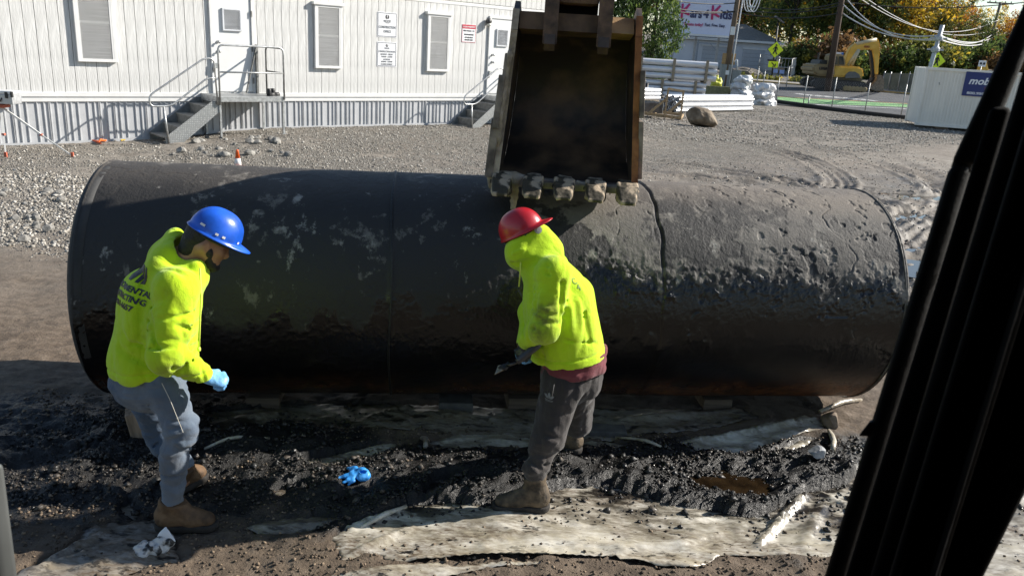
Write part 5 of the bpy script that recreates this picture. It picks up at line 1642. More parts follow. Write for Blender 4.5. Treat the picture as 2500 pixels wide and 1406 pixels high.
# ------------------------------------------------------------------ worker in the red helmet
wk = empty('person', (0, 0, 0), 0, 'worker in red hard hat and yellow hoodie with dark trousers, holding a scraper', 'person')
FW = Vector((-.95, .30, 0)).normalized(); LT = Vector((-.30, -.95, 0)).normalized()
pel = at_y(1388, 895, 4.12); che = at_y(1362, 735, 4.10); nek = at_y(1322, 622, 4.10)
HX, HY, HZ = basis((-.82, .22, -.50), (-.5, .1, .86))
hed = at_y(1283, 582, 4.10)
shL = at_y(1352, 668, 3.92); elL = at_y(1330, 800, 3.84); wrL = at_y(1290, 832, 3.93)
shR = at_y(1345, 650, 4.30); elR = at_y(1300, 770, 4.34); wrR = at_y(1285, 835, 4.18)
hpL = at_y(1375, 935, 4.02); knL = at_y(1338, 1065, 3.96); hpR = at_y(1408, 925, 4.20); knR = at_y(1408, 1030, 4.36)
bL0 = G(1334, 1250); bL1 = G(1205, 1249); bR0 = G(1408, 1128); bR1 = G(1330, 1118)
for b in (bL0, bL1, bR0, bR1): b.z = gz(b.x, b.y) + .012
z_ = max(bL0.z, bL1.z); bL0.z = bL1.z = z_; z_ = max(bR0.z, bR1.z); bR0.z = bR1.z = z_
fL = (bL1 - bL0).normalized(); fR = (bR1 - bR0).normalized()
anL = bL0 + fL * .08 + V3(0, 0, .20); anR = bR0 + fR * .07 + V3(0, 0, .20)
person_body(wk, hed, HX, HY, HZ, nek, che, pel, [(shL, elL, wrL), (shR, elR, wrR)], [(hpL, knL, anL, anL - V3(0, 0, .12)), (hpR, knR, anR, anR - V3(0, 0, .12))])
# hoodie with the hood up around the face
S = Sdf(np.minimum.reduce([np.array(pel), np.array(wrL), np.array(elL)]) - (.30, .26, .16), np.maximum.reduce([np.array(hed), np.array(pel), np.array(shR)]) + (.28, .24, .10), .0064)
bel = pel.lerp(che, .22)
S.add(S.cone(bel - FW * .015, che, .195, .18, u=LT, su=1.10, v=FW, sv=.92), .05)
S.add(S.cone(bel - FW * .045 - V3(0, 0, .02), che - FW * .03, .165, .15, u=LT, su=1.1), .06)
S.add(S.cone(bel + FW * .05, che + FW * .03, .155, .14, u=LT, su=1.05), .06)
S.add(S.cone(che, nek - V3(0, 0, .03), .165, .105, u=LT, su=1.2), .06)
for (a, b, c) in ((shL, elL, wrL), (shR, elR, wrR)):
    S.add(S.cone(nek - V3(0, 0, .08), a, .085, .092), .05)
    S.add(S.cone(a, b, .094, .080), .028); S.add(S.cone(b, c, .078, .056), .03)
    S.add(S.cone(c - (c - b).normalized() * .03, c, .055, .05), .01)
# hood: sleeve of cloth from the shoulders up over jaw and ears
S.add(S.cone(nek + V3(0, 0, -.02), hed + HZ * -.01 - HX * .01, .102, .096), .035)
jw = at_y(1272, 612, 4.06)
S.add(S.cone(hed - HZ * .03, jw, .098, .084), .03)
S.add(S.cone(jw + V3(0, 0, .0), at_y(1268, 625, 4.10), .080, .066), .03)
S.add(S.cone(at_y(1318, 575, 4.08), nek + V3(.03, 0, .02), .060, .085), .03)
S.cut(HZ, hed + HZ * .035)
pn = Vector((.16, 0, -1)); S.cut(pn, at_y(1385, 868, 4.1))
# folds
S.crease(at_y(1240, 600, 3.97), at_y(1320, 600, 3.96), .010, .008); S.crease(at_y(1250, 620, 3.97), at_y(1330, 590, 3.97), .009, -.006)
S.crease(at_y(1255, 645, 4.0), at_y(1305, 640, 3.96), .016, .018); S.crease(at_y(1305, 640, 3.94), at_y(1330, 600, 3.98), .012, .010); S.crease(at_y(1290, 580, 3.97), at_y(1335, 585, 4.0), .008, .006)
S.crease(at_y(1320, 655, 3.84), at_y(1372, 690, 3.86), .012, .011); S.crease(at_y(1335, 645, 3.86), at_y(1385, 700, 3.9), .010, .008)
S.crease(at_y(1372, 690, 3.84), at_y(1365, 790, 3.82), .013, .014); S.crease(at_y(1300, 720, 3.84), at_y(1312, 760, 3.82), .012, .010)
S.crease(at_y(1318, 745, 3.78), at_y(1358, 735, 3.78), .010, .009); S.crease(at_y(1322, 765, 3.78), at_y(1362, 770, 3.80), .009, .008)
S.crease(at_y(1300, 800, 3.78), at_y(1345, 815, 3.80), .011, .010); S.crease(at_y(1290, 815, 3.82), at_y(1320, 825, 3.8), .009, .007)
S.crease(at_y(1400, 700, 3.92), at_y(1415, 800, 3.90), .022, .010); S.crease(at_y(1370, 830, 3.88), at_y(1455, 838, 3.98), .010, .008)
S.crease(at_y(1385, 760, 3.88), at_y(1375, 850, 3.88), .018, .009); S.crease(at_y(1430, 770, 3.95), at_y(1440, 840, 3.95), .016, .007)
seg_folds(S, shL, elL, .088, 7, .006, .012, 31); seg_folds(S, elL, wrL, .066, 5, .006, .010, 32)
seg_folds(S, shL, elL, .085, 8, .010, .0075, 35); seg_folds(S, elL, wrL, .064, 6, .010, .0075, 36); seg_folds(S, bel, che, .19, 12, .009, .010, 37)
S.groove(pn, at_y(1385, 868, 4.1), .045, .006, .006)
S.noise(.010, 6, 11.0, 2); S.noise(.008, 9, 14.0, 1, stretch=(1, 1, .4), ridge=True)
me = S.mesh('hoodie')
dirt_attr(me, [(at_y(1328, 775, 3.76), .075, 1.0), (at_y(1318, 810, 3.78), .06, .9), (at_y(1280, 790, 3.9), .05, .3)])
hoodie = link_mesh('hoodie', me, MAT_HIVIS, wk)
mb = MB(); mb.tube([at_y(1271, 640, 3.98), at_y(1270, 665, 3.98), at_y(1267, 700, 3.97)], .004, 6); mb.build('drawcord', MAT_CORD, hoodie, smooth=True)
# faint print on the back edge and a small hem tag
BX = (-FW * .25 + LT * .97).normalized(); tl = Vector((-.3, 0, .95)); tl = (tl - BX * tl.dot(BX)).normalized()
for (s, px, py) in (('E', 1404, 672), ('C', 1412, 688), ('4', 1420, 703)):
    t_ = text_mesh(s, .045, .0004, .0005)
    nX = (Vector((.5, -.86, 0))).normalized(); X2 = Vector((.86, .5, 0)).normalized()
    project_print(hoodie, t_, at_y(px, py, 3.95), X2, Vector((-.3, .1, .95)).normalized(), hoodie, M('faded_print', (.16, .24, .05), .8), 'lettering')
tb = MB(); tb.box((0, 0, 0), (.014, .014, .0004)); project_print(hoodie, tb.mesh('tag'), at_y(1350, 834, 3.9), Vector((1, 0, 0)), Vector((0, 0, 1)), hoodie, MAT_INK, 'hem_tag')
# maroon shirt showing below
S = Sdf(np.array(pel) - (.27, .27, .13), np.array(pel) + (.27, .27, .2), .0075)
S.add(S.cone(pel + V3(0, 0, .08) - FW * .02, pel - V3(0, 0, .05) - FW * .02, .178, .178, u=LT, su=1.12, v=FW, sv=.96), .03)
S.add(S.cone(pel - FW * .05 + V3(0, 0, .05), pel - FW * .05 - V3(0, 0, .05), .15, .15), .05)
S.cut(Vector((.14, 0, -1)), at_y(1385, 903, 4.1)); S.cut((0, 0, 1), pel + V3(0, 0, .12))
S.noise(.010, 9, 5.0, 3, band=.05); S.noise(.010, 13, 6.0, 2, stretch=(.5, .5, 1.6), ridge=True, band=.05)
link_mesh('shirt', S.mesh('shirt'), MAT_SHIRT, wk)
# trousers
lo_ = np.minimum.reduce([np.array(anL), np.array(anR), np.array(pel), np.array(knL)]) - (.20, .2, .09); hi_ = np.maximum.reduce([np.array(pel), np.array(knR), np.array(anR)]) + (.22, .24, .12)
S = Sdf(lo_, hi_, .0066)
S.add(S.cone(pel + V3(0, 0, .03), pel - V3(0, 0, .05), .150, .155, u=LT, su=1.12), .04)
S.add(S.ell(pel - FW * .06 - V3(0, 0, .05), (.14, .14, .13)), .06)
for (a, b, c) in ((hpL, knL, anL), (hpR, knR, anR)):
    S.add(S.cone(a, b, .116, .090), .03); S.add(S.cone(b, c + V3(0, 0, .05), .088, .068), .04)
    S.add(S.cone(c + V3(0, 0, .05), c + V3(0, 0, .03), .074, .062), .02)
S.cut((0, 0, 1), pel + V3(0, 0, .06))
P = S.P
nearL = ((P - np.array(anL)) ** 2).sum(-1) < ((P - np.array(anR)) ** 2).sum(-1)
S.D = np.where((P[..., 2] < np.where(nearL, anL.z - .012, anR.z - .012)), 9, S.D)
seg_folds(S, knL, anL, .085, 9, .011, .014, 41, .3, 1.05); seg_folds(S, knR, anR, .085, 9, .011, .014, 42, .3, 1.05); seg_folds(S, hpL, knL, .12, 5, .006, .016, 43)
for (p, q, w, dp) in (((1392, 920), (1372, 1000), .010, .010), ((1405, 925), (1398, 1000), .012, .012), ((1350, 930), (1345, 1000), .010, .006), ((1312, 990), (1395, 992), .006, .007), ((1313, 1023), (1390, 1022), .006, -.005), ((1312, 995), (1312, 1022), .006, .005), ((1392, 995), (1388, 1022), .007, .008), ((1375, 1010), (1372, 1060), .012, .010), ((1330, 1060), (1370, 1075), .013, .010), ((1300, 1085), (1370, 1080), .008, -.005), ((1320, 1130), (1350, 1140), .012, .012), ((1335, 1155), (1362, 1148), .010, .012)):
    S.crease(at_y(*p, 3.87), at_y(*q, 3.87), w, dp)
S.noise(.008, 9, 16.0, 3, band=.04); S.noise(.009, 12, 17.0, 2, stretch=(1, 1, .7), ridge=True, band=.04)
me = S.mesh('trousers'); dirt_attr(me, [(at_y(1340, 1120, 3.86), .1, .4)])
tr = link_mesh('trousers', me, MAT_JOGGER, wk)
# three-leaf mark and pocket cord on the thigh
lf = MB()
for a in (90, 35, 145):
    c, s = math.cos(rad(a)), math.sin(rad(a))
    pl = [(0, .002), (.006, .012), (.006, .022), (0, .031), (-.006, .022), (-.006, .012)]
    lf.prism([(p[1] * c - p[0] * s, p[1] * s + p[0] * c) for p in pl], I4, .0005)
lf.box((0, -.007, 0), (.040, .003, .0006)); lf.box((0, -.013, 0), (.036, .002, .0006))
project_print(tr, lf.mesh('mark'), at_y(1341, 977, 3.9), Vector((1, 0, 0)), Vector((0, 0, 1)), tr, M('pale_print', (.20, .195, .19), .8), 'mark')
cd = [at_y(1353, 938, 3.86), at_y(1350, 955, 3.855), at_y(1348, 968, 3.855)]
mb = MB(); mb.tube(cd, .0018, 5); mb.build('pocket_cord', M('grey_cord', (.20, .19, .185), .8), tr, smooth=True)
# boots
b1 = boot(wk, bL0, bL1, anL, MAT_BOOT_M); b2 = boot(wk, bR0, bR1, anR, MAT_BOOT_M)
# hands and scraper
hw = wrL + (wrL - elL).normalized() * .005
hd_f = Vector((-.42, .05, -.9)).normalized()
glove(wk, hw, hd_f, (-.55, -.75, .3), MAT_DIRTYGLOVE, 1.0, side=-1, scale=1.04)
glove(wk, wrR, (-.3, -.2, -.9), (-.8, .3, .2), MAT_NITRILE, .9, side=1)
helmet(wk, hed + HZ * .05 - HX * .0, -HX, HZ, (.40, .010, .018), 'red', False, False, True, k=.86)
rebase(wk, (bR0 + bL0) / 2)
# scraper
gp = hw + hd_f * .105 + Vector((-.03, -.02, .01))
tool = empty('scraper', gp, 0, 'tar-caked hand scraper gripped by the worker in the red helmet', 'tool')
a0 = at_y(1318, 838, 3.88) - gp; a1 = at_y(1262, 884, 3.86) - gp; a2 = at_y(1240, 893, 3.86) - gp; a3 = at_y(1212, 903, 3.86) - gp
mb = MB(); mb.tube([a0, a0.lerp(a1, .1), a0.lerp(a1, .9), a1], [.015, .021, .018, .016], 12); mb.build('handle', M('dark_grip', (.035, .034, .035), .4, var=.3, scale=25), tool, smooth=True)
mb = MB(); mb.tube([a1, a2], .008, 8); mb.build('shank', M('tarry_steel', (.05, .045, .04), .4, metal=.5, var=.5, scale=40), tool, smooth=True)
d = (a3 - a2).normalized(); s = Vector((0.2, .9, .35)).normalized(); n = d.cross(s).normalized()
mb = MB(); mb.add([a2 - s * .018 + n * .002, a2 + s * .018 + n * .002, a3 + s * .035 + n * .001, a3 - s * .035 + n * .001, a2 - s * .018 - n * .002, a2 + s * .018 - n * .002, a3 + s * .035 - n * .001, a3 - s * .035 - n * .001],
                  [(0, 1, 2, 3), (7, 6, 5, 4), (0, 4, 5, 1), (1, 5, 6, 2), (2, 6, 7, 3), (3, 7, 4, 0)])
mb.build('blade', M('scraped_blade', (.30, .25, .17), .4, metal=.5, var=.4, scale=30), tool)
S = Sdf(np.array(gp + a2) - .06, np.array(gp + a2) + .06, .0045)
for k in range(9):
    q = a2.lerp(a3, rng.random() * .8) + n * .008 * rng.random() + s * .03 * (rng.random() - .5) + Vector((0, 0, .006))
    S.add(S.ell(np.array(gp + q), (.012, .012, .008)), .008)
S.noise(.004, 60, 2, 2, band=.02)
me = S.mesh('tar_lump'); me.transform(Matrix.Translation(-gp)); link_mesh('tar_lump', me, MAT_TAR, tool)
# ------------------------------------------------------------------ plastic sheeting, litter
def film_material(name, clean, mud, tarry, seed):
    m = bpy.data.materials.new(name); m.use_nodes = True
    N, L = m.node_tree.nodes, m.node_tree.links
    b = N['Principled BSDF']
    tc = N.new('ShaderNodeTexCoord')
    mp = N.new('ShaderNodeMapping'); mp.inputs['Location'].default_value = (seed, seed * 2, 0); mp.inputs['Rotation'].default_value = (0, 0, -.28); mp.inputs['Scale'].default_value = (.55, 1.35, 1); L.new(tc.outputs['Object'], mp.inputs['Vector'])
    def noise(sc, de=6, ro=.65):
        n = N.new('ShaderNodeTexNoise'); n.inputs['Scale'].default_value = sc; n.inputs['Detail'].default_value = de; n.inputs['Roughness'].default_value = ro
        L.new(mp.outputs['Vector'], n.inputs['Vector']); return n.outputs['Fac']
    def mr(f, a, c, lo=0, hi=1):
        n = N.new('ShaderNodeMapRange'); n.inputs['From Min'].default_value = a; n.inputs['From Max'].default_value = c; n.inputs['To Min'].default_value = lo; n.inputs['To Max'].default_value = hi
        L.new(f, n.inputs['Value']); return n.outputs['Result']
    def mix(f, a, c):
        n = N.new('ShaderNodeMix'); n.data_type = 'RGBA'
        for k, v in (('Factor', f), ('A', a), ('B', c)):
            if isinstance(v, tuple): n.inputs[k].default_value = (*v, 1)
            else: L.new(v, n.inputs[k])
        return n.outputs['Result']
    n1, n2, n3, n4 = noise(2.6), noise(9), noise(38), noise(16)
    c = mix(mr(n2, .35, .65), clean, (clean[0] * .86, clean[1] * .80, clean[2] * .66))
    st = N.new('ShaderNodeMath'); st.operation = 'MULTIPLY'; st.use_clamp = True
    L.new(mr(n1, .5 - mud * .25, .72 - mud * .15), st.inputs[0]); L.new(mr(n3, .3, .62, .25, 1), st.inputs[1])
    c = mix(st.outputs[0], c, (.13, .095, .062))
    sp = N.new('ShaderNodeMath'); sp.operation = 'MULTIPLY'; sp.use_clamp = True
    L.new(mr(n4, .66 - tarry * .10, .69 - tarry * .08), sp.inputs[0]); L.new(mr(n1, .3, .6, .2, 1), sp.inputs[1])
    c = mix(sp.outputs[0], c, (.012, .011, .010))
    at = N.new('ShaderNodeAttribute'); at.attribute_name = 'smear'
    sm = N.new('ShaderNodeMath'); sm.operation = 'MULTIPLY'; sm.use_clamp = True
    L.new(at.outputs['Fac'], sm.inputs[0]); L.new(mr(n2, .40, .56, 0, 1.6), sm.inputs[1])
    c = mix(sm.outputs[0], c, (.022, .018, .014))
    L.new(c, b.inputs['Base Color'])
    b.inputs['Roughness'].default_value = .30
    b.inputs['Specular IOR Level'].default_value = .5
    bp = N.new('ShaderNodeBump'); bp.inputs['Strength'].default_value = .25; bp.inputs['Distance'].default_value = .008
    ad = N.new('ShaderNodeMath'); ad.operation = 'MULTIPLY_ADD'; ad.inputs[1].default_value = .4; L.new(n3, ad.inputs[0]); L.new(n2, ad.inputs[2])
    L.new(ad.outputs[0], bp.inputs['Height']); L.new(bp.outputs['Normal'], b.inputs['Normal'])
    return m

def sheet(key, label, mat, folds=(), step=.022, lift=.0, wr=.006, edge_up=.012, seed=1):
    P = SHEET_XY[key]
    r_ = np.random.default_rng(seed)
    # subdivide and roughen the outline
    B = []
    n = len(P)
    for i in range(n):
        a, b = P[i], P[(i + 1) % n]
        k = max(1, int(np.hypot(*(b - a)) / step))
        for q in range(k): B.append(a + (b - a) * q / k)
    B = np.array(B)
    B = B + .010 * np.stack([fbm(B[:, 0] * 9 + seed, B[:, 1] * 9, 1.5, 3), fbm(B[:, 0] * 9, B[:, 1] * 9 + seed, 4.5, 3)], -1)
    lo, hi = B.min(0), B.max(0)
    gx_, gy_ = np.meshgrid(np.arange(lo[0], hi[0], step), np.arange(lo[1], hi[1], step))
    I = np.stack([gx_.ravel(), gy_.ravel()], -1) + (r_.random((gx_.size, 2)) - .5) * step * .6
    I = I[in_poly(I[:, 0], I[:, 1], B)]
    d = np.min(np.hypot(I[:, None, 0] - B[None, ::2, 0], I[:, None, 1] - B[None, ::2, 1]), 1)
    I, d = I[d > step * .55], d[d > step * .55]
    pts = [Vector(p) for p in B] + [Vector(p) for p in I]
    res = delaunay_2d_cdt(pts, [], [list(range(len(B)))], 1, 1e-5)
    V2 = np.array([p[:] for p in res[0]]); tris = [f for f in res[2] if len(f) == 3]
    x, y = V2[:, 0], V2[:, 1]
    dd = np.min(np.hypot(x[:, None] - B[None, ::2, 0], y[:, None] - B[None, ::2, 1]), 1)
    z = sheet_base(x, y) + .006 + lift
    xr_, yr_ = x * .96 + y * .28, y * .96 - x * .28
    w1 = np.exp(-np.abs(fbm(xr_ * 1.6 + seed, yr_ * 6.5, 2.2, 2)) / .05); w2 = np.exp(-np.abs(fbm(xr_ * 5 + 3, yr_ * 4 + seed, 5.2, 2)) / .04); w3 = np.exp(-np.abs(fbm(xr_ * 3, yr_ * 12 + seed, 8.2, 2)) / .05)
    z = z + wr * (1.9 * w1 + .9 * w2 + .8 * w3) + wr * .9 * fbm(x * 3, y * 3, 3.0, 2)
    for (a, b, w, h_) in folds:
        a, b = np.array(G(*a)[:2]), np.array(G(*b)[:2]); e = b - a
        t = np.clip(((V2 - a) @ e) / (e @ e), 0, 1)
        q = np.hypot(*(V2 - a - t[:, None] * e).T)
        z = z + h_ * np.exp(-(q / w) ** 2) * (1 - .5 * (2 * t - 1) ** 4)
    z = z + edge_up * np.exp(-dd / .035) * (-1.0 + 2.2 * np.maximum(0, fbm(x * 4, y * 4, 7.7, 3)))
    V = np.stack([x, y, z], -1)
    me = np_mesh('plastic_sheet', V, np.array(tris), smooth=True)
    tm_ = soil_masks(x, y)[1]; at_ = me.attributes.new('smear', 'FLOAT', 'POINT'); at_.data.foreach_set('value', np.clip(tm_ * .7 + .15 * fbm(x * 2, y * 2, 3.3, 3), 0, 1).astype(np.float32))
    o = link_mesh('plastic_sheet', me, mat)
    sm = o.modifiers.new('thickness', 'SOLIDIFY'); sm.thickness = .0015; sm.offset = 0
    return tag(o, label, 'plastic sheet')
MAT_FILM = film_material('soiled_film', (.70, .675, .60), .8, .7, 1.3)
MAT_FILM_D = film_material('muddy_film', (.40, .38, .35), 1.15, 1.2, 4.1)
sheet('front', 'large torn white plastic sheet stained with mud and tar in front of the workers', MAT_FILM,
      [((1500, 1372), (1010, 1375), .02, .035), ((1850, 1330), (1965, 1208), .018, .05), ((1480, 1345), (1660, 1330), .03, .02), ((1660, 1330), (1760, 1300), .02, .02), ((860, 1365), (1010, 1300), .02, .03), ((870, 1290), (990, 1250), .018, .03), ((1500, 1380), (1700, 1385), .03, .03), ((1100, 1290), (1280, 1260), .04, .012), ((2000, 1200), (2090, 1250), .02, .02), ((1300, 1320), (1480, 1300), .04, .012), ((1700, 1290), (1850, 1280), .03, .015), ((2010, 1230), (1960, 1330), .03, .02)], seed=1)
sheet('edge', 'narrow lower layer of white plastic peeking out below the large torn sheet', MAT_FILM, [((850, 1404), (1080, 1388), .02, .012)], seed=2, wr=.004)
sheet('left', 'mud-smeared grey plastic sheet under the tan boots of the jeans worker', MAT_FILM_D, [((120, 1375), (260, 1300), .02, .03), ((200, 1395), (400, 1340), .02, .025), ((60, 1405), (200, 1360), .02, .02), ((300, 1290), (420, 1270), .02, .015)], seed=3, wr=.009)
sheet('scrap', 'small scrap of white plastic beside the heel of a tan boot', MAT_FILM, [], seed=4, wr=.004, edge_up=.01)
sheet('middle', 'narrow white plastic strip half buried in black tar between the workers', MAT_FILM, [((740, 1138), (950, 1094), .02, .02)], seed=5)
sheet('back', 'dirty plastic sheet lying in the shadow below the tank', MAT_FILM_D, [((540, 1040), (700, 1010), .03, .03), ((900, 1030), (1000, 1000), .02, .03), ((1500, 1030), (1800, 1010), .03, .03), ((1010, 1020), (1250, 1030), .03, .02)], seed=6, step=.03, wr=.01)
sheet('strip', 'long pale plastic strip at the edge of the tank shadow on the tar', MAT_FILM, [((1680, 1086), (1990, 1040), .02, .04), ((1800, 1100), (1960, 1060), .02, .02)], seed=7, lift=.015)
sheet('torn', 'torn translucent plastic flap beside the red-helmet worker boot', MAT_FILM_D, [((1030, 1220), (1110, 1182), .012, .02)], seed=8)
sheet('far_right', 'pale plastic sheet on the ground past the cab pillar', MAT_FILM, [((2400, 1250), (2600, 1200), .03, .03)], seed=9, step=.035)
sheet('patch', 'cream plastic patch caked with tar between the workers below the tank', MAT_FILM, [((1060, 1085), (1180, 1070), .02, .02), ((1180, 1080), (1290, 1085), .02, .02)], seed=10)
sheet('heel', 'small cream plastic patch behind the heel of the red-helmet worker', MAT_FILM, [((1420, 1085), (1540, 1092), .015, .015)], seed=11)
sheet('buried', 'half-buried muddy plastic film in the brown soil before the jeans worker', MAT_FILM_D, [((620, 1300), (850, 1272), .02, .02)], seed=12)
sheet('sliver', 'pale plastic sliver lying near the dropped blue glove', MAT_FILM_D, [((660, 1206), (758, 1186), .012, .015)], seed=13)
sheet('crease', 'creased cream plastic scrap near the rounded brown stone', MAT_FILM, [((1885, 1112), (1985, 1084), .015, .03)], seed=14)
# a few rolled or ridged strips of film sticking out of the muck
def film_roll(pts, r, label, mat, seed):
    P = []
    for (px, py, dz) in pts:
        g = G(px, py); P.append(Vector((g.x, g.y, gz(g.x, g.y) + dz)))
    P = rounded(P, .1, 3)
    n = 10; mb = MB()
    rs = [r * (.55 + .45 * math.sin(PI * (i + .6) / (len(P) + .2)) + .25 * (random.random() - .5)) for i in range(len(P))]
    mb.tube(P, rs, n)
    V = np.array(mb.v); V += .008 * np.stack([fbm(V[:, 0] * 20 + seed, V[:, 1] * 20, V[:, 2] * 20, 2), fbm(V[:, 0] * 20, V[:, 1] * 20 + seed, V[:, 2] * 20, 2), .4 * fbm(V[:, 0] * 20, V[:, 1] * 20, V[:, 2] * 20 + seed, 2)], -1)
    mb.v = [tuple(v) for v in V]
    return tag(mb.build('plastic_roll', mat, smooth=True), label, 'plastic')
film_roll([(1850, 1335, .015), (1910, 1270, .03), (1965, 1206, .02)], .022, 'white rolled ridge of plastic running across the front sheet', MAT_FILM, 1)
film_roll([(1500, 1076, .01), (1570, 1092, .02), (1610, 1112, .02)], .012, 'thin pale plastic strip poking out of the tar heap', MAT_FILM, 2)
film_roll([(2020, 1072, .01), (2032, 1100, .03), (2028, 1122, .01)], .02, 'short twist of pale plastic in the tar past the rounded stone', MAT_FILM, 3)
film_roll([(2000, 1018, .02), (2050, 1000, .03), (2100, 985, .02)], .02, 'curled pale plastic strip behind the rounded brown stone', MAT_FILM, 4)
film_roll([(880, 1300, .02), (935, 1275, .05), (990, 1248, .04)], .016, 'folded plastic lip standing up at the corner of the front sheet', MAT_FILM, 5)
film_roll([(500, 1112, .01), (570, 1104, .02), (660, 1098, .01)], .012, 'thin white plastic strip across the dark soil past the jeans', MAT_FILM, 6)
film_roll([(1030, 1085, .02), (1042, 1098, .05), (1036, 1118, .02)], .02, 'stubby twist of dirty plastic in the tar between the workers', MAT_FILM_D, 7)

# brown pool
mb = MB(); n = 40
mb.add([(0, 0, 0)] + [(.33 * math.cos(2 * PI * k / n), .19 * math.sin(2 * PI * k / n), 0) for k in range(n)], [(0, 1 + k, 1 + (k + 1) % n) for k in range(n)])
mw = M('brown_water', (.014, .009, .005), .08, var=.4, scale=9, col2=(.028, .017, .008), spec=.7)
tag(mb.build('puddle', mw, loc=(MUCK.x, MUCK.y, gz(MUCK.x, MUCK.y) + .042), rot=(0, 0, -.25)), kind='structure')

# dropped blue glove
g = G(862, 1194); g.z = gz(g.x, g.y)
S = Sdf((g.x - .2, g.y - .16, g.z - .03), (g.x + .2, g.y + .16, g.z + .12), .0042)
Q = lambda a, b, c: (g.x + a * .82, g.y + b * .82, g.z + c * .82)
S.add(S.cone(Q(.0, .01, .03), Q(.06, .03, .035), .035, .04, u=(0, 0, 1), su=.6), .02)
S.add(S.cone(Q(.055, .03, .04), Q(.085, .0, .035), .03, .026), .02); S.add(S.cone(Q(.085, .0, .035), Q(.06, -.03, .03), .024, .02), .015)
for pts in ([(-.01, .0, .03), (-.05, -.015, .03), (-.095, -.03, .018)], [(-.005, -.01, .03), (-.02, -.05, .022), (-.05, -.075, .015)], [(.01, -.015, .03), (.01, -.06, .022), (-.01, -.09, .014)], [(.02, .03, .035), (-.015, .075, .04), (-.06, .09, .03)], [(.03, .03, .035), (.0, .06, .05), (-.035, .06, .045)]):
    for k in range(2): S.add(S.cone(Q(*pts[k]), Q(*pts[k + 1]), .015 - .002 * k, .013 - .003 * k, u=(0, 0, 1), su=.75), .01)
S.sub(S.cone(Q(.06, .005, .05), Q(.075, .0, .06), .014, .014)); S.noise(.005, 30, 3, 3, band=.03)
tag(link_mesh('dropped_glove', S.mesh('dropped_glove'), M('bright_blue_nitrile', (.03, .26, .72), .45, var=.1, scale=20, col2=(.07, .36, .85), bump=.3, bscale=60)), 'bright blue rubber glove dropped crumpled on the dark soil', 'glove')

# crumpled wrapper beside the tan boot
g = G(372, 1352); g.z = gz(g.x, g.y) + .01
S = Sdf((g.x - .2, g.y - .17, g.z - .03), (g.x + .2, g.y + .2, g.z + .2), .0052)
S.add(S.cone(Q(-.05, -.02, .025), Q(.03, .0, .03), .036, .034), .02); S.add(S.cone(Q(.0, .03, .03), Q(.05, .05, .05), .038, .03), .03)
S.add(S.cone(Q(-.08, -.01, .03), Q(-.05, .03, .04), .028, .03), .02)
S.noise(.018, 11, 7, 2, ridge=True); S.noise(.012, 22, 5, 2, ridge=True, band=.05)
wr_ = tag(link_mesh('crumpled_wrapper', S.mesh('crumpled_wrapper'), M('sooty_film', (.62, .60, .58), .4, var=.1, scale=16, col2=(.02, .02, .02), thr=(.46, .54), bump=.4)), 'crumpled white plastic wrapper smeared black beside a tan boot', 'wrapper')
S = Sdf((g.x - .1, g.y - .1, g.z), (g.x + .2, g.y + .2, g.z + .25), .005)
S.add(S.cone(Q(.055, .05, .09), Q(.065, .06, .15), .03, .006, u=(.2, 1, 0), su=.3), .01); S.add(S.cone(Q(.065, .05, .09), Q(.10, .05, .07), .026, .018, u=(0, 1, 0), su=.3), .015)
link_mesh('clean_flap', S.mesh('clean_flap'), M('clean_film', (.72, .74, .78), .35), wr_)
# ------------------------------------------------------------------ bucket and arm of the excavator the picture is taken from
BA = -.05
lip = at_y(1378, 446, 4.96)
buck = empty('excavator_bucket', lip, BA, 'rusty steel excavator bucket with five muddy teeth hanging over the tank', 'bucket')
MAT_BIN = M('bucket_inside', (.045, .036, .030), .55, var=.35, scale=3.0, bump=.5, bscale=14, col2=(.20, .125, .07), thr=(.46, .70))
MAT_BOUT = M('bucket_worn_steel', (.13, .105, .085), .7, var=.4, scale=9, bump=.5, bscale=24, col2=(.30, .25, .20))
MAT_BRUST = M('bucket_rust', (.16, .060, .022), .85, var=.35, scale=10, bump=.4, bscale=40, col2=(.33, .14, .05))
MAT_MUD = M('dried_mud', (.30, .245, .18), .95, var=.3, scale=14, bump=.7, bscale=40, col2=(.42, .35, .27))
MAT_TOOTH = M('muddy_tooth', (.085, .070, .042), .8, var=.5, scale=13, bump=.6, bscale=40, col2=(.38, .30, .21), thr=(.46, .56))
halfw = lambda z: .418 - .07 * min(1, max(0, z / .95))
ZS = .84
prof = [(0, 0), (.16, .0), (.32, .03), (.48, .11), (.60, .23), (.67, .38), (.70, .55), (.67, .73), (.58, .90), (.44, 1.02), (.28, 1.08), (.12, 1.09)]
prof = [(d, z * ZS) for d, z in prof]
th = .03
nP = len(prof)
V, F_ = [], []
nrm = []
for i in range(nP):
    a = Vector(prof[max(0, i - 1)]); b = Vector(prof[min(nP - 1, i + 1)]); t = (b - a).normalized(); nrm.append(Vector((t.y, -t.x)))
nW = 12
for lay in (0, 1):
    for i, (d, z) in enumerate(prof):
        for k in range(nW + 1):
            x = halfw(z) * (2 * k / nW - 1)
            q = Vector((d, z)) + nrm[i] * th * lay
            V.append((x, q.x, q.y))
W1 = nW + 1
for lay in (0, 1):
    for i in range(nP - 1):
        for k in range(nW):
            f = [lay * nP * W1 + i * W1 + k, lay * nP * W1 + i * W1 + k + 1, lay * nP * W1 + (i + 1) * W1 + k + 1, lay * nP * W1 + (i + 1) * W1 + k]
            F_.append(tuple(f if lay == 0 else f[::-1]))
for i in (0, nP - 1):
    for k in range(nW):
        a = i * W1 + k; F_.append((a, nP * W1 + a, nP * W1 + a + 1, a + 1))
mb = MB(); mb.add(V, F_); mb.build('shell', MAT_BIN, buck, smooth=True)
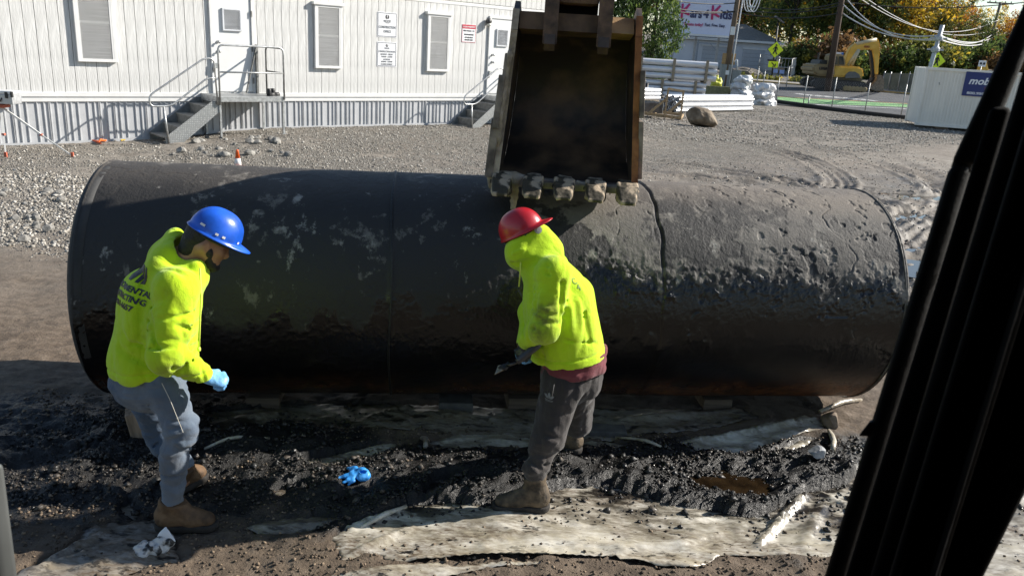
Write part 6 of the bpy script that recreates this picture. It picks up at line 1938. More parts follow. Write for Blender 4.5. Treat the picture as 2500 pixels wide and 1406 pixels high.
# side plates, flaring towards the lip, with wear strips
sidep = [(-.03, -.03), (.20, -.04), (.46, .07), (.62, .21), (.70, .38), (.73, .56), (.70, .76), (.60, .94), (.46, 1.06), (.30, 1.20), (.16, 1.26), (.05, 1.20), (.02, 1.06), (.045, .80), (.05, .55), (.02, .30)]
sidep = [(d, z * ZS) for d, z in sidep]
for s in (-1, 1):
    Vv, n = [], len(sidep)
    for lay in (0, 1):
        for (d, z) in sidep: Vv.append((s * (halfw(z) + .002 + .032 * lay), d, z))
    Ff = [tuple(range(n)) if s > 0 else tuple(reversed(range(n))), tuple(range(2 * n - 1, n - 1, -1)) if s > 0 else tuple(range(n, 2 * n))]
    for k in range(n):
        q = (k + 1) % n; Ff.append((k, n + k, n + q, q) if s > 0 else (k, q, n + q, n + k))
    mb = MB(); mb.add(Vv, Ff); sp_ = mb.build('side_plate', MAT_BIN, buck)
    mb = MB()                                     # bright worn leading edge
    for k in range(11, 15):
        (d0, z0), (d1, z1) = sidep[k], sidep[k + 1]
        mb.beam((s * (halfw(z0) + .018), d0 - .004, z0), (s * (halfw(z1) + .018), d1 - .004, z1), .040, .014, up=(0, 1, 0))
    mb.beam((s * (halfw(.3) + .018), .016, .30), (s * (halfw(-.03) + .018), -.034, -.03), .040, .014, up=(0, 1, 0))
    mb.build('leading_edge', MAT_BRUST if s > 0 else MAT_MUD, sp_)
    if s < 0:                                     # stacked wear plates and caked mud outside
        for (zz0, zz1, t0, d0, dd) in ((.0, .36, .05, .04, .16), (.30, .62, .04, .06, .2), (.02, .75, .02, .10, .26)):
            mb = MB(); mb.beam((s * (halfw(zz0) + .034 + t0 / 2), d0, zz0), (s * (halfw(zz1) + .034 + t0 / 2), d0 + .02, zz1), t0, dd, up=(0, 1, 0), bev=.008); mb.build('wear_plate', MAT_BOUT, sp_)
        S = Sdf((-.60, -.12, -.08), (-.36, .14, .85), .010)
        for k in range(44):
            z = -.02 + .8 * rng.random() ** 1.6
            S.add(S.ell((-halfw(z) - .045 + .02 * rng.random(), -.005 + .05 * rng.random(), z), (.014, .022, .05)), .014)
        S.noise(.020, 16, 4, 4, band=.06, stretch=(1, 1, .5)); link_mesh('caked_mud', S.mesh('caked_mud'), MAT_MUD, sp_)
    else:
        for (zz0, zz1) in ((.05, .4), (.42, .7)):
            mb = MB(); mb.beam((s * (halfw(zz0) + .05), .10, zz0), (s * (halfw(zz1) + .05), .11, zz1), .03, .2, up=(0, 1, 0), bev=.006); mb.build('wear_plate', MAT_BOUT, sp_)
# lip plate and torque box
MB().box((0, .045, -.02), (.90, .16, .045), bev=.01).build('cutting_lip', MAT_BOUT, buck)
mb = MB(); mb.prism([(.06, .90), (.085, 1.0), (.34, 1.0), (.42, .87)], Matrix(((0, 0, 1, -.345), (1, 0, 0, 0), (0, 1, 0, 0), (0, 0, 0, 1))), .545)
mb.build('torque_box', M('shaded_rust', (.09, .055, .035), .8, var=.35, scale=7, bump=.4, bscale=30, col2=(.16, .10, .06)), buck)  # shade of the ears is put into this darker rust
mb = MB(); mb.prism([(.06, .905), (.20, 1.0), (.34, 1.0), (.42, .87)], Matrix(((0, 0, 1, .202), (1, 0, 0, 0), (0, 1, 0, 0), (0, 0, 0, 1))), .143)
mb.build('sunlit_top_plate', M('sunlit_rust', (.36, .22, .10), .85, var=.25, scale=9, bump=.3, bscale=50, col2=(.44, .28, .13)), buck)  # sunlit end of the same top: sun put into paler rust and tilt
# drain slots
for (px, w, zz) in ((.02, .085, .985),):
    mb = MB(); mb.lathe([(.04, 0), (.04, .006)], 16, axis='Y'); sl = mb.build('slot', M('slot_black', (.004, .004, .004), .9), buck, loc=(.02, .53, .80), rot=(.75, 0, 0)); sl.scale = (1.1, 1, .28)
# teeth
for k in range(5):
    x = -.385 + k * .1925
    tt = empty('tooth', (0, 0, 0)); tt.parent = buck; tt.location = (x, 0, 0)
    S = Sdf((-.12, -.29, -.12), (.12, .14, .11), .0065)
    S.add(S.wedge(.10, -.04, .050, .054, .048, .054, r=.010), .01)
    S.add(S.wedge(-.045, -.13, .066, .062, .056, .048, .0, -.010, r=.010), .010)
    S.add(S.wedge(-.12, -.25, .062, .046, .046, .012, -.012, -.045, r=.006), .012)
    S.add(S.cone((-.066, -.02, -.005), (.066, -.02, -.005), .018, .018), .004)
    S.crease((-.03, -.10, .05), (.03, -.115, .048), .022, .008)
    S.noise(.009, 11, 3.3 + k * 2.1, 3); S.noise(.004, 34, 7 + k, 2, band=.03)
    bpy.data.objects.remove(tt)
    link_mesh('tooth', S.mesh('tooth'), MAT_TOOTH, buck, (x, 0, -.015))
S = Sdf((-.40, -.12, -.30), (-.20, .08, .08), .0075)
S.add(S.cone((-.30, -.03, .0), (-.31, -.04, -.20), .03, .012, u=(0, 1, 0), su=.5), .01); S.add(S.cone((-.33, -.03, .0), (-.35, -.04, -.13), .022, .006, u=(0, 1, 0), su=.5), .01)
S.add(S.cone((-.36, .0, .02), (-.25, .0, .01), .03, .026), .02); S.noise(.010, 22, 5, 3, band=.04)
link_mesh('hanging_clod', S.mesh('hanging_clod'), MAT_MUD, buck)
for k in range(4):
    x = -.385 + k * .1925 + .096
    S = Sdf((x - .08, -.10, -.07), (x + .08, .08, .07), .009); S.add(S.cone((x - .04, .0, -.01), (x + .04, .0, -.01), .024, .02), .01); S.noise(.014, 24, 9 + k, 2, band=.04)
    link_mesh('caked_mud', S.mesh('caked_mud'), MAT_MUD if k > 0 else MAT_BOUT, buck)
# ears that carry the pins
ear = [(d, z - .20) for d, z in [(.02, .98), (.10, 1.10), (.36, 1.12), (.40, 1.30), (.36, 1.52), (.24, 1.62), (.12, 1.60), (.05, 1.48), (.05, 1.20), (-.03, 1.02)]]
MAT_EAR = M('ear_steel', (.045, .036, .030), .65, var=.4, scale=8, bump=.4, bscale=30, col2=(.10, .065, .045))
for x in (-.155, .165):
    mb = MB(); mb.prism(ear, Matrix(((0, 0, 1, x - .032), (1, 0, 0, 0), (0, 1, 0, 0), (0, 0, 0, 1))), .064); mb.build('ear', MAT_EAR, buck)
    MB().beam((x, .03, 1.30), (x, -.0, .82), .085, .016, up=(0, 1, 0)).build('ear_edge', M('ear_edge_rust', (.06, .04, .03), .8, var=.4, scale=12, bump=.4, col2=(.14, .085, .055)), buck)
mb = MB(); mb.tube([(-.30, .22, 1.30), (.30, .22, 1.30)], .045, 16); mb.build('pin', MAT_GALV_DARK, buck)
# the stick, link and boom rise out of the picture, over the cab's right shoulder
arm = empty('excavator_stick_and_boom', lip + Vector((0, 0, 1.0)), BA, 'dark rusty excavator stick and boom carrying the bucket', 'boom')
MAT_STICK = M('stick_paint', (.10, .055, .035), .6, var=.4, scale=5, bump=.3, bscale=20, col2=(.20, .12, .07))
MB().box((0, .16, .165), (.25, .30, .23), bev=.04).build('stick_nose', MAT_STICK, arm)
MB().box((0, .30, .06), (.25, .08, .26), bev=.01).build('shadow_gap_block', M('shadow_gap_black', (.006, .006, .006), .8), arm)  # added black block, stands in for the shadow gap between the ears
mb = MB(); mb.beam((0, .20, .24), (.10, -.75, 2.25), .26, .34, bev=.03); mb.build('stick', MAT_STICK, arm)
mb = MB(); mb.beam((.10, -.62, 2.3), (.75, -3.4, 2.9), .34, .5, bev=.04); mb.beam((.75, -3.2, 2.95), (1.25, -5.6, .6), .36, .5, bev=.04); mb.build('boom', MAT_STICK, arm)
mb = MB(); mb.tube([(.05, -.9, 1.9), (0, -.1, .9), (0, .34, .42)], .055, 10); mb.build('bucket_cylinder', M('cylinder_dark', (.05, .05, .05), .4), arm, smooth=True)
for x in (-.2, .2):
    MB().beam((x, .16, .62), (x, .36, .30), .05, .11, bev=.01).build('link', MAT_EAR, arm)
mb = MB(); mb.tube([(-.26, .17, .30), (.24, .17, .30)], .055, 14); mb.build('pin', MAT_GALV_DARK, arm)

# ------------------------------------------------------------------ pillar of the cab the picture is taken from
MAT_CAB = M('cab_black_paint', (.0025, .0025, .003), .8, spec=.08, var=.4, scale=10, bump=.1, bscale=40)
MAT_SEAL = M('rubber_seal', (.0035, .0035, .004), .6, spec=.15, var=.3, scale=20, bump=.15, bscale=60)
cabp = empty('excavator_cab', (0.2, -.3, 1.2), 0, 'black excavator cab pillar with rubber seals slanting in front of the yard', 'cab')
c0 = Vector(cabp.location)
def cab_bar(name, tl, tr, bl, br, y, depth, mat, bev=.006):
    P = [at_y(*q, y) - c0 for q in (bl, br, tr, tl)]
    dv = Vector((.62, .98, -.12)) * depth
    V = P + [p + dv for p in P]
    bm = bmesh.new()
    vs = [bm.verts.new(v) for v in V]
    for f in ((0, 1, 2, 3), (7, 6, 5, 4), (0, 4, 5, 1), (1, 5, 6, 2), (2, 6, 7, 3), (3, 7, 4, 0)): bm.faces.new([vs[i] for i in f])
    bmesh.ops.bevel(bm, geom=bm.edges[:], offset=bev, segments=3, affect='EDGES', profile=.6)
    bmesh.ops.recalc_face_normals(bm, faces=bm.faces)
    me = bpy.data.meshes.new(name); bm.to_mesh(me); bm.free()
    for p in me.polygons: p.use_smooth = True
    return link_mesh(name, me, mat, cabp)
cab_bar('pillar', (2566, -60), (3134, -60), (2105, 1470), (2373, 1470), .70, .06, MAT_CAB, .010)
cab_bar('outer_seal', (2530, -60), (2580, -60), (2318, 404), (2392, 404), .80, .03, MAT_SEAL, .008)
cab_bar('outer_seal', (2318, 400), (2372, 400), (1992, 1470), (2048, 1470), .80, .05, MAT_SEAL, .010)
cab_bar('glass_channel', (2418, 260), (2470, 260), (2044, 1470), (2112, 1470), .76, .03, MAT_CAB, .006)
cab_bar('inner_trim', (2612, -60), (2655, -60), (2150, 1470), (2180, 1470), .685, .015, MAT_SEAL, .006)
cab_bar('inner_trim', (2720, -60), (2760, -60), (2250, 1470), (2276, 1470), .68, .015, MAT_SEAL, .006)
cab_bar('latch_guard', (2352, 325), (2392, 325), (2312, 425), (2372, 430), .803, .03, MAT_SEAL, .010)
for (a, b) in (((2330, 640), (2318, 668)), ((2122, 1030), (2094, 1066))):
    cab_bar('clip', a, (a[0] + 30, a[1]), b, (b[0] + 34, b[1]), .80, .012, MAT_SEAL, .003)
cab_bar('door_edge', (-80, 1140), (-38, 1140), (-70, 1480), (8, 1480), .8, .02, M('grey_cab_paint', (.07, .075, .075), .45, var=.2), .008)
# the rest of the cab round the driver: roof, rear and side panels, floor, lower front
C_ = lambda x, y, z: Vector((x, y, z)) - c0
MB().box(C_(.25, -.25, 3.12), (1.9, 1.9, .06), bev=.02).build('roof', MAT_CAB, cabp)
MB().box(C_(.25, -1.15, 2.2), (1.9, .05, 1.9), bev=.02).build('rear_panel', MAT_CAB, cabp)
MB().box(C_(1.17, -.25, 2.2), (.05, 1.8, 1.9), bev=.02).build('side_panel', MAT_CAB, cabp)
MB().box(C_(-.67, -.55, 2.2), (.05, 1.2, 1.9), bev=.02).build('side_panel', MAT_CAB, cabp)
MB().box(C_(.25, -.25, 1.22), (1.9, 1.9, .06), bev=.02).build('floor', MAT_CAB, cabp)
# ------------------------------------------------------------------ road beyond the yard
def place(px, py):
    """ground point under a photograph pixel and the size of one photograph pixel there, in metres"""
    g = G(px, py)
    d = (np.array(g) - _C) @ _F
    return g, d / FPX
def zt(x, y): return float(terrain(x, y))
def carpet(name, pix, mat, lift, n=14):
    """patch of paving laid on the terrain: four ground corners"""
    P = [G(*p) for p in pix] if len(pix[0]) == 2 and isinstance(pix[0], tuple) else [Vector(p) for p in pix]
    V, F_ = [], []
    for i in range(n + 1):
        for j in range(n + 1):
            a = P[0].lerp(P[1], j / n); b = P[3].lerp(P[2], j / n); q = a.lerp(b, i / n)
            V.append((q.x, q.y, zt(q.x, q.y) + lift))
    for i in range(n):
        for j in range(n):
            k = i * (n + 1) + j; F_.append((k, k + 1, k + n + 2, k + n + 1))
    mb = MB(); mb.add(V, F_)
    return tag(mb.build(name, mat), kind='structure')
MAT_ASPH = M('asphalt', (.075, .076, .080), .85, var=.18, scale=1.2, bump=.2, bscale=40)
MAT_GREENLANE = M('green_lane_paint', (.16, .40, .13), .8, var=.25, scale=2.5, col2=(.26, .46, .20))
MAT_WPAINT = M('road_white_paint', (.50, .50, .49), .8, var=.25, scale=3)
MAT_YPAINT = M('road_yellow_paint', (.50, .34, .12), .8, var=.25, scale=3)
MAT_WALK = M('pale_concrete', (.30, .28, .25), .9, var=.15, scale=2, bump=.2)
uv = lambda u, v: (u * .62 + v * .78, u * .78 - v * .62, 0)
carpet('road', [uv(46.2, -90), uv(46.2, 60), uv(67, 60), uv(67, -90)], MAT_ASPH, .010, 30)
carpet('pavement', [uv(67.3, -90), uv(67.3, 60), uv(69.5, 60), uv(69.5, -90)], MAT_WALK, .10, 30)
g0, g1, g2, g3 = G(1898, 250.5), G(2240, 263.5), G(2240, 257), G(1898, 238)
carpet('bike_lane', [tuple(g0), tuple(g1), tuple(g2), tuple(g3)], MAT_GREENLANE, .016)
for (a, b, w) in (((1898, 252.5), (2240, 268), .16), ((1898, 237), (2240, 255.5), .14)):
    p, q = G(*a), G(*b); d = (q - p).normalized(); s = Vector((-d.y, d.x, 0)) * w
    carpet('lane_line', [tuple(p - s), tuple(q - s), tuple(q + s), tuple(p + s)], MAT_WPAINT if w > .15 else MAT_YPAINT, .017)
for k in range(8):                                            # zebra bars
    a, b = G(1945 + k * 22, 229.5 + k * 1.9), G(1985 + k * 22, 231 + k * 1.9 + 4)
    d = (b - a).normalized(); s = Vector((-d.y, d.x, 0)) * .28
    carpet('crossing_bar', [tuple(a - s), tuple(b - s), tuple(b + s), tuple(a + s)], MAT_WPAINT, .017, 4)
# dark berm along the edge of the yard
P = [G(*p) for p in ((1560, 207), (1760, 232), (1880, 250), (1960, 261), (2029, 271), (2110, 281), (2200, 291), (2300, 302))]
mb = MB(); mb.tube([Vector((p.x, p.y, zt(p.x, p.y) + .06)) for p in P], .15, 8); tag(mb.build('kerb', M('dark_sediment_sock', (.025, .023, .02), .9, bump=.5), smooth=True), kind='structure')
p0, p1 = Vector(uv(67.15, -90)), Vector(uv(67.15, 60)); mb = MB()
for k in range(20):
    a, b = p0.lerp(p1, k / 20), p0.lerp(p1, (k + 1) / 20); mb.beam((a.x, a.y, zt(a.x, a.y) + .04), (b.x, b.y, zt(b.x, b.y) + .04), .28, .15)
tag(mb.build('kerb', MAT_YPAINT), kind='structure')

# ------------------------------------------------------------------ storage container
c0 = G(2232, 311)
cdir = Vector((.967, -.254, 0)); cper = Vector((.254, .967, 0))
crz = math.atan2(cdir.y, cdir.x)
cont = empty('storage_container', (c0.x, c0.y, zt(c0.x, c0.y)), crz, 'pale grey steel storage container with a blue sign at the yard edge', 'container')
MAT_CONT = M('container_paint', (.86, .82, .73), .55, var=.05, scale=1.2, stretch=(3, 3, .4), bump=.05)
L_, D_, H_ = 6.06, 2.44, 2.46
MB().box((L_ / 2, D_ / 2, H_ / 2 + .10), (L_ - .12, D_ - .12, H_ - .12)).build('wall', MAT_CONT, cont)
nr = 46
for k in range(nr):                                           # shallow ribs of the side sheet
    x = .14 + (L_ - .28) * (k + .5) / nr
    MB().box((x, .045, H_ / 2 + .10), ((L_ - .28) / nr * .52, .024, H_ - .3), bev=.008).build('side_rib', MAT_CONT, cont)
for x in (0.045, L_ - .045):
    for y in (.045, D_ - .045): MB().box((x, y, H_ / 2 + .10), (.10, .10, H_), bev=.01).build('corner_post', MAT_CONT, cont)
for z in (.16, H_ + .04):
    for y in (.04, D_ - .04): MB().box((L_ / 2, y, z), (L_ - .2, .09, .12), bev=.01).build('rail', MAT_CONT, cont)
for x in (1.1, 3.6): MB().box((x, D_ / 2, .045), (.5, D_ - .1, .09)).build('bearer', MAT_WOOD_OLD, cont)
mb = MB(); mb.tube([(.62, .0, 1.95), (.62, -.04, 1.9), (.65, -.04, 1.86)], .012, 6); mb.build('hook', MAT_GALV_DARK, cont)
MB().box((2.36, .005, 1.98), (1.55, .02, 1.0), bev=.004).build('sign_panel', M('deep_blue_sign', (.012, .03, .16), .4, var=.05), cont)
def ctext(s, size, x, z, mat, w, shear=0, bold=0):
    me = text_mesh(s, size, .002, bold, shear); xs_ = [v.co.x for v in me.vertices]; k_ = w / (max(xs_) - min(xs_))
    o = link_mesh('lettering', me, mat, cont, (x, -.008, z), (PI / 2, 0, 0)); o.scale = (k_, 1, 1)
ctext('mobile', .40, 2.34, 2.10, MAT_SIGN, 1.20, .25, .012)
ctext('STORAGE', .13, 2.69, 1.84, M('dull_red_print', (.30, .06, .06), .6), .60)
ctext('800.950.6464', .14, 2.34, 1.60, MAT_SIGN, 1.15, 0, .004)

# ------------------------------------------------------------------ boulder
g, s = place(1712, 309)
bm = bmesh.new(); bmesh.ops.create_icosphere(bm, subdivisions=5, radius=1)
V = np.array([v.co[:] for v in bm.verts])
V = V * (1 + .16 * fbm(V[:, 0] * 1.1 + 3, V[:, 1] * 1.1, V[:, 2] * 1.1, 4) + .03 * fbm(V[:, 0] * 5, V[:, 1] * 5, V[:, 2] * 5, 3))[:, None]
for d_, h_ in (((-.9, -.4, .1), .80), ((.7, -.4, .55), .80), ((.2, -.2, -1), .72), ((.9, .1, -.4), .85)):
    d_ = np.array(d_) / np.linalg.norm(d_); q = V @ d_; V = V - np.maximum(q - h_, 0)[:, None] * d_
V = V * np.array([40 * s, 32 * s, 25 * s])
for v, c in zip(bm.verts, V): v.co = c
me = bpy.data.meshes.new('boulder'); bm.to_mesh(me); bm.free()
for p in me.polygons: p.use_smooth = True
tag(link_mesh('boulder', me, M('boulder_stone', (.16, .115, .07), .9, var=.35, scale=2.2, bump=.6, bscale=8, dist=.05, col2=(.28, .23, .17)), loc=(g.x, g.y, zt(g.x, g.y) + 20 * s), rot=(0, .25, .2)), 'big brown weathered boulder standing alone in the gravel yard', 'boulder')

# ------------------------------------------------------------------ stacked pipes
MAT_PIPE = M('galvanised_pipe', (.72, .73, .75), .35, metal=.25, var=.10, scale=3, stretch=(.5, 8, 8))
MAT_PIPEIN = M('pipe_bore', (.01, .01, .01), .9)
MAT_DUNN = M('new_timber', (.42, .30, .17), .85, var=.2, scale=5, stretch=(1, 10, 10), bump=.3)
MAT_DUNN2 = M('grey_timber', (.30, .25, .18), .9, var=.25, scale=5, stretch=(10, 10, 1), bump=.3)
_pipe = {}
def pipe(a, b, r, label, group):
    a, b = Vector(a), Vector(b); L = (b - a).length
    key = (round(L, 2), r)
    if key not in _pipe:
        mb = MB(); n = 14
        for (rr, x0, x1) in ((r, 0, L),): mb.tube([(x0, 0, 0), (x1, 0, 0)], rr, n, cap=False)
        mb.tube([(L, 0, 0), (0, 0, 0)], r * .86, n, cap=False)
        for x, fl in ((0, 0), (L, 1)):
            b_ = len(mb.v)
            for rr in (r, r * .86):
                for k in range(n): t = 2 * PI * k / n; mb.v.append((x, rr * math.cos(t), rr * math.sin(t)))
            for k in range(n):
                q = (k + 1) % n; f = (b_ + k, b_ + q, b_ + n + q, b_ + n + k); mb.f.append(f)
        me_ = mb.mesh('steel_pipe', True); me_.materials.append(MAT_PIPE)
        _pipe[key] = me_
    d = b - a
    o = link_mesh('steel_pipe', _pipe[key], None, None, a, (0, -math.asin(d.z / L), math.atan2(d.y, d.x)))
    return tag(o, label, 'pipe', group)
yb = 46.5
def xat(px, py, y): return at_y(px, py, y).x
xl, xr = xat(1480, 200, yb), xat(1738, 215, yb)
for tier, (r, rows, cols, z0, x0, x1, lab, grp) in enumerate(((.135, 3, 4, .12, xl - .6, xr - .35, 'grey steel pipe in the lower rows of the tall banded stack', 'pipes in the lower rows of the stack'),
                                                         (.165, 3, 3, 1.06, xl, xr + .15, 'wide grey steel pipe in the upper rows of the tall banded stack', 'pipes in the upper rows of the stack'))):
    for i in range(rows):
        for j in range(cols):
            pipe((x0, yb + j * r * 2.02, z0 + r + i * r * 2.16), (x1, yb + j * r * 2.02 , z0 + r + i * r * 2.16), r, lab, grp)
    for q, fx in enumerate((.30, .60, .90)):
        x = x0 + (x1 - x0) * fx
        mb = MB(); mb.box((x, yb - r - .05, z0 + rows * r * 1.08), (.14, .09, rows * r * 2.16 + .12))
        tag(mb.build('timber_stake', MAT_DUNN2), 'upright timber holding the %s pipes, %s stake from the loose end' % (('lower', 'upper')[tier], ('third', 'second', 'first')[q]), 'timber', 'timbers of the pipe stack')
        mb = MB(); mb.box((x, yb + cols * r - r, z0 - .055), (.12, cols * r * 2.2, .10))
        tag(mb.build('timber_bearer', MAT_DUNN2), 'flat timber bearer below the %s pipes, %s from the loose end' % (('lower', 'upper')[tier], ('third', 'second', 'first')[q]), 'timber', 'bearers of the pipe stack')
a0, a1 = G(1648, 277), G(1852, 272)
dd = (a1 - a0).normalized(); pp = Vector((-dd.y, dd.x, 0))
r = .062
for i in range(6):
    for j in range(8 - (i > 3)):
        off = pp * (j * r * 2.05 + (i % 2) * r) + Vector((0, 0, r + .05 + i * r * 1.80))
        e = .5 * ((i * 7 + j * 3) % 5) / 5
        pipe(a0 + off + dd * (.15 * ((i + j) % 3)), a0 + off + dd * (6.35), r, 'thin galvanised pipe in the low heap beside the boulder', 'thin pipes heaped beside the boulder')
    
b0 = a0 + pp * 1.5 - dd * 2.2
for i in range(3):
    for j in range(4):
        off = pp * (j * .2) + Vector((0, 0, .5 + i * .17))
        pipe(b0 + off, b0 + off + dd * 3.0, .085, 'grey pipe with open dark end resting behind the timber frame', 'pipes behind the timber frame')
mb = MB(); mb.box((b0.x + dd.x * 1.5 + pp.x * .3, b0.y + dd.y * 1.5 + pp.y * .3, .2), (2.6, .9, .4), rz=math.atan2(dd.y, dd.x)); tag(mb.build('timber_bearer', MAT_DUNN2), 'long timber bearer below the pipes behind the timber frame', 'timber')

# ------------------------------------------------------------------ timber frame, concrete block, steel housing
g, s = place(1600, 289)
fr = empty('timber_crate', (g.x, g.y, zt(g.x, g.y)), 0, 'open new-timber crate frame standing on the gravel by the pipes', 'timber frame')
def fx(px, py, dy=0.0): 
    p = at_y(px, py, g.y + dy); return p - Vector(fr.location)
for (a, b, w) in (((1537, 272, .1), (1662, 289, -.1), .11), ((1537, 265, 1.0), (1668, 281, .9), .1), ((1622, 288, -.1), (1632, 216, -.1), .10), ((1661, 290, -.1), (1669, 222, .1), .10), ((1632, 217, -.1), (1670, 224, .1), .08), ((1580, 280, -.05), (1627, 242, -.05), .09), ((1632, 275, -.02), (1665, 246, .05), .09), ((1662, 289, -.1), (1668, 281, .9), .09), ((1537, 272, .1), (1537, 265, 1.0), .09), ((1600, 280, .0), (1604, 274, .95), .08)):
    MB().beam(fx(*a), fx(*b), w * .6, w).build('beam', MAT_DUNN, fr)
for k in range(3):
    MB().box(fx(1640 + k * 9, 287, -.1), (.12, .1, .1)).build('spacer_block', MAT_DUNN, fr)
hs = empty('steel_housing', g + Vector((-.25, .5, .12)), .35, 'dark ribbed steel housing lying inside the timber frame', 'housing')
MB().box((0, 0, .25), (.95, .6, .42), bev=.02).build('case', M('dark_housing_steel', (.085, .085, .09), .4, metal=.6, var=.2), hs)
MB().box((.49, 0, .25), (.03, .62, .44), bev=.01).build('flange', MAT_GALV, hs)
for k in range(5): MB().box((-.36 + k * .17, 0, .475), (.03, .58, .03)).build('rib', MAT_GALV_DARK, hs)
g2, s2 = place(1556, 262)
cb = empty('concrete_barrier', (g2.x, g2.y, zt(g2.x, g2.y)), .1, 'pale concrete block behind the timber frame', 'barrier')
mb = MB(); mb.prism([(-.3, 0), (.3, 0), (.26, .3), (.14, .8), (-.14, .8), (-.26, .3)], Matrix(((0, 0, 1, -1.1), (1, 0, 0, 0), (0, 1, 0, 0), (0, 0, 0, 1))), 1.9); mb.build('body', M('barrier_concrete', (.40, .38, .35), .9, var=.12, scale=3, bump=.2), cb)
mb = MB(); mb.tube(rounded([(0, -.3, .85), (0, -.3, 1.15), (.2, -.3, 1.2)], .1), .04, 8); mb.build('lifting_eye', MAT_DARKMETAL, cb, smooth=True)
mb = MB(); mb.tube([(.25, -.35, .3), (.25, -.35, 1.1)], .07, 10); mb.build('hose', MAT_DARKMETAL, cb, smooth=True)

# ------------------------------------------------------------------ white bulk bags
MAT_BAG = M('white_woven_bag', (.72, .72, .73), .6, var=.1, scale=3, bump=.5, bscale=7, dist=.05, col2=(.80, .80, .80))
def bag(c, rx, rz, seed, label, group):
    S = Sdf((-rx * 1.5, -rx * 1.4, -.15), (rx * 1.5, rx * 1.4, rz * 2.4), .055)
    S.add(S.ell((0, 0, rz), (rx, rx * .9, rz)), .1); S.add(S.ell((rx * .3 * math.sin(seed), 0, rz * 1.55), (rx * .55, rx * .55, rz * .6)), .15); S.add(S.cone((-rx * .6, 0, rz * .6), (rx * .6, 0, rz * .6), rx * .45, rx * .5), .2)
    S.noise(.16, 2.2, seed * 3.7, 3, band=.3, ridge=True); S.noise(.05, 7, seed, 2, band=.2)
    return tag(link_mesh('bulk_bag', S.mesh('bulk_bag'), MAT_BAG, None, c), label, 'bag', group)
for (px, py, w, col_) in ((1862, 258, 24, 'outer'), (1806, 238, 22, 'inner')):
    g, s = place(px, py); z = zt(g.x, g.y)
    for k, (rx, rz) in enumerate(((w * s, 9 * s), (w * .95 * s, 9 * s), (w * .85 * s, 9 * s))):
        bag((g.x + .1 * math.sin(k * 2.1 + px), g.y, z + k * 16.5 * s), rx, rz, k + px * .01, '%s white woven bag in the pile %s' % (('bottom', 'middle', 'top')[k], 'next to the electric cabinet' if col_ == 'inner' else 'at the end of the thin pipes'), 'white bags piled by the pipes')
# low barrier with yellow bag
g, s = place(1770, 234); z = zt(g.x, g.y)
lb = empty('low_barrier', (g.x, g.y, z), 0, 'low olive concrete barrier in front of the electric cabinet', 'barrier')
mb = MB(); mb.prism([(-.3, 0), (.3, 0), (.15, .4), (.12, .55), (-.12, .55), (-.15, .4)], Matrix(((0, 0, 1, -1.3), (1, 0, 0, 0), (0, 1, 0, 0), (0, 0, 0, 1))), 2.6); mb.build('body', M('olive_concrete', (.24, .23, .12), .9, var=.2), lb)
S = Sdf((-.6, -.5, -.1), (.6, .5, 1.4), .05); S.add(S.ell((0, 0, .55), (.38, .34, .6)), .1); S.noise(.2, 2.5, 3, 3, band=.3, ridge=True)
gy_, sy_ = place(1742, 226); 
tag(link_mesh('yellow_sack', S.mesh('yellow_sack'), M('yellow_plastic', (.55, .55, .06), .5, var=.15, bump=.4, bscale=6), None, (gy_.x, gy_.y - .3, zt(gy_.x, gy_.y))), 'yellow plastic sack slumped at the loose end of the pipe stack', 'sack')

# ------------------------------------------------------------------ electric cabinet at the pole
g, s = place(1768, 218); z = zt(g.x, g.y)
cab_ = empty('electric_cabinet', (g.x, g.y, z), .1, 'grey electric meter cabinet with plywood top at the utility pole foot', 'cabinet')
MAT_CABI = M('cabinet_grey', (.24, .26, .26), .5, var=.08)
MB().box((-.1, 0, .85), (.72, .45, 1.7), bev=.02).build('tall_box', MAT_CABI, cab_)
MB().box((.72, .1, .68), (.66, .45, 1.35), bev=.02).build('short_box', MAT_CABI, cab_)
MB().box((-.02, -.24, 1.15), (.26, .01, .3)).build('notice', MAT_SIGN, cab_)
MB().box((.02, -.05, 2.08), (.95, .12, .75), bev=.01).build('plywood_board', M('plywood', (.42, .27, .13), .8, var=.15, scale=3, stretch=(1, 1, 6)), cab_)
mb = MB(); mb.tube(rounded([(.42, -.1, 1.9), (.62, -.12, 2.1), (.72, -.12, 1.35)], .2), .05, 8); mb.build('conduit', MAT_SIGN, cab_, smooth=True)

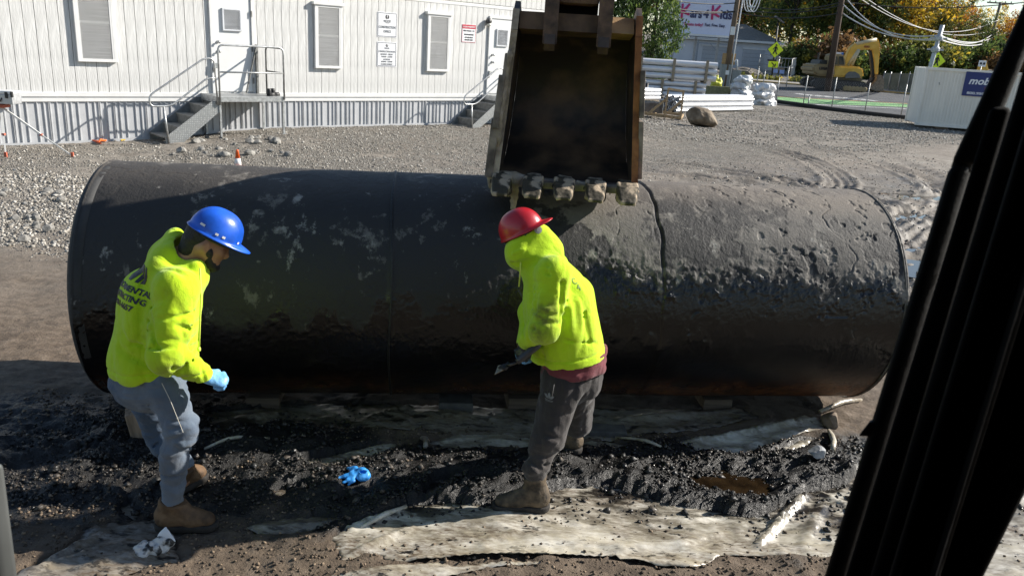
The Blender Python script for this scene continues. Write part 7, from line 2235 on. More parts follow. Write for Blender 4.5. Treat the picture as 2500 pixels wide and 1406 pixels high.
# ------------------------------------------------------------------ chain-link fence along the road
MAT_FPOST = M('fence_post_steel', (.36, .37, .37), .5, metal=.5)
fn = empty('chain_link_fence', G(2029, 270), 0, 'thin chain-link fence posts along the near edge of the road', 'fence')
base = Vector(fn.location); prev = None
for (bx, by, hpx) in ((1894, 251, 60), (1960, 260.5, 73), (2029, 270, 78), (2110, 280, 75), (2198, 289, 80)):
    p, s = place(bx, by); h = hpx * s
    mb = MB(); mb.tube([p - base, p - base + Vector((0, 0, h))], .028, 8); mb.build('post', MAT_FPOST, fn, smooth=True)
    if prev is not None:
        q, hq = prev
        mb = MB(); d = p - q; L = d.length; Hh = min(h, hq) * .95; n_ = int((L + Hh) / .16)
        for sg_ in (0, 1):
            for k in range(n_):
                c = k * .16 - (Hh if sg_ == 0 else 0)
                t0, t1 = 0.0, 1.0
                xa, xb = (c, c + Hh) if sg_ == 0 else (c, c - Hh)
                lo_, hi_ = 0.0, 1.0
                for lim, s_ in ((0, 1), (L, -1)):
                    fa, fb = (xa - lim) * s_, (xb - lim) * s_
                    if fa < 0 and fb < 0: lo_, hi_ = 1, 0; break
                    if fa < 0: lo_ = max(lo_, fa / (fa - fb))
                    elif fb < 0: hi_ = min(hi_, fa / (fa - fb))
                if hi_ - lo_ < .05: continue
                P_ = [q + d * ((xa + (xb - xa) * t) / L) + Vector((0, 0, Hh * t + .03)) - base for t in (lo_, hi_)]
                mb.tube(P_, .0022, 3, cap=False)
        mb.build('wire_mesh', MAT_FPOST, fn)
    prev = (p, h)
for k, (bx, by, hpx) in enumerate(((1972, 263, 26), (1862, 216, 40), (1918, 220, 53), (1846, 214, 46))):
    p, s = place(bx, by); mb = MB(); mb.tube([(0, 0, -.05), (0, 0, hpx * s)], .035, 8); mb.lathe([(.045, hpx * s), (.045, hpx * s + .08)], 8)
    tag(mb.build('marker_post', MAT_FPOST, None, p, smooth=True), ('short steel marker post just inside the road fence', 'thin steel post behind the white bags', 'tall steel post on the far verge near the crossing sign', 'slim steel post between the cabinet and the white bags')[k], 'post')
# ------------------------------------------------------------------ far side of the road
# white building with the billboard in front of it
g, s = place(1770, 166); bz = zt(g.x, g.y)
MAT_BWALL = M('white_render', (.62, .64, .68), .8, var=.06, scale=.6)
MAT_ROOF = M('grey_shingle', (.19, .18, .165), .9, var=.2, scale=4, stretch=(1, 1, 5), bump=.3, bscale=8)
bld = empty('white_building', (g.x, g.y, bz), -.05, 'low white building with grey hipped roof behind the billboard', 'building')
x0, x1, hh, dp = -135 * s, 118 * s, 66 * s, 9.0
MB().box(((x0 + x1) / 2, dp / 2, hh / 2 - .4), (x1 - x0, dp, hh + .8)).build('wall', MAT_BWALL, bld)
o_ = .5; rz_ = 40 * s
mb = MB(); mb.add([(x0 - o_, -o_, hh), (x1 + o_, -o_, hh), (x1 + o_, dp + o_, hh), (x0 - o_, dp + o_, hh), (x0 + 3.4, dp / 2, hh + rz_), (x1 - 3.0, dp / 2, hh + rz_)], [(0, 1, 5, 4), (1, 2, 5), (2, 3, 4, 5), (3, 0, 4), (3, 2, 1, 0)]); mb.build('roof', MAT_ROOF, bld)
MB().box(((x0 + x1) / 2, -.52, hh - .1), (x1 - x0 + 1.1, .08, .24)).build('fascia', MAT_TRIM, bld)
for (a, b, h_, nm) in ((-60 * s, 5 * s, 48 * s, 'garage_door'), (38 * s, 90 * s, 46 * s, 'garage_door')):
    d_ = MB().box(((a + b) / 2, -.03, h_ / 2), (b - a, .06, h_)).build(nm, M('grey_door', (.46, .48, .51), .7, var=.05), bld)
    for k in range(4): MB().box(((a + b) / 2, -.065, h_ * (k + 1) / 5), (b - a - .1, .01, .04)).build('door_joint', M('joint_grey', (.3, .31, .33), .8), d_)
    MB().box(((a + b) / 2, -.07, h_ + .07), (b - a + .3, .1, .14)).build('lintel', MAT_TRIM, d_)
for x in (-75 * s, 10 * s):
    MB().box((x, -.9, hh / 2 - .3), (.18, .18, hh)).build('column', M('column_grey', (.30, .32, .35), .8), bld)
MB().box((-30 * s, -.95, hh * .82), (100 * s, .1, .1)).build('rail', M('column_grey', (.30, .32, .35), .8), bld)
MB().beam((-45 * s, -.9, hh * .8), (-28 * s, -.9, hh * .55), .06, .06).build('brace', M('column_grey', (.30, .32, .35), .8), bld)

g, s = place(1720, 178)
yb_ = g.y - 1.0
bc = at_y(1713, 40, yb_)
sc = ((np.array(bc) - _C) @ _F) / FPX
bb = empty('billboard', (bc.x, bc.y, zt(bc.x, bc.y)), 0, 'large white billboard with pink and navy lettering above the building', 'billboard')
pz = bc.z - bb.location.z
W_, H_ = 172 * sc, 92 * sc
MAT_BB = M('billboard_face', (.62, .68, .86), .6, var=.02)
MAT_PINK = M('billboard_pink', (.52, .035, .16), .6, var=.04); MAT_BNAVY = M('billboard_navy', (.035, .045, .13), .6, var=.04)
MB().box((-6 * sc, 0, pz + 4 * sc), (W_, .2, H_), bev=.02).build('panel', MAT_BB, bb)
for z_ in (pz + 4 * sc - H_ / 2 - 2.5 * sc, pz + 4 * sc + H_ / 2 + 2.5 * sc): MB().box((-6 * sc, -.05, z_), (W_ + 4 * sc, .36, 5 * sc), bev=.02).build('frame', MAT_TRIM, bb)
for x in (-60 * sc, -6 * sc, 50 * sc): MB().box((x, .25, (pz - H_ / 2) / 2), (.22, .22, pz - H_ / 2 + .2)).build('post', M('column_grey', (.30, .32, .35), .8), bb)
MB().box((-6 * sc, -.35, pz - H_ / 2 - 6 * sc), (W_ * .9, .5, .06)).build('catwalk', M('column_grey', (.30, .32, .35), .8), bb)
def bt(px, py): return Vector((at_y(px, py, yb_ - .12).x - bb.location.x, -.12, at_y(px, py, yb_ - .12).z - bb.location.z))
def big_k(x0_, y0_, x1_, y1_, xa, ya, xb, yb2):
    mb = MB()
    w = 6.0 * sc
    for a, b in (((x0_, y0_), (x1_, y1_)), ((xa, ya), ((x0_ + x1_) / 2 + 1, (y0_ + y1_) / 2 + 3)), (((x0_ + x1_) / 2 + 2, (y0_ + y1_) / 2 + 1), (xb, yb2))):
        mb.tube([bt(*a), bt(*a).lerp(bt(*b), .5), bt(*b)], [w * .42, w * .52, w * .44], 10)
    o = mb.build('lettering', MAT_PINK, bb, smooth=True); 
big_k(1667, 10, 1664, 46, 1684, 11, 1683, 37)
big_k(1741, 14, 1738, 49, 1759, 15, 1756, 42)
def btext(s_, px, py, size_px, wpx, mat, bold=.0, shear=0):
    me = text_mesh(s_, size_px * sc, .03, bold * sc, shear); xs_ = [v.co.x for v in me.vertices]; k_ = wpx * sc / (max(xs_) - min(xs_))
    p = bt(px, py); o = link_mesh('lettering', me, mat, bb, p, (PI / 2, 0, 0)); o.scale = (k_, 1, 1)
btext('ars', 1700, 35, 28, 29, MAT_BNAVY, .9); btext('4', 1724, 36, 26, 14, MAT_BNAVY, .9); btext('ids', 1773, 38, 29, 29, MAT_BNAVY, .9)
btext('Donate today!', 1693, 60.5, 10, 46, MAT_PINK, .12); btext('Fast. Free. Easy.', 1746, 63, 10, 50, MAT_BNAVY, .12)

# ------------------------------------------------------------------ poles, signs, cables
MAT_POLE = M('utility_pole_wood', (.16, .115, .08), .9, var=.25, scale=3, stretch=(8, 8, .5), bump=.4)
def upole(px0, py0, px1, py1, r, label, mat=MAT_POLE, extra=2.0):
    g, s = place(px0, py0)
    top = at_y(px1, py1, g.y)
    o = empty('utility_pole', (g.x, g.y, zt(g.x, g.y) - .1), 0, label, 'utility pole')
    L = top - Vector(o.location); L = L * ((L.length + extra) / L.length)
    mb = MB(); mb.tube([(0, 0, 0), L * .5, L], [r, r * .88, r * .75], 12); mb.build('shaft', mat, o, smooth=True)
    return o, L
pA, LA = upole(1766, 218, 1801, 0, .21, 'brown wooden utility pole with cable loops rising beside the electric cabinet')
mb = MB(); d_ = LA.normalized(); mb.tube([Vector((.32, -.12, .2)), Vector((.32, -.12, 0)) + LA * .97], .045, 8); mb.build('conduit', MAT_SIGN, pA, smooth=True)
MB().box(LA * .50 + Vector((-.05, -.22, 0)), (.32, .02, .55)).build('number_plate', MAT_SIGN, pA)
mb = MB()
for k in range(5):
    c = LA * .78 + Vector((.75 + .10 * k, -.15, .3 * (k % 2)))
    mb.tube([c + Vector((.35 * math.cos(t), 0, .95 * math.sin(t))) for t in np.linspace(0, 2 * PI, 22, endpoint=False)], .028, 6, closed=True)
mb.build('cable_loop', MAT_SIGN, pA, smooth=True)
pB, LB = upole(2019, 224, 2055, 0, .24, 'dark wooden utility pole standing before the yellow digger', M('dark_pole_wood', (.075, .050, .036), .9, var=.25, scale=3, stretch=(8, 8, .5), bump=.4), 4)
pC, LC = upole(2398, 176, 2443, 6, .20, 'distant grey utility pole with crossarm past the container', M('grey_pole_wood', (.20, .17, .14), .9, var=.2, scale=3, stretch=(8, 8, .5)), 0)
MB().box(LC * .985, (3.2, .14, .16)).build('crossarm', M('grey_pole_wood', (.20, .17, .14), .9), pC)
for x in (-1.3, -.6, .6, 1.3):
    mb = MB(); mb.lathe([(.05, 0), (.07, .08), (.04, .18)], 8, LC * .985 + Vector((x, 0, .08))); mb.build('insulator', MAT_DARKMETAL, pC)
# grey signal pole with the back of a sign
g, s = place(2282, 176)
y2 = 52.0
bot = at_y(2272, 178, y2); top = at_y(2301, 62, y2)
sp_ = empty('signal_pole', (bot.x - .3, bot.y, zt(bot.x, bot.y)), 0, 'grey steel signal pole with cable clamps rising behind the container', 'pole')
L = top - Vector(sp_.location)
mb = MB(); mb.tube([(0, 0, 0), L], .13, 12); mb.build('shaft', M('pole_grey_paint', (.42, .44, .46), .5, metal=.2), sp_, smooth=True)
for f in (.70, .84):
    mb = MB(); mb.lathe([(.2, -.16), (.26, -.08), (.26, .08), (.2, .16)], 10, L * f); mb.build('clamp', M('pole_grey_paint', (.42, .44, .46), .5), sp_)
    MB().box(L * f, (1.0, .1, .1)).build('clamp_arm', M('pole_grey_paint', (.42, .44, .46), .5), sp_)

MAT_FLUO = M('fluorescent_sign_green', (.78, .98, .03), .45, var=.02)
def crossing_sign(px, py, half_px, base_px, top_px, label, y=None, arrow=True, solar=True, walker=True, rz=0.0, post=True):
    if y is None:
        g, s = place(*base_px); y = g.y
    b = at_y(*base_px, y); c = at_y(px, py, y)
    o = empty('crossing_sign', (b.x, b.y, zt(b.x, b.y) - .05), rz, label, 'road sign', 'pedestrian crossing signs')
    s = ((np.array(c) - _C) @ _F) / FPX
    P = lambda q: at_y(*q, y) - Vector(o.location)
    cl = P((px, py)); h = half_px * s
    if post:
        t = P(top_px); mb = MB(); mb.tube([(0, 0, 0), t], .07, 10); mb.build('post', M('black_post', (.012, .012, .013), .5), o, smooth=True)
    R = Matrix.Rotation(PI / 4, 3, 'Y')
    MB().box(cl + Vector((0, -.10, 0)), (h * 1.414, .03, h * 1.414), rot=R, bev=.008).build('border', MAT_INK, o)
    MB().box(cl + Vector((0, -.125, 0)), (h * 1.33, .03, h * 1.33), rot=R, bev=.008).build('panel', MAT_FLUO, o)
    if walker:
        mb = MB(); k = h; yy = -.15; Q = lambda a, b: cl + Vector((a * k, yy, b * k))
        mb.lathe([(.001, -.012), (.10 * k, -.012), (.10 * k, .012), (.001, .012)], 14, Q(.02, .52), 'Y')
        for (a, b, w0, w1) in (((.0, .38), (-.03, -.02), .13, .11), ((-.05, -.02), (-.26, -.52), .085, .06), ((.02, -.02), (.06, -.28), .085, .07), ((.06, -.28), (.22, -.55), .07, .055), ((-.02, .34), (-.24, .14), .06, .045), ((-.24, .14), (-.32, -.02), .045, .04), ((.04, .34), (.20, .16), .06, .045), ((.20, .16), (.24, -.02), .045, .04)):
            pa, pb = Q(*a), Q(*b); d = (pb - pa).normalized(); n = Vector((-d.z, 0, d.x)); f = Vector((0, -.012, 0))
            V = [pa + n * w0 * k, pb + n * w1 * k, pb - n * w1 * k, pa - n * w0 * k]
            mb.add([v for v in V] + [v + f for v in V], [(0, 1, 2, 3), (7, 6, 5, 4), (0, 4, 5, 1), (1, 5, 6, 2), (2, 6, 7, 3), (3, 7, 4, 0)])
        mb.build('walking_figure', MAT_INK, o)
    if arrow:
        c2 = P((1887, 157.5))
        MB().box(c2 + Vector((0, -.10, 0)), (24 * s, .03, 15 * s), bev=.008).build('plaque', MAT_FLUO, o)
        mb = MB(); mb.beam(c2 + Vector((-5 * s, -.13, 4 * s)), c2 + Vector((3 * s, -.13, -3 * s)), .02, 2.2 * s, up=(0, 0, 1)); mb.beam(c2 + Vector((5 * s, -.131, -5 * s)), c2 + Vector((5 * s, -.131, 1.5 * s)), .02, 2.0 * s, up=(1, 0, 0)); mb.beam(c2 + Vector((5 * s, -.132, -5 * s)), c2 + Vector((-2 * s, -.132, -5 * s)), .02, 2.0 * s); mb.build('arrow', MAT_INK, o)
        MB().box(P((1884, 148)) + Vector((0, -.08, 0)), (22 * s, .1, 4 * s), bev=.01).build('beacon_bar', M('black_post', (.012, .012, .013), .5), o)
    if solar:
        t = P(top_px); MB().box(t + Vector((.1, 0, .12)), (.95, .55, .05), rot=Matrix.Rotation(.55, 3, 'Y')).build('solar_panel', M('solar_cell', (.06, .07, .10), .25, coat=.3), o)
    return o
crossing_sign(1892.5, 122, 20, (1883, 198), (1900, 52), 'yellow-green crossing sign with walking figure, arrow plaque and solar panel')
o = crossing_sign(2285, 149, 22, (2282, 180), (2290, 130), 'yellow-green crossing sign partly hidden by the grey signal pole', y=54.5, arrow=False, solar=False)
# street name plate
g, s = place(2049, 212); p = at_y(2050, 132.5, g.y)
sn = empty('street_name_sign', (p.x, p.y, zt(p.x, p.y)), 0, 'small blue and white street name plate on a thin post by the dark pole', 'street sign')
MB().box((0, 0, p.z - sn.location.z), (17 * s, .04, 8 * s)).build('plate', M('white_plate', (.62, .68, .78), .5), sn)
MB().box((6 * s, -.03, p.z - sn.location.z), (5 * s, .02, 6 * s)).build('emblem', M('blue_plate', (.03, .16, .55), .5), sn)
mb = MB(); mb.tube([(0, .05, 0), (0, .05, p.z - sn.location.z)], .03, 8); mb.build('post', MAT_FPOST, sn, smooth=True)
# parking notice above the container and far digger arm
p = at_y(2396, 166, 48.0); pn_ = empty('notice_sign', (p.x, p.y, zt(p.x, p.y)), 0, 'small white notice board showing above the container roof', 'sign')
MB().box((0, 0, p.z + .05), (.42, .03, .34)).build('plate', MAT_SIGN, pn_); MB().box((-.09, -.02, p.z + .05), (.12, .012, .12)).build('symbol', MAT_INK, pn_); MB().box((.09, -.02, p.z + .05), (.12, .012, .12)).build('symbol', MAT_INK, pn_)
mb = MB(); mb.tube([(0, .05, 0), (0, .05, p.z)], .03, 8); mb.build('post', MAT_FPOST, pn_, smooth=True)

MAT_WIRE = M('pale_cable', (.52, .52, .52), .5); MAT_WIRED = M('black_cable', (.02, .02, .022), .6)
def cable(a, b, sag, r, mat, label):
    a, b = Vector(a), Vector(b)
    pts = [a.lerp(b, t) - Vector((0, 0, sag * 4 * t * (1 - t))) for t in np.linspace(0, 1, 28)]
    mb = MB(); mb.tube([p - a for p in pts], r, 6); return tag(mb.build('overhead_cable', mat, None, a, smooth=True), label, 'cable', 'overhead cables')
PB = lambda px, py: at_y(px, py, pB.location.y)
PC = lambda px, py: at_y(px, py, pC.location.y)
SG = lambda px, py: at_y(px, py, y2)
PA_ = lambda px, py: at_y(px, py, pA.location.y)
lab_r = 'pale overhead cable strung from the dark pole past the grey signal pole'
for (a, b, sg_, r_) in (((2058, 34), (2296, 98), .55, .045), ((2056, 10), (2293, 86), .8, .040), ((2060, -12), (2296, 92), 1.1, .030)):
    cable(PB(*a), SG(*b), sg_, r_, MAT_WIRE, lab_r)
lab_c = 'pale overhead cable between the grey signal pole and the distant crossarm pole'
for (a, b, sg_, r_) in (((2296, 98), (2424, 98), .5, .05), ((2294, 88), (2424, 92), .5, .045), ((2298, 90), (2428, 80), .8, .04)):
    cable(SG(*a), PC(*b), sg_, r_, MAT_WIRE, lab_c)
lab_h = 'thin high overhead cable from the dark pole to the crossarm pole'
for (a, b, sg_) in (((2062, -30), (2440, 48), 2.2), ((2060, -45), (2436, 70), 2.0)):
    cable(PB(*a), PC(*b), sg_, .032, MAT_WIRE, lab_h)
lab_d = 'black overhead cable crossing between the brown pole and the dark pole'
for (a, b, sg_) in (((1798, 22), (2058, 12), .4), ((1797, 30), (2056, 31), .4), ((1799, 8), (2056, 5), .5)):
    cable(PA_(*a), PB(*b), sg_, .035, MAT_WIRED, lab_d)
lab_l = 'black overhead cable running off past the billboard from the brown pole'
for (a, b, sg_) in (((1560, 0), (1797, 28), .3), ((1560, 18), (1797, 30), .2), ((1560, -18), (1799, 8), .3)):
    cable(at_y(*a, pA.location.y - 6), PA_(*b), sg_, .035, MAT_WIRED, lab_l)
cable(PB(2052, 4), at_y(2600, -8, 60), .6, .035, MAT_WIRED, 'black overhead cable running high from the dark pole towards the road')

# ------------------------------------------------------------------ screened fence and yard beyond the road
fs = empty('screened_fence', G(2200, 226), 0, 'grey chain-link fence with green screen beyond the road', 'fence')
base = Vector(fs.location)
MAT_SCREEN = M('green_screen_mesh', (.13, .155, .14), .9, var=.2, scale=2)
pf = []
for (bx, by, hpx) in ((2152, 220, 44), (2167, 223, 46), (2190, 225, 48), (2212, 227, 49), (2232, 229, 50), (2262, 232, 52), (2300, 235, 54)):
    p, s = place(bx, by); p = p + Vector((0, 0, 0)); h = hpx * s; pf.append((p, h))
    mb = MB(); mb.tube([p - base, p - base + Vector((0, 0, h))], .05, 8); mb.build('post', MAT_FPOST, fs, smooth=True)
for (p, h), (q, k) in zip(pf, pf[1:]):
    m0 = (p + q) / 2 - base; d = q - p
    mb = MB(); mb.add([p - base + Vector((0, .06, .1)), q - base + Vector((0, .06, .1)), q - base + Vector((0, .06, k * .92)), p - base + Vector((0, .06, h * .92)), p - base + Vector((0, .09, .1)), q - base + Vector((0, .09, .1)), q - base + Vector((0, .09, k * .92)), p - base + Vector((0, .09, h * .92))], [(0, 1, 2, 3), (7, 6, 5, 4), (0, 4, 5, 1), (1, 5, 6, 2), (2, 6, 7, 3), (3, 7, 4, 0)])
    mb.build('screen', MAT_SCREEN, fs)
# wire pen by the building
pen = empty('wire_pen', G(1885, 192), 0, 'grey wire fence panels with blue notices beside the white building', 'fence'); base = Vector(pen.location)
for (a, b) in (((1850, 176), (1896, 186)), ((1896, 186), (1928, 188)), ((1928, 188), (1942, 182))):
    (p, s), (q, s2) = place(*a), place(*b); h = 42 * s
    for r_ in (p, q):
        mb = MB(); mb.tube([r_ - base, r_ - base + Vector((0, 0, h))], .05, 8); mb.build('post', MAT_FPOST, pen, smooth=True)
    mb = MB()
    for f in (.02, .5, 1): mb.tube([p - base + Vector((0, 0, h * f)), q - base + Vector((0, 0, h * f))], .04, 6)
    n_ = int((q - p).length / .25)
    for k in range(1, n_): r_ = p.lerp(q, k / n_); mb.tube([r_ - base, r_ - base + Vector((0, 0, h))], .018, 4, cap=False)
    mb.build('panel', MAT_FPOST, pen)
for (px, py) in ((1893, 174), (1909, 176)):
    p = at_y(px, py, G(1898, 187).y - .2) - base; MB().box(p, (.45, .04, .35)).build('notice', M('pale_blue_notice', (.25, .36, .66), .6), pen)
# dirt heaps before the building
for k, (px, py, w, h, lab) in enumerate(((1690, 172, 34, 14, 'grey spoil heap before the left garage door of the white building'), (1815, 180, 45, 16, 'brown spoil heap with weeds before the right garage door of the white building'), (1740, 176, 30, 8, 'low dirt heap behind the electric cabinet'))):
    g, s = place(px, py)
    bm = bmesh.new(); bmesh.ops.create_icosphere(bm, subdivisions=4, radius=1); V = np.array([v.co[:] for v in bm.verts])
    V = V * (1 + .35 * fbm(V[:, 0] * 2 + k * 5, V[:, 1] * 2, V[:, 2] * 2, 4))[:, None] * np.array([w * s, w * s * .6, h * s])
    for v, c in zip(bm.verts, V): v.co = c
    me = bpy.data.meshes.new('spoil_heap'); bm.to_mesh(me); bm.free()
    tag(link_mesh('spoil_heap', me, M('spoil_soil', (.17, .15, .125), .95, var=.3, scale=1.5, bump=.6, bscale=5, dist=.1), loc=(g.x, g.y, zt(g.x, g.y) - .1)), lab, 'heap')

# ------------------------------------------------------------------ yellow digger parked across the road
g, s = place(2050, 221)
yd = g.y
dg = empty('parked_excavator', (g.x, g.y, zt(g.x, g.y)), 0, 'yellow tracked excavator parked beyond the road with its arm folded', 'excavator')
MAT_YEL = M('digger_yellow', (.72, .42, .05), .5, var=.12, scale=1.5, col2=(.80, .52, .10))
MAT_YEL2 = M('digger_tan_counterweight', (.30, .225, .115), .6, var=.12, scale=1.5)
MAT_TRK = M('track_steel', (.045, .042, .04), .7, var=.3, scale=3, bump=.4)
base = Vector(dg.location)
def E_(px, py, dy=0.0): return at_y(px, py, yd + dy) - base
def flat(name, pts, y0, y1, mat, par=dg, bev=.05):
    """silhouette in the side view, given real thickness from y0 to y1"""
    n = len(pts); V = [E_(*p, 0) for p in pts]
    V = [Vector((v.x, y0, v.z)) for v in V] + [Vector((v.x, y1, v.z)) for v in V]
    bm = bmesh.new(); vs = [bm.verts.new(v) for v in V]
    bm.faces.new(vs[:n]); bm.faces.new(vs[:n - 1:-1])
    for k in range(n): q = (k + 1) % n; bm.faces.new((vs[k], vs[n + k], vs[n + q], vs[q]))
    bmesh.ops.recalc_face_normals(bm, faces=bm.faces)
    if bev: bmesh.ops.bevel(bm, geom=bm.edges[:], offset=bev, segments=2, affect='EDGES')
    me = bpy.data.meshes.new(name); bm.to_mesh(me); bm.free()
    return link_mesh(name, me, mat, par)
for (y0, y1) in ((-1.5, -.85), (.9, 1.55)):
    flat('track', [(1966, 202), (1972, 193), (1985, 190), (2085, 197), (2097, 201), (2103, 209), (2100, 218), (2090, 223), (1980, 214), (1968, 210)], y0, y1, MAT_TRK, bev=.08)
for k in range(6):
    c = E_(2046 + k * 9, 213.5 + k * .6); mb = MB(); mb.lathe([(.16, -1.56), (.2, -1.53), (.2, -1.42)], 12, (c.x, 0, c.z), 'Y'); mb.build('roller', M('roller_yellow', (.34, .25, .12), .7), dg)
flat('undercarriage', [(2000, 192), (2075, 197), (2072, 208), (2002, 204)], -.85, .9, MAT_TRK)
flat('house', [(2020, 160), (2088, 163), (2093, 176), (2092, 189), (2000, 186), (2000, 170)], -1.35, 1.4, MAT_YEL, bev=.12)
cw = flat('counterweight', [(1969, 160), (1978, 155), (2024, 158), (2026, 186), (1978, 184), (1968, 176)], -1.45, 1.45, MAT_YEL2, bev=.15)
flat('wheel_arch', [(2046, 190), (2048, 180), (2056, 174), (2070, 174), (2080, 180), (2084, 189)], -1.40, -1.30, M('arch_grey', (.16, .16, .15), .7), bev=.02)
flat('skirt', [(2000, 186), (2092, 190), (2090, 198), (2000, 192)], -1.2, 1.2, M('skirt_olive', (.14, .12, .07), .7))
flat('engine_hood', [(1990, 157), (1994, 146), (2028, 148), (2030, 159)], -.9, 1.2, M('hood_dark', (.05, .055, .06), .5), bev=.06)
cb_ = flat('cab', [(2008, 160), (2010, 136), (2016, 131), (2042, 133), (2046, 141), (2048, 160)], -1.38, -.25, MAT_YEL2, bev=.06)
flat('pane', [(2012, 156), (2013, 138), (2028, 138), (2028, 157)], -1.42, -1.36, M('cab_glass', (.02, .035, .045), .1), cb_, 0)
flat('pane', [(2031, 157), (2031, 138), (2041, 138), (2044, 157)], -1.42, -1.36, M('cab_glass', (.02, .035, .045), .1), cb_, 0)
mb = MB(); c = E_(1999, 146); mb.tube([(c.x, .2, c.z), (c.x, .2, c.z + .5)], .08, 8); mb.build('exhaust', MAT_DARKMETAL, dg)
me = text_mesh('LEGACY', 8.5 * s, .02, .012); xs_ = [v.co.x for v in me.vertices]; k_ = 31 * s / (max(xs_) - min(xs_)); c = E_(1999, 167)
o = link_mesh('lettering', me, MAT_INK, dg, (c.x, -1.475, c.z), (PI / 2, 0, 0)); o.scale = (k_, 1, 1)
flat('boom', [(2056, 168), (2060, 150), (2067, 130), (2074, 116), (2084, 108), (2100, 104), (2134, 100), (2141, 110), (2138, 121), (2110, 122), (2092, 124), (2084, 131), (2078, 145), (2070, 168)], -.3, .3, MAT_YEL, bev=.05)
me = text_mesh('329D', 6 * s, .02, .008); c = E_(2112, 115); link_mesh('lettering', me, M('boom_red_print', (.34, .10, .04), .6), dg, (c.x, -.33, c.z), (PI / 2, 0, 0))
flat('stick', [(2128, 110), (2131, 97), (2139, 94), (2144, 102), (2145, 125), (2143, 150), (2141, 182), (2133, 182), (2131, 150), (2126, 124)], -.24, .24, MAT_YEL, bev=.04)
flat('stick_dark_plate', [(2122, 124), (2128, 124), (2133, 182), (2138, 190), (2128, 190), (2124, 150)], -.16, .16, M('linkage_dark', (.02, .02, .02), .6), bev=.02)  # dark plate along the inner edge of the stick
for (a, b, r_) in (((2087, 108), (2136, 97), .13), ((2066, 160), (2092, 122), .12), ((2076, 160), (2094, 121), .12)):
    mb = MB(); mb.tube([E_(*a) + Vector((0, -.25, 0)), E_(*b) + Vector((0, -.25, 0))], r_, 10); mb.build('hydraulic_cylinder', M('cylinder_cream', (.55, .48, .32), .4), dg, smooth=True)
flat('bucket', [(2134, 182), (2146, 184), (2150, 200), (2148, 222), (2128, 222), (2112, 216), (2122, 205), (2130, 196)], -.7, .7, M('digger_bucket_steel', (.25, .19, .13), .7, var=.3), bev=.04)
flat('bucket_link', [(2110, 215), (2130, 188), (2138, 192), (2120, 222)], -.3, .3, M('linkage_dark', (.02, .02, .02), .6), bev=.02)
# raised arm of another machine past the container
p = at_y(2404, 150, 72); am = empty('distant_digger_arm', (p.x, p.y, zt(p.x, p.y)), 0, 'yellow digger bucket arm showing above the container roof', 'digger arm')
zz = p.z - am.location.z
MB().beam((-.3, 0, 0), (-.15, 0, zz), .4, .5, bev=.05).build('boom', MAT_YEL, am)
MB().beam((-.15, 0, zz), (.5, 0, zz - 1.3), .35, .4, bev=.05).build('stick', MAT_YEL, am)
mb = MB(); mb.lathe([(.2, -.4), (.55, -.4), (.55, .4), (.2, .4)], 12, (.6, 0, zz - 1.2), 'Y'); mb.build('bucket', M('digger_bucket_steel', (.25, .19, .13), .7), am)

# ------------------------------------------------------------------ trees
def leaf_material(name, stops, trans=.35):
    m = bpy.data.materials.new(name); m.use_nodes = True
    N, L = m.node_tree.nodes, m.node_tree.links
    b = N['Principled BSDF']; out = N['Material Output']
    at = N.new('ShaderNodeAttribute'); at.attribute_name = 'tone'
    oi = N.new('ShaderNodeObjectInfo')
    ad = N.new('ShaderNodeMath'); ad.operation = 'MULTIPLY_ADD'; ad.inputs[1].default_value = .25; L.new(oi.outputs['Random'], ad.inputs[0])
    sb = N.new('ShaderNodeMath'); sb.operation = 'SUBTRACT'; sb.inputs[1].default_value = .12; L.new(at.outputs['Fac'], sb.inputs[0]); L.new(sb.outputs[0], ad.inputs[2])
    r = N.new('ShaderNodeValToRGB'); e = r.color_ramp.elements
    e[0].position, e[0].color = stops[0][0], (*stops[0][1], 1); e[1].position, e[1].color = stops[-1][0], (*stops[-1][1], 1)
    for p, c in stops[1:-1]: e.new(p).color = (*c, 1)
    L.new(ad.outputs[0], r.inputs['Fac']); L.new(r.outputs['Color'], b.inputs['Base Color'])
    b.inputs['Roughness'].default_value = .55; b.inputs['Specular IOR Level'].default_value = .35
    tr = N.new('ShaderNodeBsdfTranslucent'); L.new(r.outputs['Color'], tr.inputs['Color'])
    mx = N.new('ShaderNodeMixShader'); mx.inputs['Fac'].default_value = trans
    L.new(b.outputs[0], mx.inputs[1]); L.new(tr.outputs[0], mx.inputs[2]); L.new(mx.outputs[0], out.inputs['Surface'])
    return m
LEAF = {
 'green': leaf_material('dark_green_leaves', [(0, (0.033, 0.055, 0.018)), (.5, (0.085, 0.130, 0.036)), (.85, (0.182, 0.221, 0.052)), (1, (0.442, 0.390, 0.065))], .5),
 'olive': leaf_material('olive_leaves', [(0, (0.046, 0.055, 0.018)), (.45, (0.124, 0.143, 0.036)), (.8, (0.286, 0.260, 0.046)), (1, (0.624, 0.468, 0.058))], .5),
 'yellow': leaf_material('golden_leaves', [(0, (0.130, 0.104, 0.018)), (.4, (0.390, 0.286, 0.033)), (.8, (0.806, 0.520, 0.039)), (1, (0.900, 0.676, 0.078))], .5),
 'orange': leaf_material('orange_leaves', [(0, (0.117, 0.052, 0.016)), (.4, (0.364, 0.150, 0.029)), (.8, (0.676, 0.286, 0.039)), (1, (0.858, 0.468, 0.058))], .5),
 'brown': leaf_material('russet_leaves', [(0, (0.078, 0.047, 0.023)), (.5, (0.195, 0.111, 0.046)), (1, (0.442, 0.247, 0.078))], .5),
 'cypress': leaf_material('cypress_sprays', [(0, (0.029, 0.052, 0.018)), (.5, (0.091, 0.150, 0.039)), (1, (0.260, 0.325, 0.065))], .4),
}
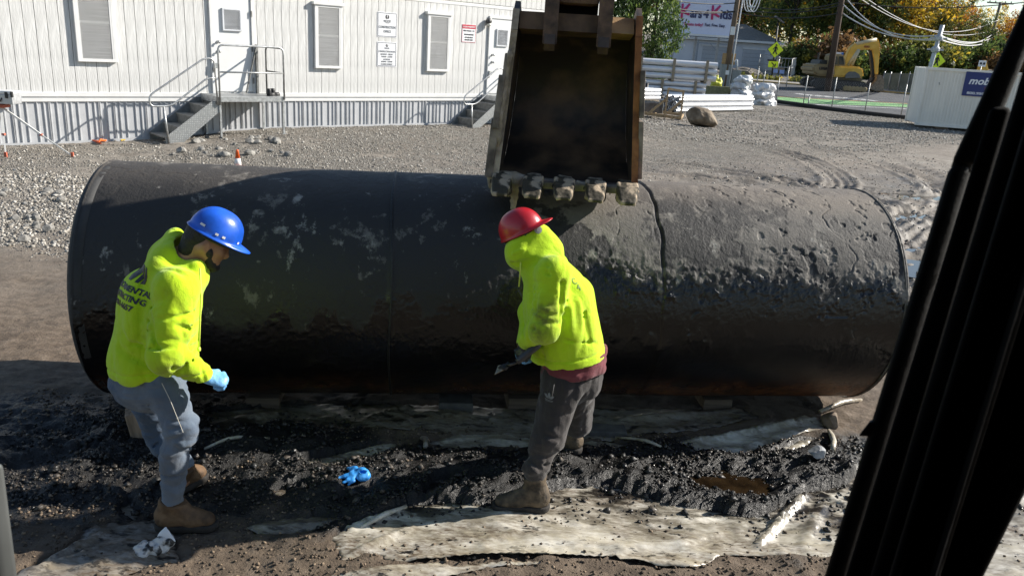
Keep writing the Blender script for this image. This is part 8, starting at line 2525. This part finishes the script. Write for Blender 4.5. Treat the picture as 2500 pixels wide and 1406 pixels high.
def leaf_mesh(name, centres, per, spread, size, seed, droop=0.0, upright=False):
    r_ = np.random.default_rng(seed)
    C = np.repeat(centres[:, :3], per, 0); sp = np.repeat(centres[:, 3], per)
    n = len(C)
    d = r_.normal(size=(n, 3)); d /= np.linalg.norm(d, axis=1)[:, None]
    P = C + d * (sp * r_.random(n) ** .5)[:, None] * spread
    a = r_.normal(size=(n, 3)); 
    if upright: a = a * np.array([.5, .5, .5]) + np.array([0, 0, 1.2])
    a /= np.linalg.norm(a, axis=1)[:, None]
    b = np.cross(a, r_.normal(size=(n, 3))); b /= np.linalg.norm(b, axis=1)[:, None]
    s = size * (.5 + r_.random(n))[:, None]
    V = np.stack([P - a * s, P + b * s * .5, P + a * s, P - b * s * .5], 1).reshape(-1, 3)
    Fq = np.arange(n * 4).reshape(n, 4)
    me = np_mesh(name, V, Fq)
    tone = np.clip(np.repeat(r_.random(len(centres)), per) * .65 + .45 * r_.random(n) - .05, 0, 1)
    at = me.attributes.new('tone', 'FLOAT', 'POINT'); at.data.foreach_set('value', np.repeat(tone, 4).astype(np.float32))
    me.materials.append(None)
    return me
def crown_points(n, rx, rz, z0, seed, shape='round'):
    r_ = np.random.default_rng(seed); out = []
    while len(out) < n:
        p = r_.normal(size=3); p /= np.linalg.norm(p); q = p * (r_.random() ** .38)
        w = 1 + .38 * float(vnoise(np.array([q[0] * 2.2 + seed]), np.array([q[1] * 2.2]), np.array([q[2] * 2.2 + seed * .3]))[0])
        if float(vnoise(np.array([q[0] * 3.1]), np.array([q[1] * 3.1 + seed]), np.array([q[2] * 3.1]))[0]) < -.42: continue
        out.append((q[0] * rx * w, q[1] * rx * w, z0 + rz + q[2] * rz * w, .55 + .8 * r_.random()))
    return np.array(out)
MAT_BARK = M('dark_bark', (.045, .036, .030), .95, var=.3, scale=4, stretch=(6, 6, 1), bump=.5)
def wood_mesh(h, rx, z0, rz, seed):
    r_ = np.random.default_rng(seed + 900); mb = MB()
    lean = Vector((r_.normal() * .4, r_.normal() * .4, 0))
    top = Vector((0, 0, z0 + rz * 1.3)) + lean
    mb.tube([(0, 0, -.3), Vector((0, 0, z0)) + lean * .3, top], [.32, .24, .07], 9)
    for k in range(11):
        t = .35 + .6 * r_.random(); b = Vector((0, 0, z0)).lerp(top, t * .9); a = r_.random() * 6.28; ln = rx * (.5 + .55 * r_.random())
        e = b + Vector((math.cos(a) * ln, math.sin(a) * ln, rz * (.25 + .5 * r_.random())))
        m_ = b.lerp(e, .5) + Vector((0, 0, -.25)); mb.tube([b, m_, e], [.12, .08, .025], 6)
        for q in range(2):
            f = m_.lerp(e, .5 * r_.random()); mb.tube([f, f + Vector((r_.normal() * .9, r_.normal() * .9, .6 + r_.random()))], [.045, .012], 5)
    me = mb.mesh('trunk', True); me.materials.append(MAT_BARK); return me
TREES = []
for k, (rx, rz, z0) in enumerate(((4.6, 6.2, 2.4), (4.0, 7.0, 2.0), (5.2, 5.4, 2.8), (3.6, 4.8, 1.6))):
    TREES.append((leaf_mesh('crown', crown_points(125, rx, rz, z0, 5 + k), 40, 1.15, .20, 50 + k), wood_mesh(0, rx, z0, rz, k)))
_kinds = {'green': 'dark green leafy tree', 'olive': 'olive green leafy tree', 'yellow': 'golden yellow autumn tree', 'orange': 'orange autumn tree', 'brown': 'sparse russet autumn tree'}
def tree(px, dist, var, kind, sc_, where, drop=0):
    d = ray(px, 150); t = dist / d[1]; x, y = d[0] * t, dist
    o = empty('tree', (x, y, zt(x, y) - drop), random.random() * 6.28, _kinds[kind] + ' ' + where, 'tree', 'autumn trees beyond the road')
    o.scale = (sc_, sc_, sc_)
    c = link_mesh('crown', TREES[var][0], None, o); c.material_slots[0].link = 'OBJECT'; c.material_slots[0].material = LEAF[kind]
    link_mesh('trunk', TREES[var][1], None, o)
    return o
W1_, W2_, W3_, W4_ = 'in the wood behind the white building', 'in the wood behind the parked yellow digger', 'in the wood behind the signal pole', 'in the wood past the distant crossarm pole'
row = [(1640, 128, 2, 'brown', 1.25, W1_), (1720, 134, 0, 'brown', 1.3, W1_), (1800, 124, 1, 'brown', 1.1, W1_), (1850, 122, 0, 'olive', 1.1, W1_), (1835, 136, 2, 'orange', 1.2, W1_), (1890, 118, 2, 'green', 1.15, W1_), (1925, 98, 1, 'green', 1.0, W2_), (1960, 108, 0, 'yellow', 1.2, W2_), (2000, 100, 2, 'olive', 1.1, W2_), (2030, 112, 1, 'yellow', 1.25, W2_), (2065, 98, 0, 'green', 1.05, W2_), (2105, 108, 2, 'orange', 1.2, W2_), (2140, 98, 1, 'olive', .9, W2_), (2165, 110, 0, 'orange', 1.1, W2_), (2200, 99, 2, 'yellow', .9, W3_), (2225, 112, 0, 'yellow', .95, W3_), (2265, 100, 1, 'olive', .60, W3_), (2290, 108, 2, 'orange', .72, W3_), (2325, 98, 0, 'olive', .58, W3_), (2350, 110, 1, 'yellow', .60, W3_), (2390, 100, 2, 'green', .50, W4_), (2420, 110, 0, 'yellow', .54, W4_), (2455, 102, 1, 'orange', .45, W4_), (2490, 112, 2, 'orange', .55, W4_), (2530, 104, 0, 'yellow', .6, W4_), (2580, 108, 1, 'orange', .6, W4_), (2640, 104, 2, 'olive', .6, W4_)]
for a in row: tree(*a)
# shrubs at the foot of the wood
SHR = leaf_mesh('foliage', crown_points(70, 2.4, 1.3, 0.0, 31), 60, .8, .15, 77)
r_ = np.random.default_rng(77)
for k in range(20):
    px = 1945 + k * 31 + r_.random() * 20; d = ray(px, 170); dist = 84 + 7 * r_.random(); t = dist / d[1]; x, y = d[0] * t, dist
    kind = ('green', 'olive', 'green', 'brown')[k % 4]
    o = empty('shrub', (x, y, zt(x, y)), r_.random() * 6, 'dense %s shrub at the foot of the wood beyond the road' % {'green': 'dark green', 'olive': 'olive', 'brown': 'russet'}[kind], 'shrub', 'shrubs at the foot of the wood'); q = .9 + .5 * r_.random(); o.scale = (q, q, q * 1.15)
    c = link_mesh('foliage', SHR, None, o); c.material_slots[0].link = 'OBJECT'; c.material_slots[0].material = LEAF[kind]
o = tree(1940, 92, 3, 'yellow', .32, 'that is small and stands by the wire pen')
# two dense cypresses behind the pipes
def cypress(px, y, w, h, seed, label):
    d = ray(px, 150); t = y / d[1]; x = d[0] * t
    r_ = np.random.default_rng(seed); pts = []
    while len(pts) < 420:
        z = r_.random(); a = r_.random() * 6.283
        prof_ = w * (math.sin(min(1, z * 1.25 + .22) * PI * .5)) * (1 - max(0, z - .45) / .55 * .75) 
        rr = prof_ * (.55 + .45 * r_.random() ** .5) * (1 + .22 * float(vnoise(np.array([a * 1.6 + seed]), np.array([z * 7.0]))[0]))
        pts.append((rr * math.cos(a), rr * math.sin(a), z * h, .28 + .3 * r_.random()))
    o = empty('cypress', (x, y, zt(x, y)), 0, label, 'tree', 'cypress trees behind the pipes')
    me = leaf_mesh('crown', np.array(pts), 42, 1.0, .085, seed, upright=True); c = link_mesh('crown', me, None, o); c.material_slots[0].link = 'OBJECT'; c.material_slots[0].material = LEAF['cypress']
    mb = MB(); mb.tube([(0, 0, -.1), (0, 0, h * .5), (0, 0, h * .9)], [.16, .11, .03], 8); mb.build('trunk', MAT_BARK, o, smooth=True)
cypress(1508, 50.5, 1.25, 7.6, 3, 'slim bright green cypress touching the end of the trailer')
cypress(1590, 51.5, 1.75, 8.2, 4, 'broad dark green cypress between the trailer and the billboard')
# weeds along the far verge
pts = []
r_ = np.random.default_rng(9)
for k in range(260):
    u, v = 69.8 + 4 * r_.random(), -40 + 60 * r_.random(); p = uv(u, v); pts.append((p[0], p[1], zt(p[0], p[1]) + .1, .3))
me = leaf_mesh('weeds', np.array(pts), 24, 1.0, .16, 12, upright=True); me.materials.clear()
o = link_mesh('weeds', me, LEAF['olive']); tag(o, 'straggly olive weeds on the verge beyond the road', kind='stuff')
